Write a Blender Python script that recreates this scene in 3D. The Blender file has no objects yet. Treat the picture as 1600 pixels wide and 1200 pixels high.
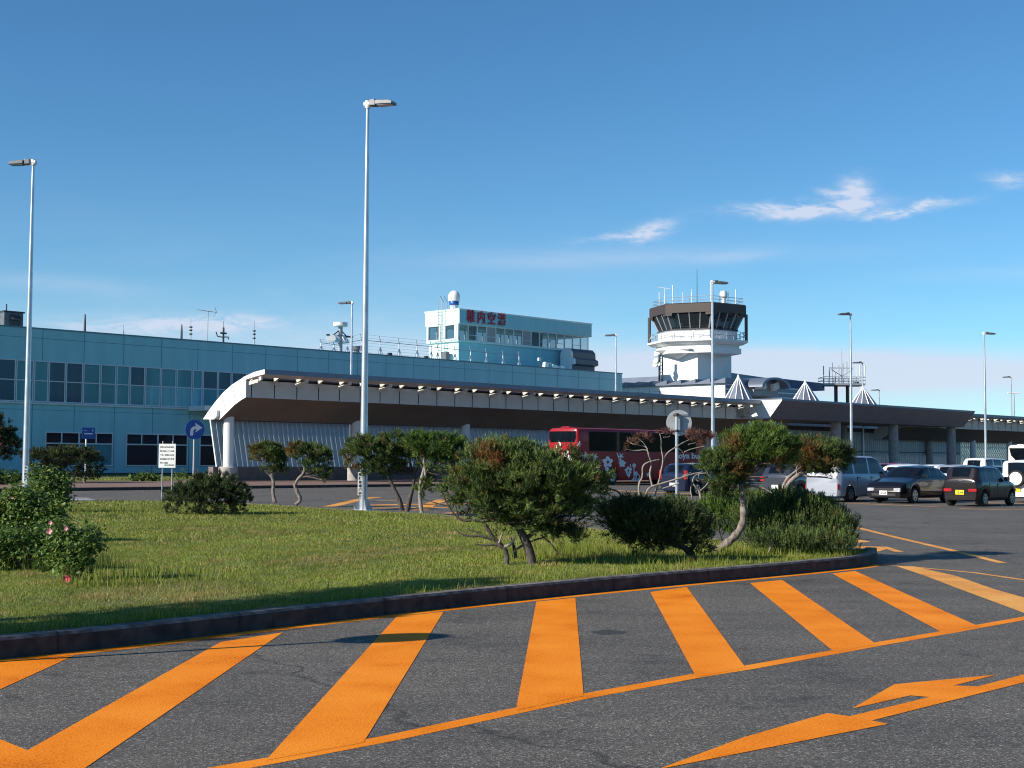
import bpy, bmesh, math, random
import numpy as np
from mathutils import Vector, Matrix, noise as mnoise
R = math.radians
random.seed(7); rng = np.random.default_rng(11)
sc = bpy.context.scene
col = sc.collection

# ------------------------------------------------------------------ camera
FPX = 2150.0                    # focal length in photograph pixels (1600 wide)
EYE = 1.6
PITCH = math.atan(120 / FPX); ROLL = R(0.3)
cam_d = bpy.data.cameras.new("camera"); cam = bpy.data.objects.new("camera", cam_d)
col.objects.link(cam); sc.camera = cam
cam_d.sensor_width = 36; cam_d.lens = 36 * FPX / 1600
cam_d.clip_start = 0.1; cam_d.clip_end = 6000
CM = Matrix.Rotation(R(90) + PITCH, 3, 'X') @ Matrix.Rotation(ROLL, 3, 'Z')
cam.matrix_world = Matrix.Translation((0, 0, EYE)) @ CM.to_4x4()

# ------------------------------------------------------------------ light
SUN_AZ, SUN_EL = R(242), R(27)
sun_d = bpy.data.lights.new("sun", 'SUN'); sun = bpy.data.objects.new("sun", sun_d); col.objects.link(sun)
sun_d.energy = 5.0; sun_d.angle = R(0.55); sun_d.color = (1.0, 0.92, 0.79)
sdir = Vector((math.sin(SUN_AZ) * math.cos(SUN_EL), math.cos(SUN_AZ) * math.cos(SUN_EL), math.sin(SUN_EL)))
sun.rotation_euler = sdir.to_track_quat('Z', 'Y').to_euler()
sc.view_settings.view_transform = 'Standard'; sc.view_settings.look = 'None'
sc.view_settings.exposure = 0.45; sc.view_settings.gamma = 1.0
sc.render.engine = 'CYCLES'
sc.cycles.filter_width = 1.1; sc.cycles.use_denoising = True; sc.cycles.max_bounces = 6; sc.cycles.transparent_max_bounces = 12

# ------------------------------------------------------------------ pixel -> world
def ray(px, py):
    return CM @ Vector(((px - 800) / FPX, -(py - 600) / FPX, -1))
def G(px, py, z=0.0):
    d = ray(px, py); t = (z - EYE) / d.z
    return Vector((d.x * t, d.y * t, z))
def W(px, py, Y):
    d = ray(px, py); t = Y / d.y
    return Vector((d.x * t, Y, EYE + d.z * t))
TH = R(43.9)                               # terminal runs away to the right
U = Vector((math.sin(TH), math.cos(TH), 0)); N = Vector((math.cos(TH), -math.sin(TH), 0))
P0 = W(0, 720, 100); P0.z = 0
RZ = math.atan2(U.y, U.x)                  # local x = U, local y = -N
def F(px, py, w):                          # plane parallel to the facade -> (s, z)
    d = ray(px, py); o = Vector((0, 0, EYE)) - P0
    t = (w - o.dot(N)) / d.dot(N); p = o + d * t
    return p.dot(U), p.z
def S(px, py, s):                          # plane across the facade -> (w, z)
    d = ray(px, py); o = Vector((0, 0, EYE)) - P0
    t = (s - o.dot(U)) / d.dot(U); p = o + d * t
    return p.dot(N), p.z
def T(s, w, z=0.0):
    return P0 + U * s + N * w + Vector((0, 0, z))

# ------------------------------------------------------------------ world
SKY = dict(air=0.85, dust=0.0, ozone=1.3, sat=1.12, hue=0.5, strength=0.0735)
SKY_MUL = (0.69, 1.13, 1.34)
def build_world():
    w = bpy.data.worlds.new("World"); sc.world = w; w.use_nodes = True
    nt = w.node_tree; nt.nodes.clear(); L = nt.links
    def nd(t, **k):
        n = nt.nodes.new(t)
        for a, b in k.items(): setattr(n, a, b)
        return n
    def val(s, v):
        if isinstance(v, (int, float)): s.default_value = v
        else: L.new(v, s)
    def M(op, a, b=0.0, c=None, clamp=False):
        n = nd('ShaderNodeMath', operation=op, use_clamp=clamp)
        val(n.inputs[0], a); val(n.inputs[1], b)
        if c is not None: val(n.inputs[2], c)
        return n.outputs[0]
    sky = nd('ShaderNodeTexSky', sky_type='NISHITA', sun_disc=False)
    sky.sun_elevation = SUN_EL; sky.sun_rotation = SUN_AZ
    sky.air_density = SKY['air']; sky.dust_density = SKY['dust']; sky.ozone_density = SKY['ozone']; sky.altitude = 0
    tc = nd('ShaderNodeTexCoord'); sp = nd('ShaderNodeSeparateXYZ'); L.new(tc.outputs['Generated'], sp.inputs[0])
    az = M('ARCTAN2', sp.outputs[0], sp.outputs[1]); el = M('ARCSINE', sp.outputs[2])
    def noise(sx, sy, scale, det, seed, dist=0.0):
        cb = nd('ShaderNodeCombineXYZ'); L.new(M('MULTIPLY', az, sx), cb.inputs[0]); L.new(M('MULTIPLY', el, sy), cb.inputs[1]); cb.inputs[2].default_value = seed
        n = nd('ShaderNodeTexNoise'); n.inputs['Scale'].default_value = scale; n.inputs['Detail'].default_value = det
        n.inputs['Roughness'].default_value = 0.62; n.inputs['Distortion'].default_value = dist
        L.new(cb.outputs[0], n.inputs['Vector']); return n.outputs['Fac']
    wisp = noise(14, 60, 1.6, 7, 3.1, 0.9); wisp2 = noise(30, 90, 2.2, 6, 8.4, 1.4); soft = noise(6, 26, 1.1, 4, 5.0, 0.4)
    warp = M('MULTIPLY', M('SUBTRACT', noise(20, 30, 1.5, 3, 1.0), 0.5), 0.016)
    elw = M('ADD', el, warp)
    def pxa(px, py):
        d = ray(px, py).normalized(); return math.atan2(d.x, d.y), math.asin(d.z)
    total = None
    clouds = [ # px, py, half w, half h, tilt, strength, kind
        (1255, 327, 70, 8, -1, 1.25, 0), (1338, 303, 20, 20, 40, 1.3, 0), (1412, 329, 60, 5.5, 6, 1.2, 0), (1312, 322, 56, 9, 4, 1.0, 0), (1296, 302, 18, 5, -15, .6, 0),
        (1180, 322, 60, 5, 2, 0.4, 0), (1012, 364, 36, 10, 14, 1.0, 0), (955, 372, 50, 5, 4, 0.5, 0),
        (960, 403, 240, 13, 1, 0.42, 2), (1140, 403, 45, 7, 3, 0.45, 2), (1572, 279, 24, 8, -8, 0.6, 0), (1590, 292, 20, 5, 0, 0.4, 0),
        (1080, 574, 400, 26, -2, .9, 3), (1450, 574, 340, 24, -1, 0.6, 3), (1130, 606, 560, 36, -1, 0.6, 3), (1250, 553, 200, 10, -2, .35, 2),
        (255, 510, 130, 12, 2, 1.1, 1), (345, 502, 60, 9, 4, 0.9, 1), (90, 443, 130, 14, -2, 0.25, 2), (330, 520, 260, 26, 0, 0.3, 2), (500, 600, 1100, 190, 0, 0.26, 2), (1560, 430, 160, 10, 0, 0.22, 2), (700, 545, 300, 40, 0, 0.2, 2)]
    for px, py, hw, hh, tilt, st, kind in clouds:
        a0, e0 = pxa(px, py); ct, sn = math.cos(R(tilt)), math.sin(R(tilt))
        da = M('SUBTRACT', az, a0); de = M('SUBTRACT', elw if kind == 0 else el, e0)
        uu = M('ADD', M('MULTIPLY', da, ct * FPX / hw), M('MULTIPLY', de, sn * FPX / hw))
        vv = M('ADD', M('MULTIPLY', da, -sn * FPX / hh), M('MULTIPLY', de, ct * FPX / hh))
        g = M('EXPONENT', M('MULTIPLY', M('ADD', M('MULTIPLY', uu, uu), M('MULTIPLY', vv, vv)), -0.8))
        if kind == 0: nz = M('MULTIPLY', M('SUBTRACT', M('ADD', M('MULTIPLY', wisp, 0.6), M('MULTIPLY', wisp2, 0.4)), 0.36), 4.6, clamp=True)
        elif kind == 1: nz = M('MULTIPLY', M('SUBTRACT', wisp, 0.38), 4.0, clamp=True)
        elif kind == 3: nz = M('ADD', M('MULTIPLY', soft, 0.5), 0.6)
        else: nz = M('ADD', M('MULTIPLY', M('SUBTRACT', soft, 0.3), 1.6, clamp=True), 0.25, clamp=True)
        c = M('MULTIPLY', M('MULTIPLY', g, nz), st)
        total = c if total is None else M('ADD', total, c)
    total = M('MINIMUM', total, 0.86)
    mix = nd('ShaderNodeMix', data_type='RGBA'); L.new(total, mix.inputs['Factor'])
    hsv = nd('ShaderNodeHueSaturation'); hsv.inputs['Saturation'].default_value = SKY['sat']; hsv.inputs['Hue'].default_value = SKY['hue']
    L.new(sky.outputs[0], hsv.inputs['Color'])
    mul = nd('ShaderNodeMix', data_type='RGBA', blend_type='MULTIPLY'); mul.inputs['Factor'].default_value = 1.0
    L.new(hsv.outputs[0], mul.inputs['A']); mul.inputs['B'].default_value = (*SKY_MUL, 1)
    L.new(mul.outputs['Result'], mix.inputs['A']); mix.inputs['B'].default_value = (6.8, 7.4, 8.9, 1)
    bg = nd('ShaderNodeBackground'); bg.inputs['Strength'].default_value = SKY['strength']
    out = nd('ShaderNodeOutputWorld'); L.new(mix.outputs['Result'], bg.inputs['Color']); L.new(bg.outputs[0], out.inputs[0])
build_world()

# ------------------------------------------------------------------ materials
MATS = {}
def mat(name, c, rough=0.6, metal=0.0, var=0.12, scale=6.0, bump=0.0, c2=None, spec=0.5, coat=0.0, detail=4, stretch=(1, 1, 1), vscale=None):
    if name in MATS: return MATS[name]
    m = bpy.data.materials.new(name); m.use_nodes = True; nt = m.node_tree; L = nt.links
    b = nt.nodes['Principled BSDF']; b.inputs['Roughness'].default_value = rough; b.inputs['Metallic'].default_value = metal
    b.inputs['Specular IOR Level'].default_value = spec; b.inputs['Coat Weight'].default_value = coat; b.inputs['Coat Roughness'].default_value = 0.04
    tc = nt.nodes.new('ShaderNodeTexCoord'); mp = nt.nodes.new('ShaderNodeMapping'); mp.inputs['Scale'].default_value = stretch
    L.new(tc.outputs['Object'], mp.inputs[0])
    n = nt.nodes.new('ShaderNodeTexNoise'); n.inputs['Scale'].default_value = scale; n.inputs['Detail'].default_value = detail
    L.new(mp.outputs[0], n.inputs['Vector'])
    cr = nt.nodes.new('ShaderNodeValToRGB'); L.new(n.outputs['Fac'], cr.inputs[0])
    c2 = c2 or tuple(x * (1 - 2 * var) for x in c)
    cr.color_ramp.elements[0].position = 0.32; cr.color_ramp.elements[0].color = (*c2, 1)
    cr.color_ramp.elements[1].position = 0.66; cr.color_ramp.elements[1].color = (*c, 1)
    L.new(cr.outputs[0], b.inputs['Base Color'])
    if bump:
        bp = nt.nodes.new('ShaderNodeBump'); bp.inputs['Strength'].default_value = bump; bp.inputs['Distance'].default_value = 0.02
        L.new(n.outputs['Fac'], bp.inputs['Height']); L.new(bp.outputs[0], b.inputs['Normal'])
    MATS[name] = m; return m

def foliage_mat(name, dark, light, brown):
    m = bpy.data.materials.new(name); m.use_nodes = True; nt = m.node_tree; L = nt.links
    b = nt.nodes['Principled BSDF']; b.inputs['Roughness'].default_value = 0.55; b.inputs['Specular IOR Level'].default_value = 0.35
    at = nt.nodes.new('ShaderNodeAttribute'); at.attribute_name = 'tint'
    sp = nt.nodes.new('ShaderNodeSeparateColor'); L.new(at.outputs['Color'], sp.inputs[0])
    m1 = nt.nodes.new('ShaderNodeMix'); m1.data_type = 'RGBA'; L.new(sp.outputs[0], m1.inputs['Factor']); m1.inputs['A'].default_value = (*dark, 1); m1.inputs['B'].default_value = (*light, 1)
    m2 = nt.nodes.new('ShaderNodeMix'); m2.data_type = 'RGBA'; L.new(sp.outputs[1], m2.inputs['Factor']); L.new(m1.outputs['Result'], m2.inputs['A']); m2.inputs['B'].default_value = (*brown, 1)
    L.new(m2.outputs['Result'], b.inputs['Base Color'])
    tr = nt.nodes.new('ShaderNodeBsdfTranslucent'); L.new(m2.outputs['Result'], tr.inputs['Color'])
    ms = nt.nodes.new('ShaderNodeMixShader'); ms.inputs[0].default_value = 0.25
    L.new(b.outputs[0], ms.inputs[1]); L.new(tr.outputs[0], ms.inputs[2])
    L.new(ms.outputs[0], nt.nodes['Material Output'].inputs['Surface'])
    MATS[name] = m; return m

def glass_mat(name, tint, alpha=0.45, rough=0.02):
    m = bpy.data.materials.new(name); m.use_nodes = True; nt = m.node_tree; L = nt.links
    b = nt.nodes['Principled BSDF']; b.inputs['Base Color'].default_value = (*tint, 1); b.inputs['Roughness'].default_value = rough
    t = nt.nodes.new('ShaderNodeBsdfTransparent'); t.inputs['Color'].default_value = (0.86, 0.93, 0.96, 1)
    ms = nt.nodes.new('ShaderNodeMixShader'); ms.inputs[0].default_value = alpha
    L.new(t.outputs[0], ms.inputs[1]); L.new(b.outputs[0], ms.inputs[2]); L.new(ms.outputs[0], nt.nodes['Material Output'].inputs['Surface'])
    MATS[name] = m; return m

# asphalt: aggregate speckle + patches + fine bump
def asphalt_mat():
    m = bpy.data.materials.new('asphalt'); m.use_nodes = True; nt = m.node_tree; L = nt.links
    b = nt.nodes['Principled BSDF']; b.inputs['Roughness'].default_value = 0.82; b.inputs['Specular IOR Level'].default_value = 0.35
    tc = nt.nodes.new('ShaderNodeTexCoord')
    def nz(scale, det=3, rough=0.6, stretch=None):
        n = nt.nodes.new('ShaderNodeTexNoise'); n.inputs['Scale'].default_value = scale; n.inputs['Detail'].default_value = det; n.inputs['Roughness'].default_value = rough
        if stretch:
            mp = nt.nodes.new('ShaderNodeMapping'); mp.inputs['Scale'].default_value = stretch; mp.inputs['Rotation'].default_value = (0, 0, R(40)); L.new(tc.outputs['Object'], mp.inputs[0]); L.new(mp.outputs[0], n.inputs['Vector'])
        else: L.new(tc.outputs['Object'], n.inputs['Vector'])
        return n.outputs['Fac']
    vo = nt.nodes.new('ShaderNodeTexVoronoi'); vo.inputs['Scale'].default_value = 100; L.new(tc.outputs['Object'], vo.inputs['Vector'])
    sv = nt.nodes.new('ShaderNodeSeparateColor'); L.new(vo.outputs['Color'], sv.inputs[0])
    r1 = nt.nodes.new('ShaderNodeValToRGB'); L.new(sv.outputs[0], r1.inputs[0]); e = r1.color_ramp.elements
    e[0].position = 0.0; e[0].color = (0.048, 0.044, 0.040, 1); e[1].position = 0.86; e[1].color = (0.152, 0.138, 0.118, 1)
    x = e.new(0.97); x.color = (0.34, 0.32, 0.30, 1)
    r2 = nt.nodes.new('ShaderNodeValToRGB'); L.new(nz(0.35, 6), r2.inputs[0]); e = r2.color_ramp.elements
    e[0].position = 0.3; e[0].color = (0.74, 0.74, 0.76, 1); e[1].position = 0.7; e[1].color = (1.16, 1.14, 1.1, 1)
    r3 = nt.nodes.new('ShaderNodeValToRGB'); L.new(nz(1.0, 4, 0.6, (0.12, 2.2, 1)), r3.inputs[0]); e = r3.color_ramp.elements
    e[0].position = 0.35; e[0].color = (0.86, 0.86, 0.87, 1); e[1].position = 0.6; e[1].color = (1.05, 1.05, 1.04, 1)
    def mul(a, c):
        mm = nt.nodes.new('ShaderNodeMix'); mm.data_type = 'RGBA'; mm.blend_type = 'MULTIPLY'; mm.inputs['Factor'].default_value = 1.0
        L.new(a, mm.inputs['A']); L.new(c, mm.inputs['B']); return mm.outputs['Result']
    # thin meandering cracks
    v2 = nt.nodes.new('ShaderNodeTexVoronoi'); v2.feature = 'DISTANCE_TO_EDGE'; v2.inputs['Scale'].default_value = 0.09
    add = nt.nodes.new('ShaderNodeVectorMath'); add.operation = 'ADD'; nn = nt.nodes.new('ShaderNodeTexNoise'); nn.inputs['Scale'].default_value = 0.8; nn.inputs['Detail'].default_value = 5
    L.new(tc.outputs['Object'], nn.inputs['Vector']); sc_ = nt.nodes.new('ShaderNodeVectorMath'); sc_.operation = 'SCALE'; sc_.inputs['Scale'].default_value = 1.6
    L.new(nn.outputs['Color'], sc_.inputs[0]); L.new(tc.outputs['Object'], add.inputs[0]); L.new(sc_.outputs[0], add.inputs[1]); L.new(add.outputs[0], v2.inputs['Vector'])
    r4 = nt.nodes.new('ShaderNodeValToRGB'); L.new(v2.outputs['Distance'], r4.inputs[0]); e = r4.color_ramp.elements
    e[0].position = 0.0; e[0].color = (0.45, 0.45, 0.45, 1); e[1].position = 0.0016; e[1].color = (1, 1, 1, 1)
    r5 = nt.nodes.new('ShaderNodeValToRGB'); L.new(nz(1.4, 7, 0.7), r5.inputs[0]); e = r5.color_ramp.elements   # oil and damp stains
    e[0].position = 0.33; e[0].color = (0.66, 0.66, 0.68, 1); e[1].position = 0.43; e[1].color = (1, 1, 1, 1)
    L.new(mul(mul(mul(mul(r1.outputs[0], r2.outputs[0]), r3.outputs[0]), r4.outputs[0]), r5.outputs[0]), b.inputs['Base Color'])
    bp = nt.nodes.new('ShaderNodeBump'); bp.inputs['Strength'].default_value = 0.55; bp.inputs['Distance'].default_value = 0.006
    L.new(vo.outputs['Distance'], bp.inputs['Height']); L.new(bp.outputs[0], b.inputs['Normal'])
    MATS['asphalt'] = m; return m

def paint_mat(name, c, wear=0.5):
    m = bpy.data.materials.new(name); m.use_nodes = True; nt = m.node_tree; L = nt.links
    b = nt.nodes['Principled BSDF']; b.inputs['Roughness'].default_value = 0.75; b.inputs['Specular IOR Level'].default_value = 0.15
    tc = nt.nodes.new('ShaderNodeTexCoord')
    n1 = nt.nodes.new('ShaderNodeTexNoise'); n1.inputs['Scale'].default_value = 60; n1.inputs['Detail'].default_value = 5; n1.inputs['Roughness'].default_value = 0.75
    n2 = nt.nodes.new('ShaderNodeTexNoise'); n2.inputs['Scale'].default_value = 1.3; n2.inputs['Detail'].default_value = 5
    vo = nt.nodes.new('ShaderNodeTexVoronoi'); vo.inputs['Scale'].default_value = 85
    for n in (n1, n2, vo): L.new(tc.outputs['Object'], n.inputs['Vector'])
    ad = nt.nodes.new('ShaderNodeMath'); ad.operation = 'MULTIPLY_ADD'; L.new(n2.outputs['Fac'], ad.inputs[0]); ad.inputs[1].default_value = 0.6; L.new(n1.outputs['Fac'], ad.inputs[2])
    cr = nt.nodes.new('ShaderNodeValToRGB'); L.new(ad.outputs[0], cr.inputs[0]); e = cr.color_ramp.elements
    p = 0.54 + 0.1 * wear
    e[0].position = p - 0.03; e[0].color = (c[0] * 0.42, c[1] * 0.36, c[2] * 0.5, 1); e[1].position = p + 0.13; e[1].color = (*c, 1)
    x = e.new(0.95); x.color = (c[0] * 1.15, min(1, c[1] * 1.45), c[2] * 1.6 + 0.02, 1)
    L.new(cr.outputs[0], b.inputs['Base Color'])
    bp = nt.nodes.new('ShaderNodeBump'); bp.inputs['Strength'].default_value = 0.35; bp.inputs['Distance'].default_value = 0.005
    L.new(vo.outputs['Distance'], bp.inputs['Height']); L.new(bp.outputs[0], b.inputs['Normal'])
    MATS[name] = m; return m

asphalt_mat()
paint_mat('orange_paint', (0.78, 0.200, 0.0)); paint_mat('glare_orange_paint', (0.70, 0.29, 0.06), 0.7); paint_mat('white_paint_road', (0.75, 0.75, 0.72), 0.6)  # paler orange copy has the glare on far markings put into its colour
mat('teal_wall', (0.27, 0.575, 0.64), 0.55, var=0.05, scale=1.2, stretch=(1, 1, .12))
mat('teal_joint', (0.11, 0.27, 0.34), 0.7)
mat('mint_wall_sunlit', (0.60, 0.78, 0.76), 0.55, var=0.04, scale=0.5)  # pale copy of the wall colour, with sunlight put into it
mat('frame_grey', (0.60, 0.66, 0.70), 0.45, var=0.05)
mat('window_dark', (0.010, 0.028, 0.05), 0.08, spec=0.22, var=0.3, scale=0.4)
mat('window_navy', (0.022, 0.085, 0.15), 0.1, spec=0.25, var=0.15, scale=0.3, stretch=(3, 3, .2))
mat('window_teal', (0.08, 0.29, 0.35), 0.15, spec=0.22, var=0.15, scale=0.3, stretch=(3, 3, 0.2))
mat('window_pale', (0.19, 0.50, 0.58), 0.2, spec=0.25, var=0.2, scale=0.6, stretch=(4, 4, 0.2))
mat('white_metal', (0.80, 0.80, 0.79), 0.45, var=0.04)
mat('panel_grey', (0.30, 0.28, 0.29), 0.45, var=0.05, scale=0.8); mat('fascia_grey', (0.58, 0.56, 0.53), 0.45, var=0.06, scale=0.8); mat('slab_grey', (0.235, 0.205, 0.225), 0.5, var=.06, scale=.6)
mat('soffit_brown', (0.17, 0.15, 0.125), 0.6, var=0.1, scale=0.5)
mat('joint_dark', (0.02, 0.02, 0.025), 0.8)
mat('roof_metal', (0.17, 0.20, 0.27), 0.4, metal=0.3, var=0.08, scale=0.7)
mat('concrete', (0.42, 0.39, 0.37), 0.85, var=0.14, scale=2.5, bump=0.2)
mat('concrete_brown', (0.17, 0.14, 0.135), 0.85, var=0.12, scale=2.0, bump=0.2)
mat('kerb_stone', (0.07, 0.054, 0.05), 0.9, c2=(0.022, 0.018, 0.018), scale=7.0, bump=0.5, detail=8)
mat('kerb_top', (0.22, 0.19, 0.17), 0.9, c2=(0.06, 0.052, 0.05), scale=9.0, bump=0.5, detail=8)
mat('paving_red', (0.24, 0.15, 0.12), 0.85, var=0.15, scale=3.0)
mat('galvanised', (0.62, 0.65, 0.70), 0.38, metal=0.75, var=0.14, scale=9.0, stretch=(1, 1, 0.25))
mat('dark_metal', (0.045, 0.045, 0.055), 0.5, metal=0.2, var=0.1)
mat('ac_grey', (0.13, 0.14, 0.16), 0.5, var=0.2)
mat('grey_metal', (0.33, 0.35, 0.38), 0.5, metal=0.3, var=0.1)
mat('tower_brown', (0.055, 0.036, 0.032), 0.5, var=0.08)
mat('tower_white', (0.78, 0.78, 0.77), 0.6, var=0.04, scale=0.5)
mat('red_paint', (0.30, 0.008, 0.014), 0.35, coat=0.15, spec=.3, var=0.03, scale=1)
mat('decal_white', (0.72, 0.72, 0.74), 0.4, var=0.04)
mat('sign_red', (0.42, 0.02, 0.05), 0.5, var=0.05)
mat('sign_blue', (0.012, 0.085, 0.36), 0.4, var=0.05)
mat('sign_back', (0.52, 0.53, 0.53), 0.55, metal=0.2, var=0.12, scale=5)
mat('sign_white', (0.8, 0.8, 0.79), 0.5, var=0.03)
mat('print_black', (0.03, 0.03, 0.035), 0.7)
mat('rubber', (0.018, 0.018, 0.02), 0.85, var=0.15)
mat('rim_silver', (0.45, 0.46, 0.48), 0.3, metal=0.8, var=0.1)
mat('car_glass', (0.006, 0.009, 0.014), 0.05, spec=0.3, var=0.3, scale=1.0)
mat('plastic_black', (0.02, 0.02, 0.022), 0.6)
mat('tail_red', (0.42, 0.01, 0.015), 0.15, spec=0.8)
mat('lamp_clear', (0.6, 0.62, 0.66), 0.1, spec=0.8, metal=0.3)
mat('plate_yellow', (0.82, 0.66, 0.01), 0.5); mat('plate_white', (0.8, 0.8, 0.8), 0.5)
mat('bark', (0.30, 0.25, 0.21), 0.9, c2=(0.09, 0.07, 0.06), scale=22, bump=0.8, stretch=(1, 1, 0.35), detail=6)
mat('bark_dark', (0.11, 0.09, 0.08), 0.9, c2=(0.04, 0.032, 0.03), scale=24, bump=0.8, stretch=(1, 1, 0.35), detail=6)
mat('dead_wood', (0.33, 0.29, 0.25), 0.9, c2=(0.2, 0.17, 0.15), scale=20, bump=0.5)
foliage_mat('pine_needles', (0.014, 0.034, 0.009), (0.20, 0.275, 0.07), (0.27, 0.115, 0.045))
foliage_mat('pine_bright', (0.02, 0.055, 0.009), (0.20, 0.31, 0.055), (0.24, 0.11, 0.045))
foliage_mat('pine_dark', (0.010, 0.023, 0.009), (0.115, 0.155, 0.05), (0.14, 0.08, 0.04))
foliage_mat('leaf_green', (0.05, 0.10, 0.022), (0.17, 0.26, 0.05), (0.30, 0.34, 0.05))
foliage_mat('grass_blades', (0.10, 0.135, 0.014), (0.25, 0.30, 0.035), (0.33, 0.27, 0.09))
foliage_mat('dead_tufts', (0.13, 0.06, 0.045), (0.24, 0.12, 0.08), (0.2, 0.1, 0.07))
mat('petal_pink', (0.62, 0.02, 0.16), 0.5, var=0.15, scale=20); mat('petal_pale', (0.75, 0.30, 0.38), 0.5, var=0.1, scale=20)
glass_mat('clear_glass', (0.05, 0.09, 0.11), 0.22); glass_mat('cab_glass', (0.02, 0.025, 0.03), 0.8); glass_mat('screen_glass', (0.42, 0.47, 0.50), 0.78, 0.3)

# ------------------------------------------------------------------ mesh builder
class MB:
    def __init__(s): s.v = []; s.f = []; s.m = []
    def add(s, vs, fs, mi=0):
        o = len(s.v); s.v += [tuple(p) for p in vs]
        for i, f in enumerate(fs):
            s.f.append([a + o for a in f]); s.m.append(mi[i] if isinstance(mi, (list, tuple)) else mi)
        return s
    def box(s, x0, x1, y0, y1, z0, z1, mi=0):
        return s.add([(x0, y0, z0), (x1, y0, z0), (x1, y1, z0), (x0, y1, z0), (x0, y0, z1), (x1, y0, z1), (x1, y1, z1), (x0, y1, z1)],
                     [(0, 3, 2, 1), (4, 5, 6, 7), (0, 1, 5, 4), (1, 2, 6, 5), (2, 3, 7, 6), (3, 0, 4, 7)], mi)
    def obox(s, c, size, rot=None, mi=0):
        rot = rot or Matrix.Identity(3); hx, hy, hz = (a / 2 for a in size); c = Vector(c)
        vs = [c + rot @ Vector(p) for p in [(-hx, -hy, -hz), (hx, -hy, -hz), (hx, hy, -hz), (-hx, hy, -hz), (-hx, -hy, hz), (hx, -hy, hz), (hx, hy, hz), (-hx, hy, hz)]]
        return s.add(vs, [(0, 3, 2, 1), (4, 5, 6, 7), (0, 1, 5, 4), (1, 2, 6, 5), (2, 3, 7, 6), (3, 0, 4, 7)], mi)
    def tube(s, pts, rads, n=8, mi=0, caps=True):
        pts = [Vector(p) for p in pts]
        if isinstance(rads, (int, float)): rads = [rads] * len(pts)
        vs = []; fs = []; prev = None
        for i, p in enumerate(pts):
            d = (pts[min(i + 1, len(pts) - 1)] - pts[max(i - 1, 0)])
            d = d.normalized() if d.length > 1e-9 else Vector((0, 0, 1))
            if prev is None:
                a = d.orthogonal().normalized()
            else:
                a = prev - d * prev.dot(d); a = a.normalized() if a.length > 1e-6 else d.orthogonal().normalized()
            prev = a; b = d.cross(a)
            for k in range(n):
                t = 2 * math.pi * k / n; vs.append(p + (a * math.cos(t) + b * math.sin(t)) * rads[i])
        for i in range(len(pts) - 1):
            for k in range(n):
                fs.append((i * n + k, i * n + (k + 1) % n, (i + 1) * n + (k + 1) % n, (i + 1) * n + k))
        if caps: fs.append(tuple(range(n))[::-1]); fs.append(tuple((len(pts) - 1) * n + k for k in range(n)))
        return s.add(vs, fs, mi)
    def lathe(s, prof, n=16, c=(0, 0, 0), mi=0):
        vs = []; fs = []
        for r, z in prof:
            for k in range(n):
                t = 2 * math.pi * k / n; vs.append((c[0] + r * math.cos(t), c[1] + r * math.sin(t), c[2] + z))
        for i in range(len(prof) - 1):
            for k in range(n): fs.append((i * n + k, i * n + (k + 1) % n, (i + 1) * n + (k + 1) % n, (i + 1) * n + k))
        if prof[-1][0] > 1e-4: fs.append(tuple((len(prof) - 1) * n + k for k in range(n)))
        if prof[0][0] > 1e-4: fs.append(tuple(range(n))[::-1])
        return s.add(vs, fs, mi)
    def prism(s, poly, fn, t0, t1, mi=0, capmi=None, steps=1):
        """poly of (a, b), extruded from t0 to t1; fn(a, b, t) -> xyz; mi may be one index per edge"""
        n = len(poly); vs = []; fs = []; ms = []
        for j in range(steps + 1):
            t = t0 + (t1 - t0) * j / steps
            vs += [fn(a, b, t) for a, b in poly]
        for j in range(steps):
            for k in range(n):
                fs.append((j * n + k, j * n + (k + 1) % n, (j + 1) * n + (k + 1) % n, (j + 1) * n + k)); ms.append(mi[k] if isinstance(mi, (list, tuple)) else mi)
        cm = capmi if capmi is not None else (mi if isinstance(mi, int) else 0)
        fs.append(tuple(range(n))[::-1]); ms.append(cm); fs.append(tuple(steps * n + k for k in range(n))); ms.append(cm)
        return s.add(vs, fs, ms)
    def build(s, name, mats, parent=None, smooth=False, bevel=0.0, angle=40, fixn=True):
        me = bpy.data.meshes.new(name); me.from_pydata(s.v, [], s.f)
        for k in (mats if isinstance(mats, (list, tuple)) else [mats]): me.materials.append(MATS[k])
        me.polygons.foreach_set('material_index', s.m)
        if fixn:
            bm = bmesh.new(); bm.from_mesh(me); bmesh.ops.recalc_face_normals(bm, faces=bm.faces); bm.to_mesh(me); bm.free()
        if smooth:
            me.shade_smooth(); me.set_sharp_from_angle(angle=R(angle))
        o = bpy.data.objects.new(name, me); col.objects.link(o)
        if parent: o.parent = parent
        if bevel:
            b = o.modifiers.new('bevel', 'BEVEL'); b.width = bevel; b.segments = 2; b.limit_method = 'ANGLE'
        return o
def tag(o, label=None, cat=None, group=None, kind=None):
    if label: o['label'] = label
    if cat: o['category'] = cat
    if group: o['group'] = group
    if kind: o['kind'] = kind
    return o
def thing(name, label, cat, loc=(0, 0, 0), rz=0.0, group=None):
    o = bpy.data.objects.new(name, None); col.objects.link(o); o.location = loc; o.rotation_euler = (0, 0, rz); o.empty_display_size = 0.3
    return tag(o, label, cat, group)
def kids(o): return [c for c in bpy.data.objects if c.parent == o]
def copy_tree(o, parent=None, label=None, loc=None, rz=None):
    c = o.copy(); col.objects.link(c); c.parent = parent
    if label: c['label'] = label
    if loc is not None: c.location = loc
    if rz is not None: c.rotation_euler = (0, 0, rz)
    for ch in kids(o): copy_tree(ch, c)
    return c
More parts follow.
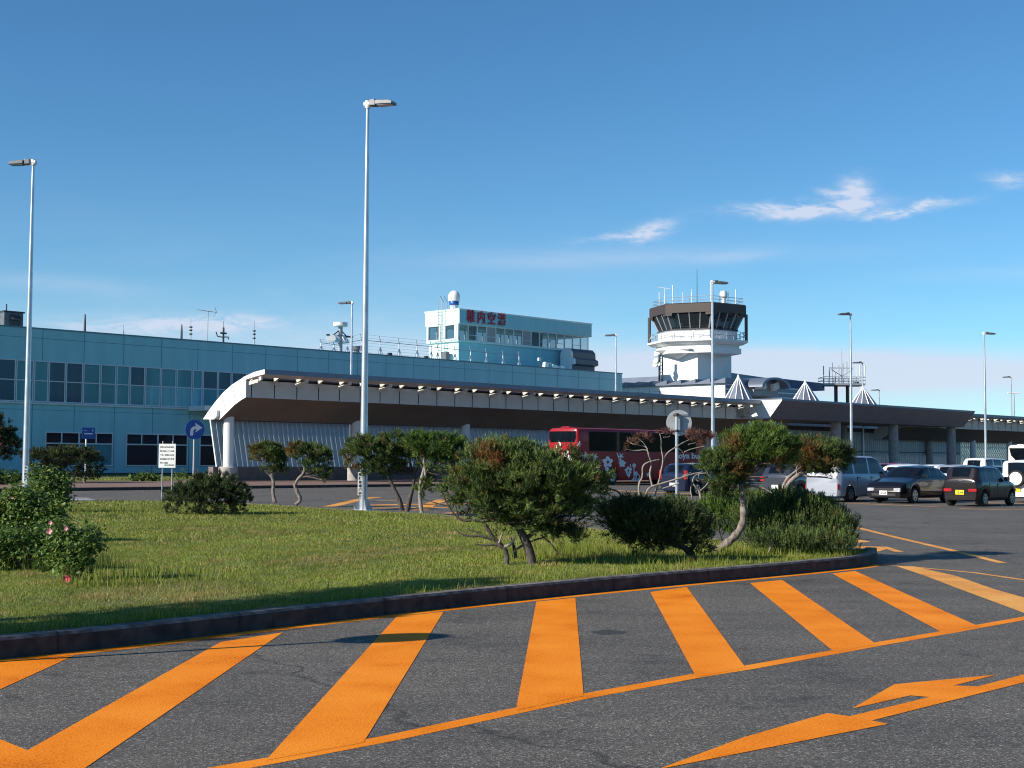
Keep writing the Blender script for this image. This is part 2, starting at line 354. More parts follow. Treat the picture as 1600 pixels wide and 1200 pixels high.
def text_mb(s, size, bold=0.0, depth=0.004, align='CENTER'):
    cu = bpy.data.curves.new('t', 'FONT'); cu.body = s; cu.size = size; cu.offset = bold; cu.extrude = depth; cu.align_x = align; cu.align_y = 'CENTER'
    o = bpy.data.objects.new('t', cu); col.objects.link(o); dg = bpy.context.evaluated_depsgraph_get()
    me = bpy.data.meshes.new_from_object(o.evaluated_get(dg)); bpy.data.objects.remove(o)
    vs = [tuple(v.co) for v in me.vertices]; fs = [tuple(p.vertices) for p in me.polygons]; bpy.data.meshes.remove(me)
    return vs, fs
def add_text(mb, s, size, fn, bold=0.0, depth=0.004, mi=0, align='CENTER'):
    vs, fs = text_mb(s, size, bold, depth, align); mb.add([fn(*v) for v in vs], fs, mi)
def resample(pts, step):
    out = []
    for a, b in zip(pts[:-1], pts[1:]):
        n = max(1, int((Vector(b) - Vector(a)).length / step))
        out += [Vector(a).lerp(Vector(b), k / n) for k in range(n)]
    out.append(Vector(pts[-1])); return out
def smooth_path(pts, it=3):
    """Chaikin smoothing of an open path"""
    pts = [Vector(p) for p in pts]
    for _ in range(it):
        o = [pts[0]]
        for a, b in zip(pts[:-1], pts[1:]): o += [a.lerp(b, 0.25), a.lerp(b, 0.75)]
        o.append(pts[-1]); pts = o
    return pts
def offset_path(pts, d):
    out = []
    for i, p in enumerate(pts):
        a = pts[max(0, i - 1)]; b = pts[min(len(pts) - 1, i + 1)]; t = (b - a); t.z = 0; t.normalize()
        out.append(Vector((p.x - t.y * d, p.y + t.x * d, p.z)))
    return out
# ================================================================== GROUND
g = MB(); g.add([(-900, -60, 0), (1200, -60, 0), (1200, 1600, 0), (-900, 1600, 0)], [(0, 1, 2, 3)])
tag(g.build('road', 'asphalt', fixn=False), kind='structure')

def lift(p, z): return Vector((p[0], p[1], z))
near = [G(*p) for p in [(0, 1030), (200, 1009), (400, 984), (600, 961), (800, 939), (1000, 919), (1200, 901), (1310, 890)]]
d0 = (near[0] - near[1]).normalized()
near = [near[0] + d0 * 9, near[0] + d0 * 4] + near
tip = [G(1345, 886), G(1366, 881), G(1374, 876), G(1362, 869)]
far = [G(*p, z=0.17) for p in [(1330, 860), (1180, 846), (1040, 834), (917, 824), (800, 813), (700, 804), (600, 799), (520, 795), (420, 787), (300, 784), (200, 781), (60, 784), (-120, 792), (-330, 806)]]
ring = smooth_path(near + tip + far, 2)
ring = [lift(p, 0) for p in ring]
def ringoff(d): return offset_path(ring, d)
NR = len(ring)
k = MB()
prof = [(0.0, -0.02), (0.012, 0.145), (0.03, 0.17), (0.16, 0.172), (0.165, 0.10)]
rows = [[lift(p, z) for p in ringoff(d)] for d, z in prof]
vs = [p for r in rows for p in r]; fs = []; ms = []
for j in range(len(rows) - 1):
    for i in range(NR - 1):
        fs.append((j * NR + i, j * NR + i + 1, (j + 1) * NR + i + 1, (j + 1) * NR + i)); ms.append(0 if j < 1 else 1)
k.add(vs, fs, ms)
# joints between kerb stones
acc = 0; o1 = ringoff(-0.003); o2 = ringoff(0.028); o3 = ringoff(0.16)
last = 0
for i in range(1, NR - 1):
    seg = (ring[i] - ring[i - 1]).length; n = 0
    while acc + seg - last >= 1.9:
        last += 1.9; t = (last - acc) / seg
        a = o1[i - 1].lerp(o1[i], t); b = o2[i - 1].lerp(o2[i], t); c = o3[i - 1].lerp(o3[i], t); dr = (ring[i] - ring[i - 1]).normalized() * 0.007
        k.add([lift(a - dr, 0), lift(a + dr, 0), lift(a + dr, 0.15), lift(a - dr, 0.15), lift(b + dr, 0.175), lift(b - dr, 0.175), lift(c + dr, 0.1755), lift(c - dr, 0.1755)], [(0, 1, 2, 3), (3, 2, 4, 5), (5, 4, 6, 7)], 2)
    acc += seg
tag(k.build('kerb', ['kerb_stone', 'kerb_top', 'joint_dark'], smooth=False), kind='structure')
lawn_poly = [lift(p, 0.155) for p in ringoff(0.15)]
g = MB(); g.add(lawn_poly, [list(range(len(lawn_poly)))])
mat('lawn_soil', (0.16, 0.19, 0.03), 0.95, c2=(0.07, 0.09, 0.018), scale=2.2, bump=0.6, detail=10)
tag(g.build('lawn', 'lawn_soil', fixn=False), kind='structure')

# far pavement beside the terminal
def Q(mb, pts, mi=0): mb.add(pts, [tuple(range(len(pts)))], mi)
WK = 33.3
g = MB()
for s0 in range(-40, 200, 10):
    Q(g, [T(s0, WK - 0.2, 0.15), T(s0 + 10, WK - 0.2, 0.15), T(s0 + 10, -1, 0.15), T(s0, -1, 0.15)])
tag(g.build('pavement', 'paving_red', fixn=False), kind='structure')
g = MB(); g.prism([(WK, -.02), (WK, 0.14), (WK - 0.03, 0.165), (WK - 0.2, 0.165), (WK - 0.2, -.02)], lambda a, b, t: T(t, a, b), -40, 200)
kp = tag(g.build('pavement_kerb', 'kerb_stone', smooth=False), kind='structure')
g = MB(); Q(g, [T(-30, 15.6, 0.16), T(20.5, 15.6, 0.16), T(20.5, 0.5, 0.42), T(-30, 0.5, 0.42)]); Q(g, [T(20.5, 15.6, 0.16), T(20.5, 15.6, 0.1), T(20.5, 0.5, 0.1), T(20.5, 0.5, 0.42)])
tag(g.build('verge', 'lawn_soil', fixn=False), kind='structure')
g = MB(); g.prism([(1.6, 0.1), (1.6, 0.5), (-0.3, 0.5), (-0.3, 0.1)], lambda a, b, t: T(t, a, b), -30, 40)
mat('soil', (0.06, 0.045, 0.04), 0.95, bump=0.4)
tag(g.build('foundation_strip', 'soil'), kind='structure')

# ------------------------------------------------------------------ road markings
Z1 = 0.0015; Z2 = 0.003; Z3 = 0.0045
def pxpoly(name, pts, mname='orange_paint', z=Z1, kind='structure'):
    g = MB(); g.add([G(x, y, z) for x, y in pts], [tuple(range(len(pts)))])
    bm = bmesh.new()
    o = g.build(name, mname, fixn=False)
    for p in o.data.polygons:
        if p.normal.z < 0: o.data.flip_normals(); break
    bm.free(); return tag(o, kind=kind)
def pxline(name, pts, width, mname='orange_paint', z=Z1, side=0.0):
    P = [G(x, y, z) for x, y in pts]; a = offset_path(P, side + width / 2); b = offset_path(P, side - width / 2)
    g = MB(); n = len(P); g.add(b + a, [(i, i + 1, n + i + 1, n + i) for i in range(n - 1)])
    return tag(g.build(name, mname, fixn=False), kind='structure')
# line along the kerb
kl = [lift(p, Z1) for p in ring[:]]
upto = min(range(NR), key=lambda i: (ring[i] - G(1366, 881)).length)
pa = offset_path(kl, -0.03)[:upto]; pb = offset_path(kl, -0.19)[:upto]
g = MB(); n = len(pa); g.add(pb + pa, [(i, i + 1, n + i + 1, n + i) for i in range(n - 1)])
tag(g.build('kerb_line_marking', 'orange_paint', fixn=False), kind='structure')
outer = [(-60, 1262), (305, 1207), (430, 1187), (610, 1153), (808, 1110), (912, 1088), (1086, 1056), (1162, 1044), (1302, 1019), (1367, 1007), (1472, 989), (1527, 979), (1600, 966), (1760, 938)]
pxline('outer_line_marking', [(305, 1209)] + outer[2:], 0.15, z=Z1)
def stripe(a, b, c, d, m='orange_paint'):      # left top, left bottom, right bottom, right top
    pxpoly('stripe_marking', [a, b, c, d], m, z=Z2)
pxpoly('stripe_marking', [(-130, 1047), (116, 1024), (0, 1077), (-240, 1180), (-500, 1200)], z=Z2)
pxpoly('stripe_marking', [(345, 1003), (442, 988), (265 / 2, 1200), (60, 1262), (-200, 1320), (-120, 1112), (0, 1155), (43, 1172)], z=Z2)
stripe((620, 963), (415, 1188), (568, 1160), (693, 956))
stripe((838, 940), (806, 1110), (912, 1087), (899, 934))
stripe((1016, 925), (1088, 1058), (1165, 1043), (1073, 917))
stripe((1172, 911), (1304, 1019), (1369, 1006), (1222, 906))
stripe((1300, 896), (1474, 989), (1528, 978), (1336, 892))
pxpoly('stripe_marking', [(1399, 884), (1444, 899), (1499, 920), (1604, 959), (1680, 985), (1740, 973), (1552, 920), (1495, 900), (1429, 885)], 'glare_orange_paint', z=Z2)
pxline('thin_line_marking', [(1374, 882), (1440, 887), (1523, 894.7), (1600, 906), (1700, 925)], 0.10, 'glare_orange_paint', z=Z1)
pxline('thin_line_marking', [(1330, 822), (1400, 839.5), (1480, 858), (1567, 879.5)], 0.16, 'glare_orange_paint', z=Z2)
# big arrow on the road
q = lambda X, Y: (800 + X / 2, 800 + Y / 2)
pxpoly('arrow_marking', [q(*p) for p in [(455, 804), (720, 705), (985, 628), (1055, 638), (1305, 578), (1245, 573), (1062, 614), (1195, 538), (1515, 508), (1380, 542), (1455, 545), (1640, 497), (1640, 522), (1125, 651), (1175, 662)]], z=Z2)
# arrow seen beyond the kerb tip
r = lambda X, Y: (1300 + X / 5.333, 800 + Y / 5.333)
pxpoly('arrow_marking', [r(*p) for p in [(190, 283), (460, 289), (600, 331), (520, 330), (455, 308), (390, 328), (330, 328), (300, 306), (190, 300)]], 'glare_orange_paint', z=Z2)
pxpoly('arrow_marking', [r(*p) for p in [(190, 222), (240, 230), (322, 248), (235, 254), (190, 254)]], 'glare_orange_paint', z=Z2)
mat('painted_shade', (0.035, 0.034, 0.036), 0.9, scale=30)
pxpoly('painted_shade_patch', [(922, 987), (950, 983.5), (980, 987), (972, 990.5), (940, 992)], 'painted_shade', z=Z1)  # dark diamond painted on the asphalt as shade
# lines behind the lawn
for pts, w_ in [([(515, 791.5), (545, 784.5), (566, 779.5), (590, 776.5)], 0.45), ([(575, 789.5), (640, 788), (760, 787)], 0.9), ([(560, 794), (622, 793.5), (700, 793)], 0.5), ([(655, 797), (672, 788), (692, 780.5)], 0.5), ([(590, 782), (630, 781.5)], 0.3),
                ([(696, 802), (720, 800.5), (748, 800)], 0.35), ([(870, 819), (895, 817.5), (920, 817)], 0.3), ([(930, 765), (1000, 768.5), (1105, 773), (1220, 777)], 0.5), ([(830, 758.5), (930, 763)], 0.35)]:
    pxline('lane_line_marking', pts, w_, 'glare_orange_paint', z=Z1)
for pts, w_ in [([(1322, 786), (1420, 790), (1470, 792)], 0.2), ([(1500, 794.5), (1545, 796), (1640, 795)], 0.22), ([(1410, 778), (1480, 779)], 0.3), ([(1520, 785), (1640, 787)], 0.3), ([(1560, 781), (1640, 782)], 0.25)]:
    pxline('bay_line_marking', pts, w_, 'glare_orange_paint', z=Z1)
for y0, x0, x1 in [(778.0, 108, 140), (780.6, 104, 146), (783.2, 100, 160), (785.5, 96, 150)]:
    pxline('crossing_marking', [(x0, y0), (x1, y0 + 0.4)], 0.45, 'white_paint_road', z=Z1)

# ------------------------------------------------------------------ grass blades
def in_poly(px, py, poly):
    x = np.array([p[0] for p in poly]); y = np.array([p[1] for p in poly]); inside = np.zeros(len(px), bool); j = len(x) - 1
    for i in range(len(x)):
        c = ((y[i] > py) != (y[j] > py)) & (px < (x[j] - x[i]) * (py - y[i]) / (y[j] - y[i] + 1e-12) + x[i]); inside ^= c; j = i
    return inside
def np_mesh(name, verts, nper, tint, mname, parent=None, loc=None, quads=False):
    """verts (n*nper, 3); each face nper verts; tint (nfaces, 2)"""
    nv = len(verts); nf = nv // nper; me = bpy.data.meshes.new(name); me.vertices.add(nv); me.loops.add(nv); me.polygons.add(nf)
    me.vertices.foreach_set('co', verts.astype(np.float32).ravel()); me.loops.foreach_set('vertex_index', np.arange(nv, dtype=np.int32))
    me.polygons.foreach_set('loop_start', np.arange(0, nv, nper, dtype=np.int32))
    a = me.attributes.new('tint', 'FLOAT_COLOR', 'POINT'); c = np.zeros((nv, 4), np.float32); c[:, 3] = 1; c[:, :2] = np.repeat(tint, nper, axis=0)
    a.data.foreach_set('color', c.ravel()); me.materials.append(MATS[mname]); me.update(); me.validate()
    o = bpy.data.objects.new(name, me); col.objects.link(o)
    if parent: o.parent = parent
    if loc is not None: o.location = loc
    return o
def patchy(x, y, f, seed=0):
    r = np.zeros_like(x)
    rr = np.random.default_rng(seed)
    for k_ in range(10):
        a = rr.uniform(0, 2 * math.pi); w_ = f * rr.uniform(0.5, 2.2); r += np.sin(x * math.cos(a) * w_ + y * math.sin(a) * w_ + rr.uniform(0, 6.3))
    return r / 10
def grass(name, poly, bands, z=0.15, tallf=None, mname='grass_blades', seed=3):
    V = []; TT = []
    for (y0, y1, dens, h, wd) in bands:
        xs = [p[0] for p in poly]; x0 = max(min(xs), -0.42 * y1); x1 = min(max(xs), 0.42 * y1)
        n = int((x1 - x0) * (y1 - y0) * dens); px = rng.uniform(x0, x1, n); py = rng.uniform(y0, y1, n)
        k_ = in_poly(px, py, poly) & (np.abs(px) < 0.40 * py + 0.3); px = px[k_]; py = py[k_]; n = len(px)
        if n == 0: continue
        pt = patchy(px, py, 1.6, seed); pt2 = patchy(px, py, 5.0, seed + 1)
        hh = h * (0.55 + 0.6 * rng.random(n)) * (1 + 0.9 * np.clip(pt2, -0.5, 1)); tall = rng.random(n) < 0.02; hh[tall] *= 2.0
        az = rng.uniform(0, 2 * math.pi, n); lean = rng.uniform(0.15, 0.9, n) * hh; fa = rng.uniform(0, math.pi, n)
        b = np.stack([px, py, np.full(n, z)], 1); sd = np.stack([np.cos(fa), np.sin(fa), np.zeros(n)], 1) * (wd * (0.6 + 0.8 * rng.random(n)))[:, None]
        tp = b + np.stack([np.cos(az) * lean, np.sin(az) * lean, hh], 1)
        V.append(np.stack([b - sd, b + sd, tp], 1).reshape(-1, 3))
        TT.append(np.stack([np.clip(0.5 + 0.9 * pt + 0.5 * (rng.random(n) - 0.5), 0, 1), np.clip((rng.random(n) < 0.12) * 0.9 + np.clip(pt2 * 2.6 - 0.4, 0, 0.85) + np.clip(-pt * 2.2 - .55, 0, .6), 0, 1)], 1))
    return tag(np_mesh(name, np.concatenate(V), 3, np.concatenate(TT), mname), kind='stuff')
lp = [(p.x, p.y) for p in lawn_poly]
grass('grass', lp, [(9, 14, 3400, 0.034, 0.0030), (14, 18, 2600, 0.034, 0.0038), (18, 24, 1700, 0.036, 0.005), (24, 32, 800, 0.04, 0.008), (32, 42, 340, 0.045, 0.012), (42, 56, 140, 0.05, 0.018)])
# long grass fringe: behind the shrubs, along the kerb and round the rose bushes
def clump(cx, cy, rx, ry, n, h, wd=0.004):
    px = cx + rng.normal(0, rx, n); py = cy + rng.normal(0, ry, n); k_ = in_poly(px, py, lp); px, py = px[k_], py[k_]; n = len(px)
    hh = h * (0.4 + 0.8 * rng.random(n)); az = rng.uniform(0, 6.3, n); ln = hh * rng.uniform(0.05, 0.4, n); fa = rng.uniform(0, 3.14, n)
    b = np.stack([px, py, np.full(n, 0.15)], 1); sd = np.stack([np.cos(fa), np.sin(fa), 0 * fa], 1) * wd
    mid = b + np.stack([np.cos(az) * ln * 0.3, np.sin(az) * ln * 0.3, hh * 0.55], 1); tp = b + np.stack([np.cos(az) * ln, np.sin(az) * ln, hh], 1)
    v = np.stack([b - sd, b + sd, mid + sd * 0.7, mid - sd * 0.7], 1).reshape(-1, 3); v2 = np.stack([mid - sd * 0.7, mid + sd * 0.7, tp + sd * 0.1, tp - sd * 0.1], 1).reshape(-1, 3)
    t = np.stack([np.clip(rng.random(n) * 0.8 + 0.1, 0, 1), (rng.random(n) < 0.12) * 0.8], 1)
    return np.concatenate([v, v2]), np.concatenate([t, t])
cl = []
for (px_, py_, rx, ry, n, h) in [(235, 905, .45, .2, 160, .2), (170, 915, .3, .2, 240, .24), (290, 900, .5, .2, 60, .2), (330, 925, .6, .25, 60, .18), (520, 920, .8, .2, 60, .1), (60, 890, .4, .25, 500, .3), (10, 880, .5, .3, 500, .3), (120, 885, .35, .25, 350, .26),
                                 (905, 860, .5, .4, 1100, .14), (960, 870, .5, .4, 1100, .14), (830, 872, .35, .3, 600, .15), (740, 900, 1.2, .3, 500, .1), (1150, 868, .5, .25, 700, .16), (1250, 866, .7, .2, 900, .13), (1050, 882, .8, .2, 600, .14), (1310, 868, .35, .15, 400, .12),
                                 (150, 800, 1.6, .8, 900, .16), (280, 795, 1, .6, 500, .16), (450, 797, 3, 1, 900, .12), (620, 806, 2, 1, 900, .14), (800, 825, 2, .8, 900, .14)]:
    p = G(px_, py_, 0.15); cl.append(clump(p.x, p.y, rx, ry, n, h))
tag(np_mesh('long_grass', np.concatenate([c[0] for c in cl]), 4, np.concatenate([c[1] for c in cl]), 'grass_blades'), kind='stuff')
V_, T_ = [], []
for i in range(6, upto - 2, 1):
    p = ringoff(0.24)[i]
    for q_ in range(2):
        v_, t_ = clump(p.x + random.uniform(-.3, .3), p.y + random.uniform(-.3, .3), .22, .22, 60 if random.random() < .6 else 130, random.uniform(.05, .11)); V_.append(v_); T_.append(t_)
tag(np_mesh('edge_grass', np.concatenate(V_), 4, np.concatenate(T_), 'grass_blades'), kind='stuff')
# verge grass by the terminal
vp = [tuple(T(-28, 15.3)[:2]), tuple(T(20.3, 15.3)[:2]), tuple(T(20.3, 1)[:2]), tuple(T(-28, 1)[:2])]
grass('verge_grass', vp, [(70, 125, 14, 0.12, 0.04)], z=0.2, seed=9)
# ================================================================== TERMINAL
ROOT = lambda name, label, cat, s=0.0, w=0.0, z=0.0, group=None: thing(name, label, cat, T(s, w, z), RZ, group)
# local coords of a ROOT at (s0, w0): x = s - s0, y = -(w - w0), z
zroof = F(0, 509.4, 0)[1]; s_end = F(972, 585, 0)[0]
tb = ROOT('terminal_building', 'long two storey teal terminal building with a band of upper windows', 'building')
b = MB(); b.box(-22, s_end, 0, 17, -0.2, zroof); b.box(-22.02, s_end + 0.05, -0.05, 0.3, zroof - 0.003, zroof + 0.1, 1)
jx = [F(x, 530, 0)[0] for x in (67, 133)]; dj = (F(801, 600, 0)[0] - jx[0]) / round((F(801, 600, 0)[0] - jx[0]) / (jx[1] - jx[0]))
sj = jx[0] - 3 * dj; zj = F(67, 530, 0)[1] ; zh1 = F(0, 524, 0)[1]; zw1 = F(0, 560, 0)[1]; zw0 = F(0, 626, 0)[1]; zh2 = F(0, 634, 0)[1]
s = sj
while s < s_end:
    b.box(s - 0.025, s + 0.025, -0.006, 0.01, zw1 + 0.05, zroof - 0.05, 1); b.box(s - 0.7 - 0.025, s - 0.7 + 0.025, -0.006, 0.01, 0.4, zw0 - 0.12, 1); s += dj
b.box(-21, s_end, -0.005, 0.01, zh1 - 0.02, zh1 + 0.02, 1); b.box(-21, s_end, -0.005, 0.01, zh2 - 0.22, zh2 - 0.19, 1)
b.build('wall', ['teal_wall', 'teal_joint'], tb)
b = MB(); b.box(-22, F(420, 600, 0)[0], -0.14, 0.02, zw0 - 0.16, zw0 - 0.04); b.build('sill', 'frame_grey', tb, bevel=0.01)
zmid = F(0, 592, 0)[1]
def window(s0, s1, z0, z1, splits_v=(), splits_h=(), panes='window_dark', fr=0.07, parent=tb, proud=0.07, fm='frame_grey'):
    f = MB(); f.box(s0, s1, -proud, 0.01, z0, z0 + fr); f.box(s0, s1, -proud, 0.01, z1 - fr, z1); f.box(s0, s0 + fr, -proud, 0.01, z0 + fr, z1 - fr); f.box(s1 - fr, s1, -proud, 0.01, z0 + fr, z1 - fr)
    for x in splits_v: f.box(x - fr / 2, x + fr / 2, -proud + 0.004, 0.01, z0 + fr, z1 - fr)
    for z in splits_h: f.box(s0 + fr, s1 - fr, -proud + 0.008, 0.01, z - fr / 2, z + fr / 2)
    fo = f.build('window', fm, parent)
    pl = panes if isinstance(panes, list) else [(s0, s1, z0, z1, panes)]
    p = MB(); names = []
    for (a, c, d, e, m) in pl:
        if m not in names: names.append(m)
        p.box(a + 0.02, c - 0.02, -0.02, 0.005, d + 0.02, e - 0.02, names.index(m))
    p.build('pane', names, fo); return fo
# upper band: mullions read off the picture then repeated beyond
mx = [-60, -30, -4, 24, 52, 75, 102, 129, 156, 181, 202, 226, 250.6, 275, 300, 316, 340, 361, 385, 408, 424]
ms_ = [F(x, 600, 0)[0] for x in mx]
pal = ['window_dark', 'window_dark', 'window_dark', 'window_dark', 'window_dark', 'window_dark', 'window_dark', 'window_teal', 'window_teal', 'window_teal', 'window_dark', 'window_teal', 'window_teal', 'window_teal', 'window_teal', 'window_dark', 'window_dark', 'window_dark', 'window_dark', 'window_dark', 'window_dark']
low = ['window_dark'] * 4 + ['window_dark', 'window_dark', 'window_dark', 'window_teal', 'window_teal', 'window_teal', 'window_teal', 'window_pale', 'window_pale', 'window_pale', 'window_pale', 'window_teal', 'window_teal'] + ['window_dark'] * 5
pal[4] = pal[3] = 'window_teal'; low[3] = low[4] = 'window_teal'
pal = [x.replace('window_dark', 'window_navy') for x in pal]; low = [x.replace('window_dark', 'window_navy') for x in low]
for i in range(len(ms_) - 1):
    a, c = ms_[i] + 0.03, ms_[i + 1] - 0.03
    window(a, c, zw0, zw1, (), (zmid,), [(a, c, zw0, zmid, low[i]), (a, c, zmid, zw1, pal[i])])
# ground floor groups
zl1 = F(70, 674, 0)[1]; zlt = F(70, 692.5, 0)[1]; zl0 = F(200, 728.5, 0)[1]
def lower_group(xa, xb, ups, lows, lowm):
    a, c = F(xa, 700, 0)[0], F(xb, 700, 0)[0]
    f = [F(x, 680, 0)[0] for x in ups]; l = [F(x, 710, 0)[0] for x in lows]
    ed = [a] + l + [c]; pans = []
    for i in range(len(ed) - 1): pans.append((ed[i], ed[i + 1], zl0, zlt, lowm[i]))
    ed2 = [a] + f + [c]
    for i in range(len(ed2) - 1): pans.append((ed2[i], ed2[i + 1], zlt, zl1, 'window_dark'))
    fo = window(a, c, zl0, zl1, l, (zlt,), pans, fr=0.1)
    for x in f: m = MB(); m.box(x - 0.05, x + 0.05, -0.065, 0.01, zlt, zl1 - 0.1); m.build('mullion', 'frame_grey', fo)
lower_group(-110, -6, [-84, -58, -32], [-58], ['window_dark', 'window_dark'])
lower_group(69.5, 176, [96, 123, 150], [123], ['window_dark', 'window_teal'])
lower_group(196, 293, [221, 246, 270], [246], ['window_dark', 'window_dark'])
lower_group(311, 362, [338], [338], ['window_dark', 'window_dark'])
# entrance slab above the ground floor
s0_, z_ = F(297, 642, 2.2); b = MB(); b.box(F(294, 640, 0)[0], F(335, 640, 0)[0] + 6, -2.4, 0.0, F(320, 641.5, 2.2)[1], F(320, 633.5, 2.2)[1]); b.build('entrance_slab', 'white_metal', tb, bevel=0.02)

# ------------------------------------------------------------------ penthouse (old control room)
wf = -5.0
sc_, zc_ = F(714, 483, wf); wl = S(667, 600, sc_)[0]; se = F(918, 500, wf)[0]; zt = F(714, 482.5, wf)[1]
zwt = F(714, 505.5, wf)[1]; zwb = F(714, 531.5, wf)[1]
ph = ROOT('roof_control_room', 'mint control room with a ribbon of windows on top of the terminal roof', 'control room', sc_, wf, zroof)
dep = wf - wl; Lg = se - sc_
hz = lambda z: z - zroof
b = MB(); ov = 0.35
b.box(0.25, Lg, 0.0, dep, 0, hz(zwb))                                # lower storey
b.box(0, Lg + 0.3, -ov, dep + ov, hz(zwt), hz(zt)); b.box(-0.06, Lg + 0.36, -ov - 0.06, dep + ov + 0.06, hz(zt) - 0.14, hz(zt) + 0.03)
b.box(0, Lg, -0.25, dep + 0.1, hz(zwb) - 0.12, hz(zwb) + 0.02)
b.build('wall', 'mint_wall_sunlit', ph)
f = MB()                                                             # front sheet in plain wall colour; the paler body has sunlight painted in
f.box(0.27, Lg - 0.02, -0.03, 0.0, 0.02, hz(zwb) - 0.13); f.box(0.03, Lg + 0.28, -ov - 0.03, -ov, hz(zwt) + 0.02, hz(zt) - 0.15)
f.build('cladding', 'teal_wall', ph)
b = MB(); b.box(Lg * .62, Lg * .74, 2, dep - 1.5, hz(zwb), hz(zwt)); b.box(3.4, 3.7, 1, 2, hz(zwb), hz(zwt)); b.build('inner_core', 'panel_grey', ph)
nwin = 15; xw = [0.05 + (Lg - 0.1) * i / nwin for i in range(nwin + 1)]
for side in (0, 1):
    y = -0.2 if side == 0 else dep
    for i in range(nwin):
        f = MB(); a, c = xw[i], xw[i + 1]; z0, z1 = hz(zwb) + 0.02, hz(zwt); fr = 0.09 if i else 0.16
        f.box(a, a + fr, y, y + 0.1, z0, z1); f.box(c - 0.04, c, y, y + 0.1, z0, z1); f.box(a + fr, c - 0.04, y, y + 0.1, z0, z0 + 0.1); f.box(a + fr, c - 0.04, y, y + 0.1, z1 - 0.08, z1); 
        if i % 2: f.box(a + fr, c - 0.04, y + 0.02, y + 0.06, (z0 + z1) / 2 - 0.25, (z0 + z1) / 2 - 0.2)
        fo = f.build('window', 'frame_grey' if side == 0 else 'white_metal', ph)
        p = MB(); p.box(a + fr, c - 0.04, y + 0.03, y + 0.035, z0 + 0.1, z1 - 0.08); p.build('pane', 'panel_grey' if (side == 0 and i in (3, 7)) else 'clear_glass', fo)
# end wall with two big windows
y1 = dep; ends = [(0.0, dep * 0.28), (dep * 0.62, dep)]
b = MB(); z0, z1 = hz(zwb), hz(zwt)
for a, c in [(-0.2, dep * 0.02), (dep * 0.40, dep * 0.54), (dep * 0.98, dep + 0.1)]: b.box(0.0, 0.22, a, c, z0 + 0.02, z1)
b.build('end_wall', 'mint_wall_sunlit', ph)
for a, c in [(dep * 0.02, dep * 0.40), (dep * 0.54, dep * 0.98)]:
    f = MB(); f.box(-0.1, 0.2, a, a + 0.16, z0 + 0.02, z1); f.box(-0.1, 0.2, c - 0.16, c, z0 + 0.02, z1); f.box(-0.1, 0.2, a + 0.16, c - 0.16, z0 + 0.02, z0 + 0.18); f.box(-0.1, 0.2, a + 0.16, c - 0.16, z1 - 0.12, z1)
    fo = f.build('window', 'white_metal', ph); p = MB(); p.box(0.05, 0.07, a + 0.16, c - 0.16, z0 + 0.18, z1 - 0.12); p.build('pane', 'clear_glass', fo)
# letters
txt = '稚内空港'; s1 = F(723, 497, wf)[0]; s2 = F(787, 505, wf)[0]; hgt = (F(735, 485, wf)[1] - F(735, 503, wf)[1])
for i, ch in enumerate(txt):
    cx = s1 + (s2 - s1) * (i + 0.5) / 4 - sc_; cz = hz((F(755, 489, wf)[1] + F(755, 508, wf)[1]) / 2)
    lm = MB(); add_text(lm, ch, hgt * 1.18, lambda x, y, z, cx=cx, cz=cz: (cx + x * 0.88, -ov - 0.09 - z, cz + y), bold=0.02 * hgt, depth=0.05); lm.build('sign_character', 'sign_red', ph, fixn=False)
# ladder, wall air conditioner
lad = MB(); yl = dep * 0.46
for dy in (-0.25, 0.25): lad.tube([(-0.45, yl + dy, 0.3), (-0.45, yl + dy, hz(zt) + 0.2), (-0.45, yl + dy, hz(zt) + 1.0), (-0.2, yl + dy, hz(zt) + 1.5), (0.3, yl + dy, hz(zt) + 0.9), (0.3, yl + dy, hz(zt))], 0.035, 6)
for i in range(22): 
    z = 0.5 + i * 0.3
    if z < hz(zt): lad.tube([(-0.45, yl - 0.25, z), (-0.45, yl + 0.25, z)], 0.022, 5)
for i in range(5):
    z = 1.6 + i * 0.9; lad.tube([(-0.45 - 0.6 * math.sin(t), yl + 0.4 * math.cos(t), z) for t in [math.pi * q_ / 8 for q_ in range(9)]], 0.02, 5)
lad.build('ladder', 'grey_metal', ph)
ac = MB(); ac.box(-0.55, -0.05, 1.0, 1.8, 0.6, 1.5); ac.build('wall_air_conditioner', 'ac_grey', ph, bevel=0.02)

# radome on its pedestal
sr, zr = F(709.5, 480, wf - 2.0)
rd = thing('radome', 'white domed radome on a blue and white pedestal above the roof control room', 'radome', T(sr, wf - 2.0, zt), RZ)
k_ = (F(709.5, 454, wf - 2)[1] - zt) / 27.0
m = MB(); m.lathe([(6 * k_, 0), (6 * k_, 1.2 * k_), (5.0 * k_, 1.5 * k_), (5.0 * k_, 8 * k_)], 16); m.build('pedestal', 'tower_white', rd, smooth=True)
m = MB(); m.lathe([(5.6 * k_, 8 * k_), (6.3 * k_, 8.3 * k_), (6.3 * k_, 12.5 * k_), (6.0 * k_, 13 * k_)], 20); m.build('collar', 'sign_blue', rd, smooth=True)
m = MB(); m.lathe([(6.9 * k_, 13 * k_), (7.3 * k_, 13.3 * k_), (7.5 * k_, 17 * k_)] + [(7.6 * k_ * math.cos(t), 19 * k_ + 8 * k_ * math.sin(t)) for t in [math.pi / 2 * i / 8 for i in range(9)]], 24); m.build('dome', 'tower_white', rd, smooth=True)

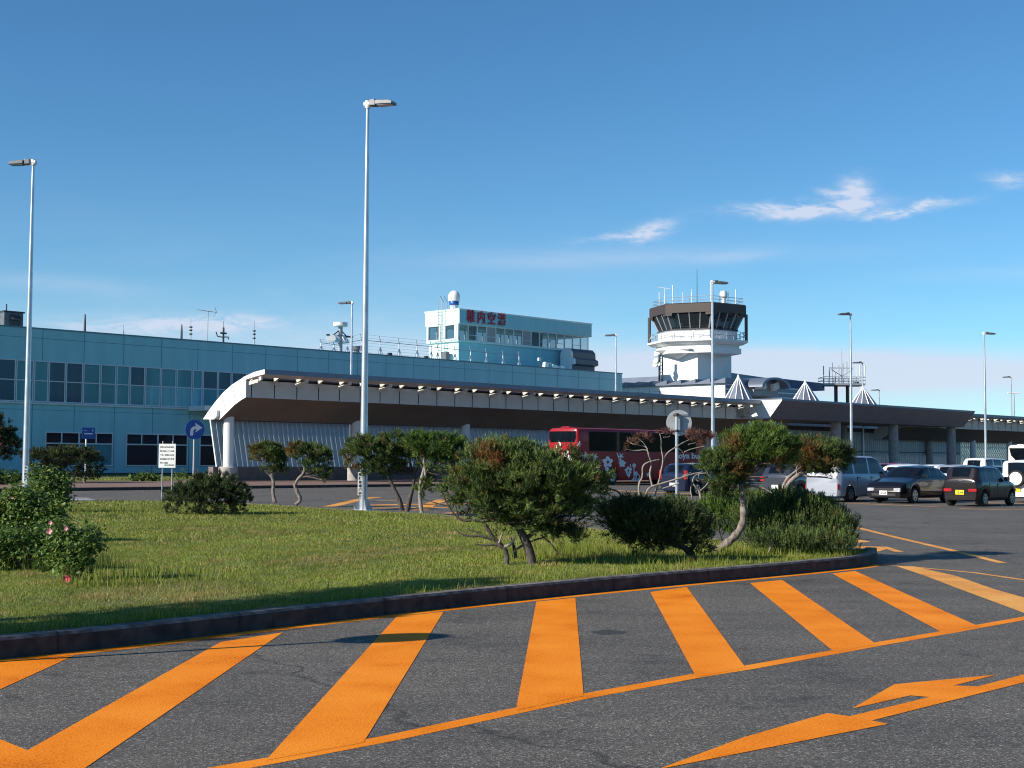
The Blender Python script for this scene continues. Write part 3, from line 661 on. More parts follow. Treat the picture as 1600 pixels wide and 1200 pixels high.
# ------------------------------------------------------------------ things on the terminal roof
def roof_at(px, w=-3.0): return F(px, 560, w)[0]
def mast(name, label, px, ytop, w=-2.5, r=0.06, cat='antenna', mname='dark_metal', group=None):
    s_, zt_ = F(px, ytop, w); t = ROOT(name, label, cat, s_, w, zroof, group); return t, zt_ - zroof
for px, yt, lab in [(133, 491, 'plain dark lightning rod on the roof edge, nearest the rooftop air conditioning box'), (284, 507, 'short dark lightning rod beside a thin ringed antenna on the roof')]:
    t, h = mast('lightning_rod', lab, px, yt); m = MB(); m.lathe([(0.16, 0), (0.16, 0.1), (0.1, 0.12), (0.09, h * 0.6), (0.05, h)], 8); m.build('rod', 'dark_metal', t, smooth=True)
    m = MB(); m.box(-0.2, 0.2, -0.2, 0.2, -0.02, 0.05); m.build('base', 'grey_metal', t)
for px, yt, lab in [(298.5, 497, 'thin ringed whip antenna just right of the short rod on the roof'), (397.5, 502, 'thin ringed whip antenna standing alone right of the forked antenna'), (193, 508, 'very thin faint whip antenna on the roof above the upper windows')]:
    t, h = mast('whip_antenna', lab, px, yt); m = MB(); m.tube([(0, 0, 0), (0, 0, h * 0.6)], 0.05, 6); m.tube([(0, 0, h * 0.6), (0, 0, h)], 0.02, 5); m.build('mast', 'grey_metal', t)
    if px != 193:
        for q_ in (0.35, 0.5, 0.62): m = MB(); m.lathe([(0.12, h * q_), (0.15, h * q_ + 0.05), (0.12, h * q_ + 0.12)], 8); m.build('ring', 'dark_metal', t)
t, h = mast('yagi_antenna', 'tall yagi television antenna with a horizontal boom on the roof', 325, 485)
m = MB(); m.tube([(0, 0, 0), (0, 0, h)], 0.04, 6); m.build('mast', 'grey_metal', t)
m = MB(); m.tube([(-1.1, 0, h - 0.02), (0.85, 0, h - 0.1)], 0.025, 5)
for i in range(7): x = -1.0 + i * 0.28; m.tube([(x, -0.3, h - 0.03), (x, 0.3, h - 0.03)], 0.015, 4)
m.tube([(0.6, -0.1, h + 0.3), (0.85, 0, h - 0.08), (0.6, 0.1, h - 0.45)], 0.03, 5); m.build('boom', 'grey_metal', t)
t, h = mast('forked_antenna', 'dark forked wind sensor mast with short curved arms on the roof', 349.5, 502)
m = MB(); m.tube([(0, 0, 0), (0, 0, h * 0.75)], 0.09, 6); m.tube([(0, 0, h * .7), (0, 0, h)], 0.02, 5); m.build('mast', 'dark_metal', t)
m = MB(); m.tube([(-0.75, 0, h * 0.55), (-0.6, 0, h * 0.38), (-0.3, 0, h * 0.36), (0.5, 0, h * 0.38), (0.5, 0, h * 0.28)], 0.05, 6); m.tube([(-0.3, 0, h * 0.52), (0.3, 0, h * 0.52)], 0.08, 6); m.build('arm', 'dark_metal', t)
# rooftop air conditioning box at the far left
s_, z_ = F(16, 487, -2.5); t = ROOT('rooftop_cooling_unit', 'dark boxy cooling unit at the left end of the roof', 'cooling unit', s_, -2.5, zroof); h = z_ - zroof
m = MB(); m.box(-0.75, 0.75, -0.6, 0.8, 0, h * 0.92); m.build('casing', 'ac_grey', t, bevel=0.02)
m = MB(); m.box(-0.8, 0.85, -0.65, 0.85, h * 0.92, h); m.build('lid', 'dark_metal', t)
m = MB(); m.box(-0.3, 0.45, -0.75, -0.6, h * 0.15, h * 0.8); m.obox((0.1, -0.85, h * 0.6), (0.75, 0.5, 0.08), Matrix.Rotation(R(25), 3, 'X')); m.build('air_hood', 'dark_metal', t)
m = MB(); m.tube([(-0.3, 0, h), (-0.3, 0, h + 0.55)], 0.05, 6); m.build('vent_pipe', 'dark_metal', t)
# camera / light mast
s_, z_ = F(532, 504, -4); t = ROOT('floodlight_mast', 'stout roof mast with a drum on top and floodlights hung from a crossbar', 'mast', s_, -4, zroof); h = z_ - zroof
m = MB(); m.tube([(0, 0, 0), (0, 0, h * 0.9)], 0.22, 10); m.build('pole', 'grey_metal', t, smooth=True)
m = MB(); m.lathe([(0.62, h * 0.88), (0.68, h * 0.9), (0.68, h)], 14); m.build('drum', 'tower_white', t, smooth=True)
m = MB(); m.box(-1.6, 1.5, -0.08, 0.08, h * 0.58, h * 0.63); m.tube([(-0.8, 0, h * 0.62), (0, 0, h * 0.8), (0.7, 0, h * 0.62)], 0.06, 6); m.build('crossbar', 'dark_metal', t)
for x in (-1.25, -0.7, 0.35): m = MB(); m.lathe([(0.16, -0.35), (0.42, 0.1), (0.44, 0.2)], 12); o = m.build('floodlight', 'tower_white', t, smooth=True); o.location = (x, -0.15, h * 0.48); o.rotation_euler = (R(60), 0, R(30 * (x + 0.4)))
# security fence on the roof
fw = -1.2
def fpost(px, ytop, kind=0):
    s_, z_ = F(px, ytop, fw); return s_, z_
fs_ = ROOT('roof_fence', 'wire security fence with bent barbed wire posts along the roof edge', 'fence', F(502, 540, fw)[0], fw, zroof)
sb = F(502, 540, fw)[0]; posts = [(502, 530), (522, 533), (543, 528), (565, 522), (594.5, 525), (624, 528), (652, 531), (674, 533), (684, 535.5), (711, 538), (735.5, 541), (760, 544), (786, 547), (811, 549)]
pz = []
for px, yt in posts:
    s_, z_ = F(px, yt, fw); x = s_ - sb; h = z_ - zroof; pz.append((x, h))
    m = MB(); m.tube([(x, 0, 0), (x, 0, h * 0.72), (x - 0.25, -0.1, h)], [0.06, 0.05, 0.03], 6); m.tube([(x - 0.35, 0, 0), (x, 0, h * 0.5)], 0.035, 5); m.tube([(x + 0.35, 0, 0), (x, 0, h * 0.5)], 0.035, 5); m.build('post', 'galvanised', fs_)
m = MB()
for (xa, ha), (xb, hb) in zip(pz[:-1], pz[1:]):
    m.tube([(xa, 0, ha * 0.72), (xb, 0, hb * 0.72)], 0.03, 5)
    for q_ in (0.15, 0.3, 0.45, 0.6): m.tube([(xa, 0, ha * q_), (xb, 0, hb * q_)], 0.011, 4)
    for q_ in (0.4, 0.95): m.tube([(xa - 0.25 * q_, -0.1 * q_, ha * (0.72 + 0.28 * q_)), (xb - 0.25 * q_, -0.1 * q_, hb * (0.72 + 0.28 * q_))], 0.011, 4)
m.build('wire', 'grey_metal', fs_)
# curved ventilation hood
s_, z_ = F(890, 580, -3.0); se_ = F(927, 580, -3.0)[0]; zt_ = F(900, 545, -3.0)[1]; t = ROOT('ventilation_hood', 'dark curved ventilation hood with a pale end plate at the right end of the roof', 'vent', s_, -3, zroof); h = zt_ - zroof; Lh = se_ - s_
pr = [(0.2, 0), (0.2, h * 0.3), (0.75, h * 0.35), (0.7, h * 0.55), (0.35, h * 0.6), (0.3, h * 0.85), (-0.1, h), (-0.8, h), (-1.2, h * 0.8), (-1.2, 0)]
m = MB(); m.prism(pr, lambda a, b_, t_: (t_, -a, b_), 0.12, Lh); m.build('hood', 'ac_grey', t)
m = MB(); m.prism([(a * 1.05, b_ * 1.02) for a, b_ in pr], lambda a, b_, t_: (t_, -a, b_), -0.1, 0.12); m.build('end_plate', 'white_metal', t)
s_, z_ = F(860, 569, -1.5); t = ROOT('roof_pipework', 'low white pipes and fan housings beside the ventilation hood', 'pipework', s_, -1.5, zroof)
for a, c, z0, z1 in [(-1.1, -0.5, 0, 0.75), (0.1, 0.9, 0.1, 0.55), (1.4, 2.0, 0, 0.5)]: m = MB(); m.obox(((a + c) / 2, 0, (z0 + z1) / 2), (c - a, 0.5, (z1 - z0)), Matrix.Rotation(R(8), 3, 'Y')); m.build('fan_housing', 'white_metal', t, bevel=0.05)
m = MB(); m.tube([(-0.6, 0, 0.5), (0.2, 0.1, 0.75), (0.5, 0, 0.3), (1.6, 0, 0.35)], 0.07, 6); m.build('pipe', 'white_metal', t)
s_, z_ = F(843, 559, -1.0); t = ROOT('small_wall_light', 'small floodlight on a short stem in front of the roof control room', 'light', s_, -1.0, zroof); h = z_ - zroof
m = MB(); m.tube([(0, 0, 0), (0, 0, h * 0.75)], 0.04, 6); m.build('stem', 'dark_metal', t); m = MB(); m.box(-0.2, 0.2, -0.12, 0.12, h * 0.7, h); m.build('lamp_head', 'frame_grey', t, bevel=0.03)
# back-up rail with lattice beside the control room front
for px, yt, lab in [(684 + 0, 552, None)]: pass
for px, lab in [(560, 'grey roof ventilator drum behind the tall street lamp'), ]:
    s_, z_ = F(558, 541, -2); t = ROOT('roof_ventilator', lab, 'ventilator', s_, -2, zroof); h = z_ - zroof; m = MB(); m.lathe([(0.3, 0), (0.3, h * 0.5), (0.5, h * 0.6), (0.55, h * 0.95), (0.4, h)], 12); m.build('drum', 'ac_grey', t, smooth=True)
for px, y_, lab in [(609, 553, 'small dark roof spotlight between the first fence posts'), (666, 558, 'small dark roof spotlight left of the roof control room')]:
    s_, z_ = F(px, y_, -0.6); t = ROOT('roof_spotlight', lab, 'light', s_, -0.6, zroof); m = MB(); m.box(-0.18, 0.18, -0.15, 0.15, 0.08, z_ - zroof + 0.1); m.build('lamp_head', 'dark_metal', t); m = MB(); m.tube([(0, 0, 0), (0, 0, 0.1)], 0.04, 6); m.build('stem', 'dark_metal', t)

# ================================================================== CANOPIES
tipw = 18.5
d = ray(317, 655); o_ = Vector((0, 0, EYE)) - P0; t_ = (tipw - o_.dot(N)) / d.dot(N); sC = (o_ + d * t_).dot(U)
sfn = lambda px, py: S(px, py, sC)
arcout = [sfn(*p) for p in [(317, 655), (324, 645), (335, 630), (348, 615), (362, 603), (376, 594)]]
roof_out = [sfn(*p) for p in [(317, 655), (324, 644), (335, 629), (348, 613.5), (362, 601), (380, 589.5), (397, 581.5), (414, 577)]]
roof_in = [sfn(*p) for p in [(414, 584.5), (398, 588.5), (384, 594)]]
arcin = [sfn(*p) for p in [(384, 620.8), (376, 625.5), (366, 633), (356, 643), (343, 655.5)]]
fas_w = arcin[0][0]; fas_z0 = arcin[0][1]; fas_z1 = roof_in[-1][1]; wfront = roof_in[0][0]; zfront0 = roof_in[0][1]; zfront1 = roof_out[-1][1]
print('canopy', sC, 'fascia w', fas_w, fas_z0, fas_z1, 'front', wfront, zfront0, zfront1)
mat('cream_metal', (0.66, 0.62, 0.54), 0.5, var=.05)
ja = F(393, 610, fas_w)[0]; jb = F(682.5, 625, fas_w)[0]; dJ = (jb - ja) / 9
def canopy(label, s0, s1, jstart, colw, cols, slat_range, lattice=False, end0=True):
    c = ROOT('covered_walkway', label, 'walkway canopy', s0, 0, 0)
    fn = lambda a, b_, t: (t - s0, -a, b_)
    body = [arcout[i] for i in range(len(arcout))] + [(fas_w, fas_z1 + 0.02)] + arcin
    body = arcout[:1] + arcout[1:] + [(fas_w, fas_z1)] + arcin
    n = len(body); mi = [1] * n
    for i in range(n):
        a = i
        if i < len(arcout): mi[i] = 0                     # top skin
        elif i == len(arcout): mi[i] = 2                  # fascia
        else: mi[i] = 1                                   # soffit
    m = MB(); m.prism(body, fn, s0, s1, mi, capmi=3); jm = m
    # thin outer skin over the body and past the fascia as far as the louvre zone
    z_at = lambda w_: np.interp(w_, [p[0] for p in roof_out], [p[1] for p in roof_out])
    wl1 = fas_w + 0.25
    sk = [p for p in roof_out if p[0] < wl1] + [(wl1, float(z_at(wl1)))]
    skl = [(p[0], p[1] - 0.16) for p in sk[::-1]]; skl = [(a, b_) for a, b_ in skl if a > roof_out[3][0]]
    m = MB(); m.prism(sk + skl, fn, s0 + 0.02, s1, 0, capmi=1); m.build('roof_skin', ['roof_metal', 'white_metal'], c)
    # front edge beam
    wb = wfront - 1.0
    m = MB(); m.prism([(wb, float(z_at(wb))), (wfront, zfront1), (wfront, zfront0), (wb, float(z_at(wb)) - 0.32)], fn, s0, s1, [0, 0, 1, 1], capmi=1); m.build('edge_beam', ['roof_metal', 'fascia_grey'], c)
    if end0:                                              # full end piece joins beam and body
        m = MB(); m.prism([p for p in roof_out if p[0] >= fas_w - 1.2] + roof_in[:2] + [(fas_w - 0.3, roof_in[-1][1] - 0.02)], fn, s0 - 0.03, s0 + 0.55, 0); m.build('end_arm', 'white_metal', c)
        m = MB()
        for p, q_ in [((328, 641), (334, 655)), ((347, 617), (352, 640)), ((363, 603), (368, 627))]:
            a = sfn(*p); e = sfn(*q_); m.add([(-0.008, -a[0], a[1]), (-0.008, -a[0] - 0.03, a[1]), (-0.008, -e[0] - 0.03, e[1]), (-0.008, -e[0], e[1])], [(0, 1, 2, 3)])
        m.build('end_joint', 'joint_dark', c, fixn=False)
        a = sfn(338, 646); m = MB(); m.prism([(-.42, .2), (.42, .2), (.36, -.22), (.15, -.36), (-.15, -.36), (-.36, -.22)], lambda p_, q_, t: (t, p_, q_), -0.22, 0); oo = m.build('end_lamp', 'frame_grey', c, bevel=.03); oo.location = (0, -a[0], a[1])
    # vertical joints of fascia panels, brackets and louvre panels
    lv = MB(); j = jstart; i = 0
    while j < s1 - 0.3:
        if j > s0:
            x = j - s0; jm.box(x - 0.03, x + 0.03, -fas_w - 0.012, -fas_w + 0.02, fas_z0 + 0.02, fas_z1, 4)
            big = i % 2 == 0; dz = 0.36 if big else 0.34; br = MB()
            zt1 = float(z_at(fas_w + 0.2)) - 0.14; wt = wfront - 0.95
            # bracket plates across the walkway, their ends catch the sun
            fe = lambda a, b_, t: (t - s0, -a, b_); zr = lambda w_: float(z_at(w_)); q0 = fas_w + 0.32; q1 = min(wt, fas_w + 1.25)
            br.prism([(q0, zr(q0) - .42), (q0, zr(q0) - .17), (q1, zr(q1) - .19), (q1, zr(q1) - .24)], fe, j - 0.34, j - 0.26)
            br.prism([(fas_w, zr(fas_w) - .5), (fas_w, zr(fas_w) - .2), (q0, zr(q0) - .2), (q0, zr(q0) - .3)], fe, j - 0.04, j + 0.04)
            bo = br.build('bracket', 'cream_metal', c)
            if big:
                q2 = fas_w + .5; q3 = fas_w + 1.45
                m = MB(); m.prism([(q2, zr(q2) - .72), (q2, zr(q2) - .5), (q3, zr(q3) - .52), (q3, zr(q3) - .74)], fe, j - 0.56, j - 0.44)
                m.prism([(q3 + .08, zr(q3) - .66), (q3 + .08, zr(q3) - .4), (q3 + .34, zr(q3) - .38), (q3 + .34, zr(q3) - .6)], fe, j - 0.56, j - 0.44); m.build('light_bar', 'cream_metal', bo)
            x1 = x + 0.35; x2 = x + dJ - 2.15
            lv.add([(x1, -wl1, float(z_at(wl1)) - 0.03), (x2, -wl1, float(z_at(wl1)) - 0.03), (x2, -wb, float(z_at(wb)) - 0.03), (x1, -wb, float(z_at(wb)) - 0.03),
                    (x1, -wl1, float(z_at(wl1)) - 0.15), (x2, -wl1, float(z_at(wl1)) - 0.15), (x2, -wb, float(z_at(wb)) - 0.15), (x1, -wb, float(z_at(wb)) - 0.15)],
                   [(0, 1, 2, 3), (7, 6, 5, 4), (0, 4, 5, 1), (1, 5, 6, 2), (2, 6, 7, 3), (3, 7, 4, 0)])
        j += dJ; i += 1
    jm.build('roof_body', ['roof_metal', 'soffit_brown', 'fascia_grey', 'white_metal', 'joint_dark'], c); lv.build('louvre', 'panel_grey', c)
    # columns
    for s_, colw in cols:
        x = s_ - s0; m = MB(); zt_ = float(np.interp(colw, [p[0] for p in arcin[::-1]], [p[1] for p in arcin[::-1]]))
        m.lathe([(0.34, 1.12), (0.34, zt_ + 0.25)], 20, (x, -colw, 0)); co = m.build('column', 'tower_white', c, smooth=True)
        m = MB(); m.lathe([(0.62, 0.1), (0.62, 1.05), (0.56, 1.12), (0.3, 1.13)], 20, (x, -colw, 0)); m.build('column_base', 'concrete', co, smooth=True)
    # plinth wall and leaning screen
    a0, a1 = slat_range; wbz = 1.1; wtop = PT; wbot = PW - .15; ztop = arcin[-1][1] + 0.15
    m = MB(); m.prism([(PW - .6, 0.1), (PW, 0.1), (PW, wbz), (PW - .6, wbz)], fn, a0 - 0.4, a1); m.build('plinth', 'concrete_brown', c, bevel=0.02)
    m = MB(); m.add([fn(wtop - 0.12, ztop, a0), fn(wtop - 0.12, ztop, a1), fn(wbot - 0.12, wbz, a1), fn(wbot - 0.12, wbz, a0)], [(0, 1, 2, 3)]); m.build('screen', 'screen_glass', c, fixn=False)
    m = MB()
    if not lattice:
        s_ = a0; ii = 0
        while s_ < a1:
            r_ = 0.035 if ii % 3 else 0.055
            m.tube([fn(wtop, ztop, s_), fn(wbot, wbz, s_)], r_ if s_ > a0 + .01 else 0.09, 4, caps=False); s_ += 0.42 if s_ < a0 + 40 else 0.6; ii += 1
    else:
        s_ = a0; H_ = ztop - wbz
        while s_ < a1:
            for sg in (0, 1):
                sa, sb_ = (s_, s_ + 1.9) if sg else (s_ + 1.9, s_)
                m.tube([fn(wtop + sg * 0.06, ztop, sa), fn(wbot + sg * 0.06, wbz, sb_)], 0.045, 4, caps=False)
            s_ += 0.62
    m.build('slat', 'frame_grey' if not lattice else 'white_metal', c)
    m = MB(); m.prism([(wtop - 0.3, ztop - 0.1), (wtop + 0.3, ztop - 0.1), (wtop + 0.3, ztop + 0.15), (wtop - 0.3, ztop + 0.15)], fn, a0, a1); m.build('head_rail', 'dark_metal', c)
    return c
CW = 22.6
sS = sC + 1.6; PT = S(329, 662, sS)[0]; PW = S(341, 735, sS)[0]; print('screen', sS, PT, PW, [round(S(357, 700, sC + q_)[0], 2) for q_ in (0, .5, 1, 1.5)]); CO = .7; CW = S(357, 700, sC + CO)[0]; cs = [sC + CO, F(557, 700, CW)[0], F(727, 700, CW)[0]]; dC = (cs[2] - cs[0]) / 2; cs = [cs[0] + dC * i for i in range(6)]; print('CW', CW)
sEnd = F(1206, 640, wfront)[0]
print('cols', cs, 'sEnd', sEnd)
canopy('long curved walkway canopy with grey fascia panels and leaning slat screen, nearest the terminal', sC, sEnd, ja, CW, [(c_, CW) for c_ in cs if c_ < sEnd - 1], (sS, sEnd - 3))
# entrance canopy in the middle
wc = wfront + 2.2
sE0, zE1 = F(1222, 624, wc); sE1 = F(1523, 645, wc)[0]; wE, zE0 = S(1202, 653.6, sE0)
wE = max(wE, 24.0)
ec = ROOT('entrance_canopy', 'large flat grey entrance canopy with a slanted front between the two curved walkways', 'entrance canopy', sE0, 0, 0)
fn = lambda a, b_, t: (t - sE0, -a, b_)
print('entrance', sE0, sE1, zE1, wE, zE0, wc)
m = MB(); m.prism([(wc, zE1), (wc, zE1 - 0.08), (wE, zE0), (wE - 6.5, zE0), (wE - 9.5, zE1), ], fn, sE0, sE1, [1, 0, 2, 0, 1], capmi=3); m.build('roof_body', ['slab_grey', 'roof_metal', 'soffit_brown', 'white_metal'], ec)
m = MB(); m.prism([(wc + 0.03, zE1 + 0.1), (wc + 0.03, zE1 + 0.003), (wE - 9.6, zE1 + 0.003), (wE - 9.6, zE1 + 0.1)], fn, sE0 - 0.03, sE1 + 0.03); m.build('roof_edge', 'roof_metal', ec)
wcol = wE - 1.2
for px in (1306, 1396, 1486): 
    s_ = F(px, 690, wcol)[0]; m = MB(); m.lathe([(0.5, 0.1), (0.5, zE0 + 0.01)], 20, (s_ - sE0, -wcol, 0)); m.build('column', 'concrete', ec, smooth=True)
for px in (1224, 1318, 1452):
    s_ = F(px, 690, wcol - 5)[0]; m = MB(); m.lathe([(0.4, 0.1), (0.4, zE0 + 0.01)], 16, (s_ - sE0, -wcol + 5, 0)); m.build('column', 'concrete', ec, smooth=True)
# glazed entrance screen behind
ws = wE - 6.6; a0 = F(1225, 690, ws)[0]; a1 = F(1500, 690, ws)[0]
mat('inner_pale', (.42, .48, .54), .6, var=.2, scale=1.5, stretch=(3, 3, .1))
es = ROOT('entrance_screen', 'tall glazed screen with thin vertical bars under the entrance canopy', 'glass screen', a0, ws, 0); Ls = a1 - a0; zs = zE0 - 0.5
m = MB(); x = 0; i = 0
while x < Ls:
    m.box(x, x + (0.12 if i % 6 == 0 else 0.05), -0.05, 0.05, 0.15, zs - 0.2); x += 0.46; i += 1
m.build('mullion', 'frame_grey', es)
m = MB(); m.box(0, Ls, -0.09, 0.09, zs - 0.2, zs + 0.25); m.box(0, Ls, -0.07, 0.07, 2.75, 2.85); m.build('head_rail', 'dark_metal', es)
m = MB(); m.box(0, Ls, -0.015, 0.015, 0.15, zs - 0.2); m.build('pane', 'screen_glass', es)
m = MB(); m.box(-6, Ls + 6, 6.0, 6.2, 0.1, zs + 1.6); m.build('inner_wall', 'inner_pale', es)
for px, gl in ((1385, 'slim white guide post by the entrance screen, second from the left'), (1415, 'slim white guide post by the entrance screen, third from the left'), (1437, 'slim white guide post by the entrance screen, left of the close pair'), (1445, 'slim white guide post by the entrance screen, rightmost one'), (1365, 'slim white guide post by the entrance screen, leftmost one')):
    x = F(px, 720, wE - 4)[0]; t = ROOT('guide_post', gl, 'post', x, wE - 4, 0.15, 'white guide posts by the entrance'); m = MB(); m.lathe([(0.09, 0), (0.09, 2.3), (0.05, 2.36)], 8); m.build('shaft', 'white_metal', t); m = MB(); m.lathe([(0.16, 0), (0.16, 0.08)], 8); m.build('base', 'grey_metal', t)
# third canopy: second curved walkway running out of frame
sD = F(1500, 660, wfront)[0] + 1.0
c3 = [F(1452, 700, CW)[0] + dC * i for i in range(0, 8)]
canopy('curved walkway canopy with crossed lattice screen running past the parked coach', sD - 10, sD + 70, sD - 10, CW, [(F(1520, 700, CW)[0] + dC * 0.95 * i, CW) for i in range(6)], (sD - 9.5, sD + 69), lattice=True, end0=False)

# ================================================================== NEW TERMINAL WING behind the canopies
wN = 3.0
# lit end wall runs along N, near corner at px 1133
Yc = 150.0; pc = W(1133, 599, Yc); rel = pc - P0; sN, wNc, zN = rel.dot(U), rel.dot(N), pc.z
wing = ROOT('terminal_wing', 'white panelled terminal wing with dark metal roof and an arched dormer', 'building', sN, wNc, 0)
Lw = 30
LW = F(1262, 600, wNc)[0] - sN
b = MB(); b.box(0, LW, 0, 40, -0.2, zN)
# panel joints on the lit end wall
for i in range(1, 22): b.box(-0.012, 0.01, i * 1.5 - 0.02, i * 1.5 + 0.02, zN - 6, zN - 0.1, 1)
for i in range(1, 8): b.box(-0.010, 0.01, 0.02, 39.9, zN - i * 0.62 - 0.02, zN - i * 0.62 + 0.02, 1)
b.build('wall', ['white_metal', 'panel_grey'], wing)
b = MB()
for i in range(1, 9): b.box(0.05, LW - .1, -0.012 - 0.0, 0.0, zN - i * 0.55, zN - i * 0.55 + 0.42)
b.build('cladding', 'roof_metal', wing)
# stepped metal roof: seams give a saw-tooth edge over the end wall
b = MB()
for i in range(20):
    y = i * 2.0 - 0.3; b.prism([(y, zN + 0.02), (y + 2.0, zN + 0.02), (y + 2.0, zN + 0.15), (y, zN + 0.6)], lambda a, b_, t: (t, a, b_), -0.4, 12)
b.prism([(0, zN + 0.02), (0, zN + 0.9), (6, zN + 1.7), (14, zN + 2.2), (14, zN + 0.02)], lambda a, b_, t: (t, a, b_), 20, 20.5)
b.build('roof', 'roof_metal', wing)
xr = lambda px, py, w_: F(px, py, w_)[0] - sN
# hall behind to the right, arched dormer
b = MB(); zA = F(1245, 603, wNc - 8)[1]; zA0 = F(1150, 587, wNc - 8)[1]
b.prism([(xr(1143, 600, wNc - 8), 0), (xr(1143, 600, wNc - 8), zA0 + 0.3), (xr(1228, 600, wNc - 8), zA0 - 0.1), (xr(1258, 600, wNc - 8), zA0 - 1.6), (xr(1262, 600, wNc - 8), 0)], lambda a, b_, t: (a, t, b_), 8, 30)
b.build('hall', 'roof_metal', wing)
m = MB()
for i in range(7): m.box(xr(1143, 600, wNc - 8) + 0.2, xr(1256, 600, wNc - 8), 7.93, 7.99, zA0 - 2.0 - i * 0.55, zA0 - 1.95 - i * 0.55)
m.build('roof_seam', 'joint_dark', wing)
xa, xb = xr(1172, 600, wNc + 1), xr(1217, 600, wNc + 1); xc = (xa + xb) / 2; ra = (xb - xa) / 2; za = F(1195, 590.5, wNc + 1)[1]; zb = F(1195, 619, wNc + 1)[1]
hr = za - zb - 0.9
def arch(r1, h1, n=16): return [(xc - r1 * math.cos(math.pi * i / n), zb + 0.9 + h1 * math.sin(math.pi * i / n)) for i in range(n + 1)]
ou, inn = arch(ra, hr), arch(ra * 0.84, hr * 0.82)
m = MB(); m.prism(ou + inn[::-1], lambda a, b_, t: (a, t, b_), -2.6, 6); do = m.build('dormer', 'roof_metal', wing, smooth=True)
m = MB(); m.prism(inn + [(xb - 0.4, zb), (xa + 0.4, zb)], lambda a, b_, t: (a, t, b_), -1.2, 6); m.build('tympanum', 'panel_grey', do)
m = MB()
for x, w_ in [(xa + ra * 0.30, 0.7), (xa + ra * 0.62, 0.55), (xa + ra * 1.45, 1.1)]:
    m.obox((x, -1.5, zb + 1.15), (w_, 0.5, 0.8), Matrix.Rotation(R(-18), 3, 'Y'))
m.build('reveal', 'white_metal', do)
b = MB(); b.box(xr(1216, 600, wNc - 12), xr(1229, 600, wNc - 12), 12, 16, zA0 - 1, F(1222, 594, wNc - 12)[1]); b.build('plant_room', 'ac_grey', wing)
# ribbed skylight cones
for i, (px, ya, xb0, xb1, yb) in enumerate([(1153.5, 588, 1133, 1176, 628), (1258, 596.5, 1238, 1279, 630), (1348.5, 605, 1331, 1369, 634)]):
    Yn = 128 + i * 8; ap = W(px, ya, Yn); rr_ = (xb1 - xb0) / 2 / FPX * Yn; zb_ = W(px, yb, Yn).z
    lab = ['ribbed white skylight cone beside the white panelled wing', 'ribbed white skylight cone right of the arched dormer', 'ribbed white skylight cone behind the antenna platform'][i]
    t = thing('skylight_cone', lab, 'skylight', (ap.x, ap.y, zb_), R(10), 'ribbed skylight cones'); h = ap.z - zb_; rr_ *= 1.12; h2 = h * 1.0
    m = MB(); m.lathe([(rr_ * 1.0, -0.6), (rr_, 0), (0.02, h2)], 12); m.build('glazing', 'roof_metal', t)
    m = MB()
    for k_ in range(12): a = 2 * math.pi * k_ / 12; m.tube([(rr_ * math.cos(a), rr_ * math.sin(a), -0.6), (rr_ * math.cos(a), rr_ * math.sin(a), 0), (0, 0, h2 + 0.05)], [.065, .065, .04], 5)
    m.build('rib', 'white_metal', t)
    m = MB(); m.lathe([(0.16, h2 - 0.1), (0.02, h2 + 0.2)], 8); m.build('finial', 'white_metal', t)
    m = MB(); m.lathe([(rr_ * 1.1, -1.4), (rr_ * 1.1, -0.6)], 12); m.build('drum', 'concrete', t)

# ================================================================== CONTROL TOWER
YT = 160.0; kx = YT / FPX
ctr = W(1089.5, 600, YT)
ct = thing('control_tower', 'white airport control tower with dark brown roof and slanted glass cab', 'control tower', (ctr.x, ctr.y, 0), -math.atan2(ctr.x, ctr.y))
zz = lambda y: W(1089.5, y, YT).z
hexa = [(-5.6, 1.3), (-3.6, -3.4), (1.7, -5.0), (5.6, -1.3), (3.6, 3.4), (-1.7, 5.0)]
def loft(mb, layers, mi=0, cap=True):
    vs = []; fs = []
    for sc0, z in layers: vs += [(x * sc0, y * sc0, z) for x, y in hexa]
    for j in range(len(layers) - 1):
        for k_ in range(6): fs.append((j * 6 + k_, j * 6 + (k_ + 1) % 6, (j + 1) * 6 + (k_ + 1) % 6, (j + 1) * 6 + k_))
    if cap: fs.append(tuple(range(6))[::-1]); fs.append(tuple((len(layers) - 1) * 6 + k_ for k_ in range(6)))
    mb.add(vs, fs, mi)
# shaft, square to the terminal
am = RZ + math.atan2(ctr.x, ctr.y)
m = MB(); rot = Matrix.Rotation(am, 3, 'Z'); hw = 33 * kx / 0.8; 
lit, shd = 57 * kx / 0.807, 53 * kx / 0.59
x1 = 0.5 * kx; cxn = Vector((math.cos(am), math.sin(am), 0)); cyn = Vector((-math.sin(am), math.cos(am), 0))
near_c = Vector((x1 - 0, -3.2, 0)); cc = near_c + cxn * shd / 2 + cyn * lit / 2
m.obox((cc.x, cc.y, zz(552) / 2), (shd, lit, zz(552)), rot); m.build('shaft', 'tower_white', ct)
m = MB(); loft(m, [(0.86, zz(554)), (0.86, zz(536))]); m.build('drum', 'tower_white', ct)
m = MB(); loft(m, [(0.90, zz(555)), (0.90, zz(546.5))]); m.build('drum_band', 'tower_white', ct)
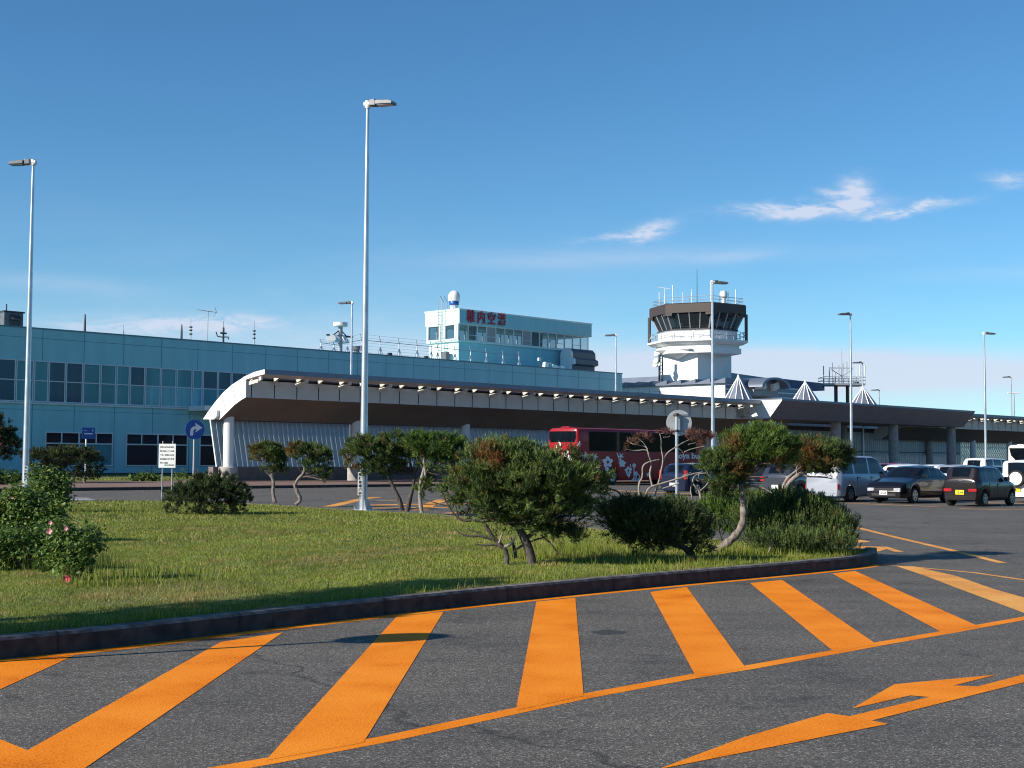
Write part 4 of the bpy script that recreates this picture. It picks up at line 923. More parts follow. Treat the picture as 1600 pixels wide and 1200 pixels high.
# corbel wedge on the lit side
p0_ = near_c; m = MB(); e = 0.05; A = p0_ - cxn * e; B = p0_ + cyn * lit - cxn * e
m.add([(A.x, A.y, zz(549)), (B.x, B.y, zz(549)), ((A.x + B.x) / 2 - .1 * cxn.x, (A.y + B.y) / 2 - .1 * cxn.y, zz(563)), (A.x - 1.4 * cxn.x, A.y - 1.4 * cxn.y, zz(549)), (B.x - 1.4 * cxn.x, B.y - 1.4 * cxn.y, zz(549))], [(0, 2, 1), (0, 3, 2), (3, 4, 2), (1, 2, 4), (0, 1, 4, 3)]); m.build('corbel', 'tower_white', ct)
m = MB(); loft(m, [(0.93, zz(541.5)), (1.04, zz(537.5)), (1.04, zz(534.5))]); m.build('balcony', 'tower_white', ct)
m = MB(); loft(m, [(0.82, zz(534.6)), (0.82, zz(519.5))]); m.build('cab_wall', 'tower_white', ct)
m = MB(); loft(m, [(0.84, zz(519.5)), (0.84, zz(517.5))]); m.build('cab_sill', 'dark_metal', ct)
def hp(sc0, i, f, z): 
    a, b_ = hexa[i % 6], hexa[(i + 1) % 6]; return Vector(((a[0] + (b_[0] - a[0]) * f) * sc0, (a[1] + (b_[1] - a[1]) * f) * sc0, z))
g0, g1, zg0, zg1 = 0.80, 0.97, zz(518), zz(492)
for i in range(6):
    m = MB(); m.add([hp(g0, i, 0, zg0), hp(g0, i, 1, zg0), hp(g1, i, 1, zg1), hp(g1, i, 0, zg1)], [(0, 1, 2, 3)]); m.build('window', 'cab_glass', ct, fixn=False)
m = MB()
for i in range(6):
    for f in ((0, 0.25, 0.5, 0.75) if i in (1, 2, 4, 5) else (0, 0.33, 0.66)): m.tube([hp(g0, i, f, zg0), hp(g1, i, f, zg1)], 0.11 if f == 0 else 0.07, 6)
m.build('mullion', 'grey_metal', ct)
m = MB(); loft(m, [(0.3, zz(518)), (0.3, zz(492))]); m.build('inner_core', 'dark_metal', ct)
m = MB(); loft(m, [(0.55, zz(519.4)), (0.55, zz(515)), (0.5, zz(511))]); m.build('console', 'dark_metal', ct)
m = MB(); loft(m, [(0.95, zz(494)), (1.0, zz(493.8)), (1.0, zz(480.5)), (0.97, zz(479))]); m.build('roof', 'tower_brown', ct)
for i in (0, 3): m = MB(); m.tube([hp(1.0, i, 0, zz(494)), hp(1.0, i, 0, zz(536))], 0.19, 6); m.build('support_post', 'dark_metal', ct)
# brown downstand corners of the fascia
m = MB()
for i in range(6):
    for fa, fb in ((0, 0.14), (0.86, 1)):
        p = [hp(1.003, i, fa, zz(494)), hp(1.003, i, fb, zz(494)), hp(1.003, i, fb, zz(498)), hp(1.003, i, fa, zz(498))]; q_ = [v * 1 for v in [hp(0.97, i, fa, zz(494)), hp(0.97, i, fb, zz(494)), hp(0.97, i, fb, zz(498)), hp(0.97, i, fa, zz(498))]]
        m.add(p + q_, [(0, 1, 2, 3), (7, 6, 5, 4), (0, 4, 5, 1), (1, 5, 6, 2), (2, 6, 7, 3), (3, 7, 4, 0)])
m.build('downstand', 'tower_brown', ct)
# railings
def railing(sc0, zb_, h, name, n=5, thick=0.035, zig=True):
    m = MB()
    for i in range(6):
        for z in (zb_ + h, zb_ + h * 0.5): m.tube([hp(sc0, i, 0, z), hp(sc0, i, 1, z)], thick, 5)
        for k_ in range(n): m.tube([hp(sc0, i, k_ / n, zb_), hp(sc0, i, k_ / n, zb_ + h)], thick, 5)
        if zig: 
            for k_ in range(0, n - 1, 2): m.tube([hp(sc0, i, k_ / n, zb_), hp(sc0, i, (k_ + 1) / n, zb_ + h)], thick, 5)
    m.build(name, 'galvanised', ct)
railing(1.02, zz(534.5), zz(522) - zz(534.5), 'balcony_railing'); railing(0.93, zz(479), zz(466) - zz(479) - 0.25, 'roof_railing', 4, 0.03, False)
# antennas on the tower roof
for k_, (px, yt, yb) in enumerate([(1030.5, 456, 476), (1052, 449, 474), (1068, 462, 474), (1081, 456, 474), (1110.5, 447, 474), (1149.5, 453, 478), (1039.5, 454, 476)]):
    dx = (px - 1089.5) * kx; m = MB(); yy = -2.5 if k_ not in (0, 5) else 0; m.tube([(dx, yy, zz(478)), (dx, yy, zz(yb) + 1.0)], 0.05, 6); m.tube([(dx, yy, zz(yb) + 1.0), (dx, yy, zz(yt))], 0.055 if k_ in (0, 1, 4, 5) else 0.03, 6)
    if k_ == 6: m.tube([(dx - 0.8, yy, zz(452)), (dx + 0.65, yy, zz(455.5))], 0.04, 5)
    m.build('antenna', 'tower_white', ct)
m = MB(); m.tube([(0, 0, zz(478)), (0, 0, zz(420))], [0.05, 0.025], 5); m.build('lightning_rod', 'dark_metal', ct)
dx = (1130 - 1089.5) * kx; m = MB(); m.lathe([(0.25, zz(478)), (0.25, zz(470)), (0.42, zz(468.5)), (0.48, zz(463)), (0.38, zz(459)), (0.1, zz(458))], 12, (dx, -2, 0)); m.build('beacon', 'tower_white', ct, smooth=True)
for q_ in range(5): m = MB(); a = q_ * 1.25; m.tube([(dx + 0.5 * math.cos(a), -2 + 0.5 * math.sin(a), zz(476)), (dx + 0.6 * math.cos(a), -2 + 0.6 * math.sin(a), zz(457))], 0.03, 4); m.build('beacon_guard', 'grey_metal', ct)
# side mast with floodlights, left of the shaft
pm = W(1029, 560, YT - 2); t = thing('floodlight_post', 'thin post with white floodlights at the left foot of the control tower', 'post', (pm.x, pm.y, 0), 0); zq = lambda y: W(1029, y, YT - 2).z
m = MB(); m.tube([(0.1, 0, 0), (0.1, 0, zz(556))], 0.12, 6); m.tube([(0.45, 0, 0), (0.45, 0, zz(558))], 0.1, 6); m.build('pole', 'dark_metal', t)
for dz in range(9): m = MB(); m.tube([(0.1, 0, zz(600) + dz * 0.4), (0.45, 0, zz(600) + dz * 0.4)], 0.04, 4); m.build('rung', 'dark_metal', t)
for dx, y_ in ((-0.3, 567), (-0.05, 572), (-0.35, 573)): m = MB(); m.lathe([(0.1, -0.3), (0.3, 0.05), (0.32, 0.15)], 10); oo = m.build('floodlight', 'tower_white', t, smooth=True); oo.location = (dx, -0.2, zz(y_)); oo.rotation_euler = (R(70), 0, R(-40))

# ================================================================== ANTENNA PLATFORM
YA = 165.0; pa_ = W(1313, 600, YA); ap = thing('antenna_platform', 'steel antenna platform on two legs crowded with whip antennas', 'antenna platform', (pa_.x, pa_.y, 0), 0)
za_ = lambda y: W(1313, y, YA).z; xa_ = lambda x: (x - 1313) * YA / FPX
m = MB(); m.box(xa_(1283), xa_(1347), -1.6, 1.6, za_(603), za_(600)); m.build('deck', 'grey_metal', ap)
for px, r_ in ((1306, 0.22), (1324, 0.2)): m = MB(); m.tube([(xa_(px), 0, 0), (xa_(px), 0, za_(602))], r_, 8); m.build('leg', 'dark_metal', ap, smooth=True)
m = MB()
for z in (za_(590), za_(595)):
    for y in (-1.6, 1.6): m.tube([(xa_(1283), y, z), (xa_(1347), y, z)], 0.035, 5)
    for x in (1283, 1347): m.tube([(xa_(x), -1.6, z), (xa_(x), 1.6, z)], 0.035, 5)
for x in range(1283, 1348, 8):
    for y in (-1.6, 1.6): m.tube([(xa_(x), y, za_(600)), (xa_(x), y, za_(590))], 0.03, 4)
m.build('railing', 'grey_metal', ap)
for x, yt in [(1282.5, 573), (1291.5, 575), (1301, 583), (1296, 568), (1306, 572), (1312.5, 569), (1318.5, 567), (1324, 575), (1333.5, 569), (1339, 572), (1347, 573)]:
    m = MB(); m.tube([(xa_(x), -1.5, za_(600)), (xa_(x), -1.5, za_(yt + 14))], 0.035, 5); m.tube([(xa_(x), -1.5, za_(yt + 14)), (xa_(x), -1.5, za_(yt))], 0.06, 5); m.build('whip_antenna', 'tower_white' if x > 1320 else 'grey_metal', ap)
m = MB(); m.tube([(xa_(1315.5), 0, za_(600)), (xa_(1315.5), 0, za_(545))], [0.06, 0.03], 5); m.tube([(xa_(1297), 0, za_(575)), (xa_(1333), 0, za_(575))], 0.05, 5); m.tube([(xa_(1299), 0, za_(577)), (xa_(1315.5), 0, za_(588)), (xa_(1332), 0, za_(577))], 0.05, 5); m.build('aerial_frame', 'grey_metal', ap)
m = MB(); m.lathe([(0.45, -0.15), (0.4, 0.1), (0.1, 0.2)], 12, (xa_(1338), 0, za_(599))); m.build('equipment_box', 'dark_metal', ap)
m = MB(); 
for dx in (0, 0.35): m.tube([(xa_(1327) + dx, 0.3, 0), (xa_(1327) + dx, 0.3, za_(602))], 0.03, 4)
for i in range(34): m.tube([(xa_(1327), 0.3, i * 0.33), (xa_(1327) + 0.35, 0.3, i * 0.33)], 0.02, 4)
m.build('ladder', 'grey_metal', ap)
# ================================================================== STREET LAMPS
mat('lamp_casing', (0.17, 0.175, 0.19), 0.45, metal=0.3)
def lamp_proto(h):
    t = thing('street_lamp', 'x', 'street lamp', (0, 0, 0), 0, 'tall galvanised street lamps')
    m = MB(); m.lathe([(0.118, 0.0), (0.112, 1.2), (0.092, h * 0.4), (0.068, h * 0.75), (0.048, h - 0.08)], 16); m.build('pole', 'galvanised', t, smooth=True)
    m = MB(); m.box(-0.24, 0.24, -0.24, 0.24, -0.03, 0.025)
    for a in range(4):
        rz = Matrix.Rotation(R(45 + 90 * a), 3, 'Z'); v = [rz @ Vector(p) for p in [(0.11, -0.008, 0.02), (0.27, -0.008, 0.02), (0.11, -0.008, 0.34), (0.11, 0.008, 0.02), (0.27, 0.008, 0.02), (0.11, 0.008, 0.34)]]
        m.add(v, [(0, 1, 2), (5, 4, 3), (0, 3, 4, 1), (1, 4, 5, 2), (2, 5, 3, 0)])
        c = rz @ Vector((0.26, 0, 0.03)); m.tube([c, c + Vector((0, 0, 0.08))], 0.018, 6)
    m.build('base_plate', 'galvanised', t)
    m = MB(); m.tube([(-0.10, 0, h - 0.04), (0.12, 0, h - 0.04)], 0.085, 10); m.tube([(0, 0, h - 0.16), (0, 0, h + 0.06)], 0.08, 10); jn = m.build('bracket', 'white_metal', t, smooth=True)
    m = MB()
    m.prism([(0.08, h - 0.10), (0.10, h + 0.06), (0.26, h + 0.09), (0.30, h + 0.02), (0.30, h - 0.12)], lambda a, b_, y: (a, y, b_), -0.13, 0.13)
    m.prism([(0.31, h - 0.10), (0.31, h + 0.03), (0.74, h + 0.0), (0.86, h - 0.04), (0.86, h - 0.12)], lambda a, b_, y: (a, y, b_), -0.17, 0.17)
    hd = m.build('lamp_head', 'lamp_casing', t, bevel=0.015)
    m = MB(); m.box(0.36, 0.82, -0.14, 0.14, h - 0.128, h - 0.121); m.build('lens', 'lamp_clear', hd)
    return t
def pose_lamp(t, px, pbase, Y, px_top, py_top, rz, label, zb=0.0, sc_=1.0):
    p = W(px, pbase, Y); top = W(px_top, py_top, Y); h = top.z - zb
    t.location = (p.x, p.y, zb); k_ = h / 12.0; t.scale = (sc_, sc_, k_); t.rotation_euler = (0, 0, rz); t['label'] = label
lp0 = lamp_proto(12.0)
lamps = [(567.5, 797, None, 575, 161, R(-22), 'tall lamp post at the back edge of the lawn beside the wide flat pine', 0.165, 1.0),
 (39, 780, 47.5, 51, 252, R(172), 'lamp post at the left edge rising from the rose bushes', 0.165, 1.0),
 (1114, 760, 78, 1116.5, 440, R(12), 'lamp post in front of the curved walkway, right of the control tower shaft', 0.0, 1.05),
 (1331, 760, 95, 1331, 490, R(196), 'lamp post crossing the dark entrance canopy behind the silver minivan', 0.0, 1.05),
 (1541, 755, 108, 1541, 520, R(10), 'lamp post between the entrance canopy and the white coach', 0.0, 1.05),
 (547, 740, 107, 549, 472, R(170), 'distant lamp post behind the curved walkway, left of the tallest lamp post', 0.15, 1.25),
 (962, 740, 135, 963.5, 523, R(176), 'distant lamp post left of the control tower beside the teal building end', 0.15, 1.25),
 (1349, 740, 150, 1349, 566, R(186), 'small distant lamp post rising behind the antenna platform', 0.0, 1.3),
 (1375, 740, 200, 1375, 609, R(184), 'smallest distant lamp post right of the antenna platform', 0.0, 1.4),
 (1582, 740, 190, 1582.5, 588.5, R(176), 'distant lamp post above the right curved walkway, taller of a pair', 0.0, 1.3)]
for i, (px, pb, Y, px2, py2, rz, lab, zb, s_) in enumerate(lamps):
    if Y is None: Y = G(px, pb, zb).y
    t = lp0 if i == 0 else copy_tree(lp0)
    pose_lamp(t, px, pb, Y, px2, py2, rz, lab, zb, s_)
# double headed lamp far right
p = W(1586, 740, 220); h = W(1586, 614, 220).z
t = thing('twin_street_lamp', 'distant twin headed lamp post beside the taller one, far right', 'street lamp', (p.x, p.y, 0), 0)
m = MB(); m.lathe([(0.14, 0), (0.09, h)], 10); m.build('pole', 'galvanised', t, smooth=True)
for sx in (-1, 1): m = MB(); m.box(min(0, sx * 1.0), max(0, sx * 1.0), -0.15, 0.15, h - 0.1, h + 0.1); m.build('lamp_head', 'white_metal', t, bevel=0.03)
# narrow printed plates strapped to two of the posts
def plate(label, px, py0, py1, Y, zoff=0.0, back='sign_white', words='駐車場内徐行'):
    top = W(px, py0, Y - 0.2); bot = W(px, py1, Y - 0.2); t = thing('post_plate', label, 'sign', (top.x, top.y, bot.z), 0); h = top.z - bot.z
    m = MB(); m.box(-0.065, 0.065, -0.02, 0.0, 0, h); m.build('panel', back, t, bevel=0.006)
    m = MB(); n = len(words)
    for i, ch in enumerate(words): add_text(m, ch, 0.10, lambda x, y, z, i=i: (x, -0.022 - z, h * 0.72 - i * 0.105 + y), bold=0.003, depth=0.001)
    m.build('lettering', 'print_black', t, fixn=False); m = MB(); m.box(-0.035, 0.035, -0.024, -0.02, h * 0.86, h * 0.86 + 0.07); m.build('mark', 'print_black', t)
    return t
Yl = G(567.5, 797, .165).y
plate('narrow white printed plate strapped low on the tallest lamp post', 563, 738, 774, Yl)
m = MB(); c_ = W(565, 731, Yl - 0.2); tt = thing('lamp_plate_light', 'small white solar light above the plate on the tallest lamp post', 'light', (c_.x, c_.y, c_.z), 0); m.obox((0, 0, 0.0), (0.10, 0.12, 0.12)); m.build('casing', 'white_metal', tt, bevel=0.01); m = MB(); m.obox((0.03, 0, 0.1), (0.2, 0.14, 0.02), Matrix.Rotation(R(-25), 3, 'Y')); m.build('solar_panel', 'white_metal', tt)
plate('narrow grey printed plate strapped low on the lamp post among the roses', 40.5, 728, 757, 47.5, back='frame_grey', words='夜間消灯')

# ================================================================== SIGNS
# round blue arrow sign
Ys = 88.0; c_ = W(303.5, 671, Ys); bpos = W(302.5, 752, Ys)
t = thing('direction_sign', 'round blue sign with a white arrow turning right on a pole', 'sign', (c_.x, c_.y, 0.3), R(31)); zc = c_.z - 0.3; rr_ = 15.5 / FPX * Ys
m = MB(); m.lathe([(0.055, 0), (0.055, zc + 0.3)], 10); m.build('pole', 'sign_back', t, smooth=True)
def disc(mb, r0, y0, y1, z, mi=0, n=40, x=0): 
    mb.prism([(x + r0 * math.cos(2 * math.pi * i / n), z + r0 * math.sin(2 * math.pi * i / n)) for i in range(n)], lambda a, b_, t_: (a, t_, b_), y0, y1, mi)
m = MB(); disc(m, rr_, -0.12, -0.08, zc); m.build('disc', 'sign_blue', t, bevel=0.01)
m = MB(); k_ = rr_
arr = [(-0.48, -0.62), (-0.48, -0.25), (-0.42, 0.05), (-0.25, 0.24), (0.02, 0.32), (0.10, 0.32), (0.02, 0.66), (0.78, 0.18), (0.06, -0.30), (0.14, 0.02), (0.02, 0.02), (-0.10, -0.03), (-0.15, -0.14), (-0.16, -0.62)]
m.prism([(a * k_, zc + b_ * k_) for a, b_ in arr], lambda a, b_, t_: (a, t_, b_), -0.135, -0.121); m.build('arrow', 'sign_white', t)
m = MB(); m.box(-0.07, 0.07, -0.08, 0.06, zc - 0.35, zc - 0.28); m.box(-0.07, 0.07, -0.08, 0.06, zc + 0.2, zc + 0.27); m.build('clamp', 'dark_metal', t)
# white notice board on two posts
Yb = G(254, 783, 0.165).y; c_ = W(261.5, 712, Yb); t = thing('notice_board', 'white notice board with black japanese lines on two thin posts', 'notice board', (c_.x, c_.y, 0.165), R(-4))
zt_ = W(261, 693.5, Yb).z - .165; zb_ = W(261, 731, Yb).z - .165; hw = 13.5 / FPX * Yb
for dx in (-0.17, 0.17): m = MB(); m.tube([(dx, 0.03, -0.05), (dx, 0.03, zt_ + 0.09)], 0.024, 8); m.build('post', 'grey_metal', t, smooth=True)
m = MB(); m.box(-hw, hw, -0.02, 0.0, zb_, zt_); m.build('board', 'sign_white', t, bevel=0.005)
lines = ['関係者以外の駐車は', '固く禁止している所', 'です。送迎の方は係', '員の指示に従い駐車', '場をご利用']
m = MB(); H_ = zt_ - zb_
for i, ln in enumerate(lines): 
    sz = (2 * hw - .09) / 9.3; add_text(m, ln, sz, lambda x, y, z, i=i: (-hw + 0.05 + x, -0.023 - z, zt_ - H_ * (0.14 + 0.165 * i) + y), bold=0.0015, depth=0.001, align='LEFT')
m.build('lettering', 'print_black', t, fixn=False); m = MB()
add_text(m, '稚内空港事務所', 0.05, lambda x, y, z: (hw - 0.04 + x, -0.023 - z, zb_ + 0.09 + y), depth=0.001, align='RIGHT'); m.build('lettering', 'print_black', t, fixn=False)
# small blue square sign
Yq = 88.0; c_ = W(138, 677, Yq); t = thing('blue_sign', 'small blue rectangular sign with a white bar on a thin post', 'sign', (c_.x, c_.y, 0.3), R(31)); k_ = Yq / FPX; zc = c_.z - .3
m = MB(); m.tube([(-0.12, 0.05, 0), (-0.12, 0.05, zc + 0.3)], 0.05, 8); m.build('post', 'white_metal', t, smooth=True)
m = MB(); m.box(-10 * k_, 10 * k_, -0.04, 0, zc - 9 * k_, zc + 9 * k_); m.build('panel', 'sign_blue', t, bevel=0.01)
m = MB(); m.box(-6.5 * k_, 6.5 * k_, -0.05, -0.041, zc - 1.6 * k_, zc + 0.1 * k_); m.box(6 * k_, 7 * k_, -0.05, -0.041, zc + 3 * k_, zc + 6.5 * k_); m.box(-7 * k_, -2 * k_, -0.05, -0.041, zc + 4.2 * k_, zc + 4.8 * k_); m.build('white_bar', 'sign_white', t)
# partly cut prohibition signs at the left edge
Yp = 84.0; c_ = W(-3.5, 684, Yp); t = thing('prohibition_sign', 'two stacked red ringed round signs at the left edge', 'sign', (c_.x, c_.y, 0.3), R(-8)); k_ = Yp / FPX
m = MB(); zt2 = W(0, 668, Yp).z - .3; m.tube([(0.1, 0.05, 0), (0.1, 0.05, zt2)], 0.05, 8); m.build('post', 'sign_back', t, smooth=True)
z1 = W(0, 676.5, Yp).z - .3; z2 = W(0, 697, Yp).z - .3; zz2 = W(0, 687, Yp).z - .3
m = MB(); disc(m, 8.2 * k_, -0.06, -0.03, z1); o1_ = m.build('disc', 'sign_red', t); m = MB(); disc(m, 5.6 * k_, -0.07, -0.061, z1); m.build('disc_centre', 'sign_white', o1_)
m = MB(); disc(m, 8.2 * k_, -0.06, -0.03, z2); o1_ = m.build('disc', 'sign_red', t); m = MB(); disc(m, 6.0 * k_, -0.07, -0.061, z2); m.build('disc_centre', 'sign_blue', o1_)
m = MB(); m.box(-7 * k_, 7 * k_, -0.06, -0.03, zz2 - 1.6 * k_, zz2 + 1.6 * k_); m.build('arrow_plate', 'sign_red', t)
# big round sign seen from the back
Yr = 32.0; c_ = W(1062.5, 660.5, Yr); b_ = W(1057.5, 820, Yr); t = thing('back_facing_sign', 'round road sign seen from its grey back on a galvanised post', 'sign', (b_.x, b_.y, 0.165), R(6)); k_ = Yr / FPX; zc = c_.z - .165; xo = (c_.x - b_.x)
m = MB(); m.tube([(0, 0, -0.05), (0, 0, W(1058, 651, Yr).z - .165)], 0.037, 12); m.build('post', 'galvanised', t, smooth=True)
m = MB(); disc(m, 20.3 * k_, 0.075, 0.085, zc, x=xo); m.build('disc', 'sign_back', t, smooth=True, angle=30, bevel=0.004)
m = MB()
for z in (zc + 0.19, zc - 0.19): m.box(xo - 0.16, xo + 0.2, 0.045, 0.075, z - 0.02, z + 0.02)
m.box(xo + 0.05, xo + 0.08, 0.05, 0.075, zc - 0.18, zc + 0.18); m.build('bracket', 'grey_metal', t)
m = MB(); 
for z in (zc + 0.19, zc - 0.19): m.tube([(0, 0, z - 0.03), (0, 0, z + 0.03)], 0.048, 12)
m.build('clamp', 'dark_metal', t, smooth=True)
# round sign just outside the frame whose shadow falls over the hatching
sh = G(615, 997); el = math.tan(SUN_EL); hd_ = Vector((-sdir.x, -sdir.y, 0)).normalized(); hh = 2.35; bp_ = sh - hd_ * (hh / el)
t = thing('round_sign', 'round road sign just left of the view, casting its shadow over the hatching', 'sign', (bp_.x, bp_.y, 0.0), -SUN_AZ)
m = MB(); m.tube([(0, 0.05, 0), (0, 0.05, hh + 0.3)], 0.035, 10); m.build('post', 'galvanised', t, smooth=True)
m = MB(); disc(m, 0.285, 0.0, 0.02, hh); m.build('disc', 'sign_back', t)

# ================================================================== VEHICLES
def heading(v): return math.atan2(v.y, v.x)
def vehicle(name, label, cat, rear_px, base_py, hd, L, Wd, outline, belt, paint, wheels, wr, side_win, ws, rw, plate='plate_white', plate_txt=None, roof_w=0.80, zb=0.24, face='rear', anchor='rl', group=None, tail=None, dark=False, extra=None, under=0.2, Yf=None):
    """outline: (x, z) of the top line from rear (0) to front (L). Anchor pixel is the nearer bottom corner of the rear (or front) end."""
    a = Yf and W(rear_px, base_py, Yf) or G(rear_px, base_py); a.z = 0
    fx = Vector((math.cos(hd), math.sin(hd), 0)); fy = Vector((-math.sin(hd), math.cos(hd), 0))
    sx = {'r': -L / 2, 'f': L / 2}[anchor[0]]; sy = {'l': Wd / 2, 'r': -Wd / 2}[anchor[1]]
    c = a - fx * sx - fy * sy
    t = thing(name, label, cat, c, hd, group)
    xs = sorted(set([round(v, 3) for v in list(np.linspace(0, L, 64)) + [p[0] for p in outline] + [0.03, 0.08, 0.15, L - 0.15, L - 0.08, L - 0.03] + [q_ for w_ in side_win for q_ in w_]]))
    ox = [p[0] for p in outline]; oz = [p[1] for p in outline]
    ztop = lambda x: float(np.interp(x, ox, oz)); xw = [w_ for w_ in wheels]; ar = wr + 0.055
    def zbot(x):
        z = zb
        for w_ in xw:
            d_ = abs(x - w_)
            if d_ < ar: z = max(z, wr + math.sqrt(ar * ar - d_ * d_))
        return z
    xs2 = []
    for x in xs: xs2.append(x)
    for w_ in xw: xs2 += [w_ - ar + 0.001, w_ + ar - 0.001, w_ - ar * 0.94, w_ + ar * 0.94, w_ - ar * .8, w_ + ar * .8]
    xs = sorted(set(round(v, 4) for v in xs2 if 0 <= v <= L))
    def wf_(x):
        e_ = min(x, L - x); tt = min(1, e_ / (0.35 if x < L / 2 else 0.6)); return 0.83 + 0.17 * (1 - (1 - tt) ** 2.2)
    lows = [(0, .95), (.12, .985), (.35, 1.0), (.6, 1.0), (.85, .985), (1, .965)]
    ups = [(.06, .945), (.3, .93 - (.93 - roof_w) * .25), (.55, .93 - (.93 - roof_w) * .55), (.8, roof_w + .02), (.93, roof_w - .03), (1, roof_w - .12)]
    nrow = len(lows) + len(ups); NC = 8
    vs = []; 
    for x in xs:
        zt_ = ztop(x); z0 = zbot(x); bl = min(belt(x) if callable(belt) else belt, zt_ - 0.045); bl = max(bl, z0 + 0.02); wv = Wd / 2 * wf_(x); row = []
        for f, k_ in lows: row.append((z0 + (bl - z0) * f, wv * k_))
        for f, k_ in ups:
            kk = k_ if zt_ - bl > 0.2 else (0.965 - (0.965 - (roof_w - .12)) * f ** 2.5)
            row.append((bl + (zt_ - bl) * f, wv * kk))
        # left side up, across, right side down
        pr = [(x - L / 2, w_, z) for z, w_ in row]
        zt2, w2 = row[-1]
        for i in range(1, NC): yy = w2 * (1 - 2 * i / NC); pr.append((x - L / 2, yy, zt2 + 0.025 * (1 - (yy / w2) ** 2)))
        pr += [(x - L / 2, -w_, z) for z, w_ in row[::-1]]
        vs.append(pr)
    M_ = len(vs[0]); V = [p for pr in vs for p in pr]
    groups = {'body': [], 'windscreen': [], 'rear_window': []}
    def put(k_, f): groups.setdefault(k_, []).append(f)
    for i in range(len(xs) - 1):
        xm = (xs[i] + xs[i + 1]) / 2; zt_ = ztop(xm); bl = belt(xm) if callable(belt) else belt
        for j in range(M_ - 1):
            f = (i * M_ + j, i * M_ + j + 1, (i + 1) * M_ + j + 1, (i + 1) * M_ + j); key = 'body'
            up_l = len(lows) <= j < nrow - 2; up_r = M_ - nrow + 1 <= j < M_ - len(lows) - 1 
            if (up_l or up_r):
                for wi, (wa, wb_) in enumerate(side_win):
                    zlo = min(V[f[0]][2], V[f[1]][2], V[f[2]][2], V[f[3]][2])
                    if wa <= xm <= wb_ and zt_ - bl > 0.13 : key = 'side_window_%d_%s' % (wi, 'l' if up_l else 'r')
            elif nrow <= j < M_ - nrow - 1 or j in (nrow - 1, M_ - nrow - 1):
                ok = not (j in (nrow - 1, M_ - nrow - 1))
                if ws and ws[0] < xm < ws[1] and ok: key = 'windscreen'
                if rw and rw[0] < xm < rw[1] and ok: key = 'rear_window'
            put(key, f)
    for i, flip in ((0, False), (len(xs) - 1, True)):
        for j in range(M_ // 2):
            a_, b_, c__, d_ = i * M_ + j, i * M_ + j + 1, i * M_ + M_ - 2 - j, i * M_ + M_ - 1 - j
            if b_ < c__: put('body', (a_, d_, c__, b_) if not flip else (a_, b_, c__, d_))
    for key, fl in groups.items():
        if not fl: continue
        used = sorted({v for f in fl for v in f}); mp = {v: n for n, v in enumerate(used)}
        m = MB(); m.add([V[v] for v in used], [tuple(mp[v] for v in f) for f in fl])
        o = m.build(key if not key.startswith('side') else 'side_window', paint if key == 'body' else 'car_glass', t, smooth=True, angle=38, fixn=(key == 'body'))
    # floor / dark interior
    m = MB(); m.box(-L / 2 + 0.25, L / 2 - 0.25, -Wd / 2 + 0.12, Wd / 2 - 0.12, under, 0.62); m.build('underbody', 'plastic_black', t)
    for w_ in xw:
        for sg in (-1, 1):
            y = sg * (Wd / 2 - 0.115); m = MB(); m.tube([(w_ - L / 2, y - 0.1, wr), (w_ - L / 2, y - 0.075, wr), (w_ - L / 2, y + 0.075, wr), (w_ - L / 2, y + 0.1, wr)], [wr * 0.93, wr, wr, wr * 0.93], 22); wh = m.build('wheel', 'rubber', t, smooth=True)
            m = MB(); yo = y + sg * 0.102
            n = 10; cx = w_ - L / 2
            m.prism([(cx + wr * 0.66 * math.cos(2 * math.pi * i / 20), wr + wr * 0.66 * math.sin(2 * math.pi * i / 20)) for i in range(20)], lambda a_, b_, q_: (a_, q_, b_), yo - 0.004, yo + 0.004); m.build('rim_back', 'dark_metal', wh)
            m = MB()
            for i in range(5):
                an = 2 * math.pi * i / 5 + 0.3; ca, sa = math.cos(an), math.sin(an)
                m.add([(cx + ca * r_ - sa * q_, yo + sg * 0.009, wr + sa * r_ + ca * q_) for r_, q_ in [(0.02, -0.03), (wr * 0.62, -0.045), (wr * 0.62, 0.045), (0.02, 0.03)]], [(0, 1, 2, 3)])
            ring_ = [(r_, k_) for r_, k_ in ((wr * 0.60, 0), (wr * 0.68, 0))]
            for i in range(20):
                a1_, a2_ = 2 * math.pi * i / 20, 2 * math.pi * (i + 1) / 20
                m.add([(cx + r_ * math.cos(an), yo + sg * 0.010, wr + r_ * math.sin(an)) for r_, an in ((wr * .6, a1_), (wr * .68, a1_), (wr * .68, a2_), (wr * .6, a2_))], [(0, 1, 2, 3)])
            m.build('rim', 'rim_silver', wh, fixn=False)
    # lights, plate, mirrors, bumper seams
    xr_, xf_ = -L / 2, L / 2
    tl = tail or dict(z=0.75, h=0.22, w=0.16, y=0.70)
    for sg in (-1, 1):
        yy = sg * Wd / 2 * tl['y']; m = MB(); m.box(xr_ - 0.015, xr_ + 0.10, yy - tl['w'] / 2, yy + tl['w'] / 2, tl['z'] - tl['h'] / 2, tl['z'] + tl['h'] / 2); m.build('tail_light', 'tail_red', t, bevel=0.012)
        hz_ = ztop(L - 0.12) - 0.10; yy = sg * Wd / 2 * 0.66
        m = MB(); m.box(xf_ - 0.22, xf_ + 0.0, yy - 0.15, yy + 0.15, hz_ - 0.15, hz_ - 0.0); m.build('headlight', 'lamp_clear', t, bevel=0.03)
        if ws:
            mx_ = ws[1] - 0.25 - L / 2 - (ws[1] - ws[0]) * 0.25; bl = belt(ws[0]) if callable(belt) else belt
            m = MB(); m.obox((mx_, sg * (Wd / 2 + 0.07), bl + 0.10), (0.10, 0.20, 0.15)); m.build('mirror', paint, t, bevel=0.03)
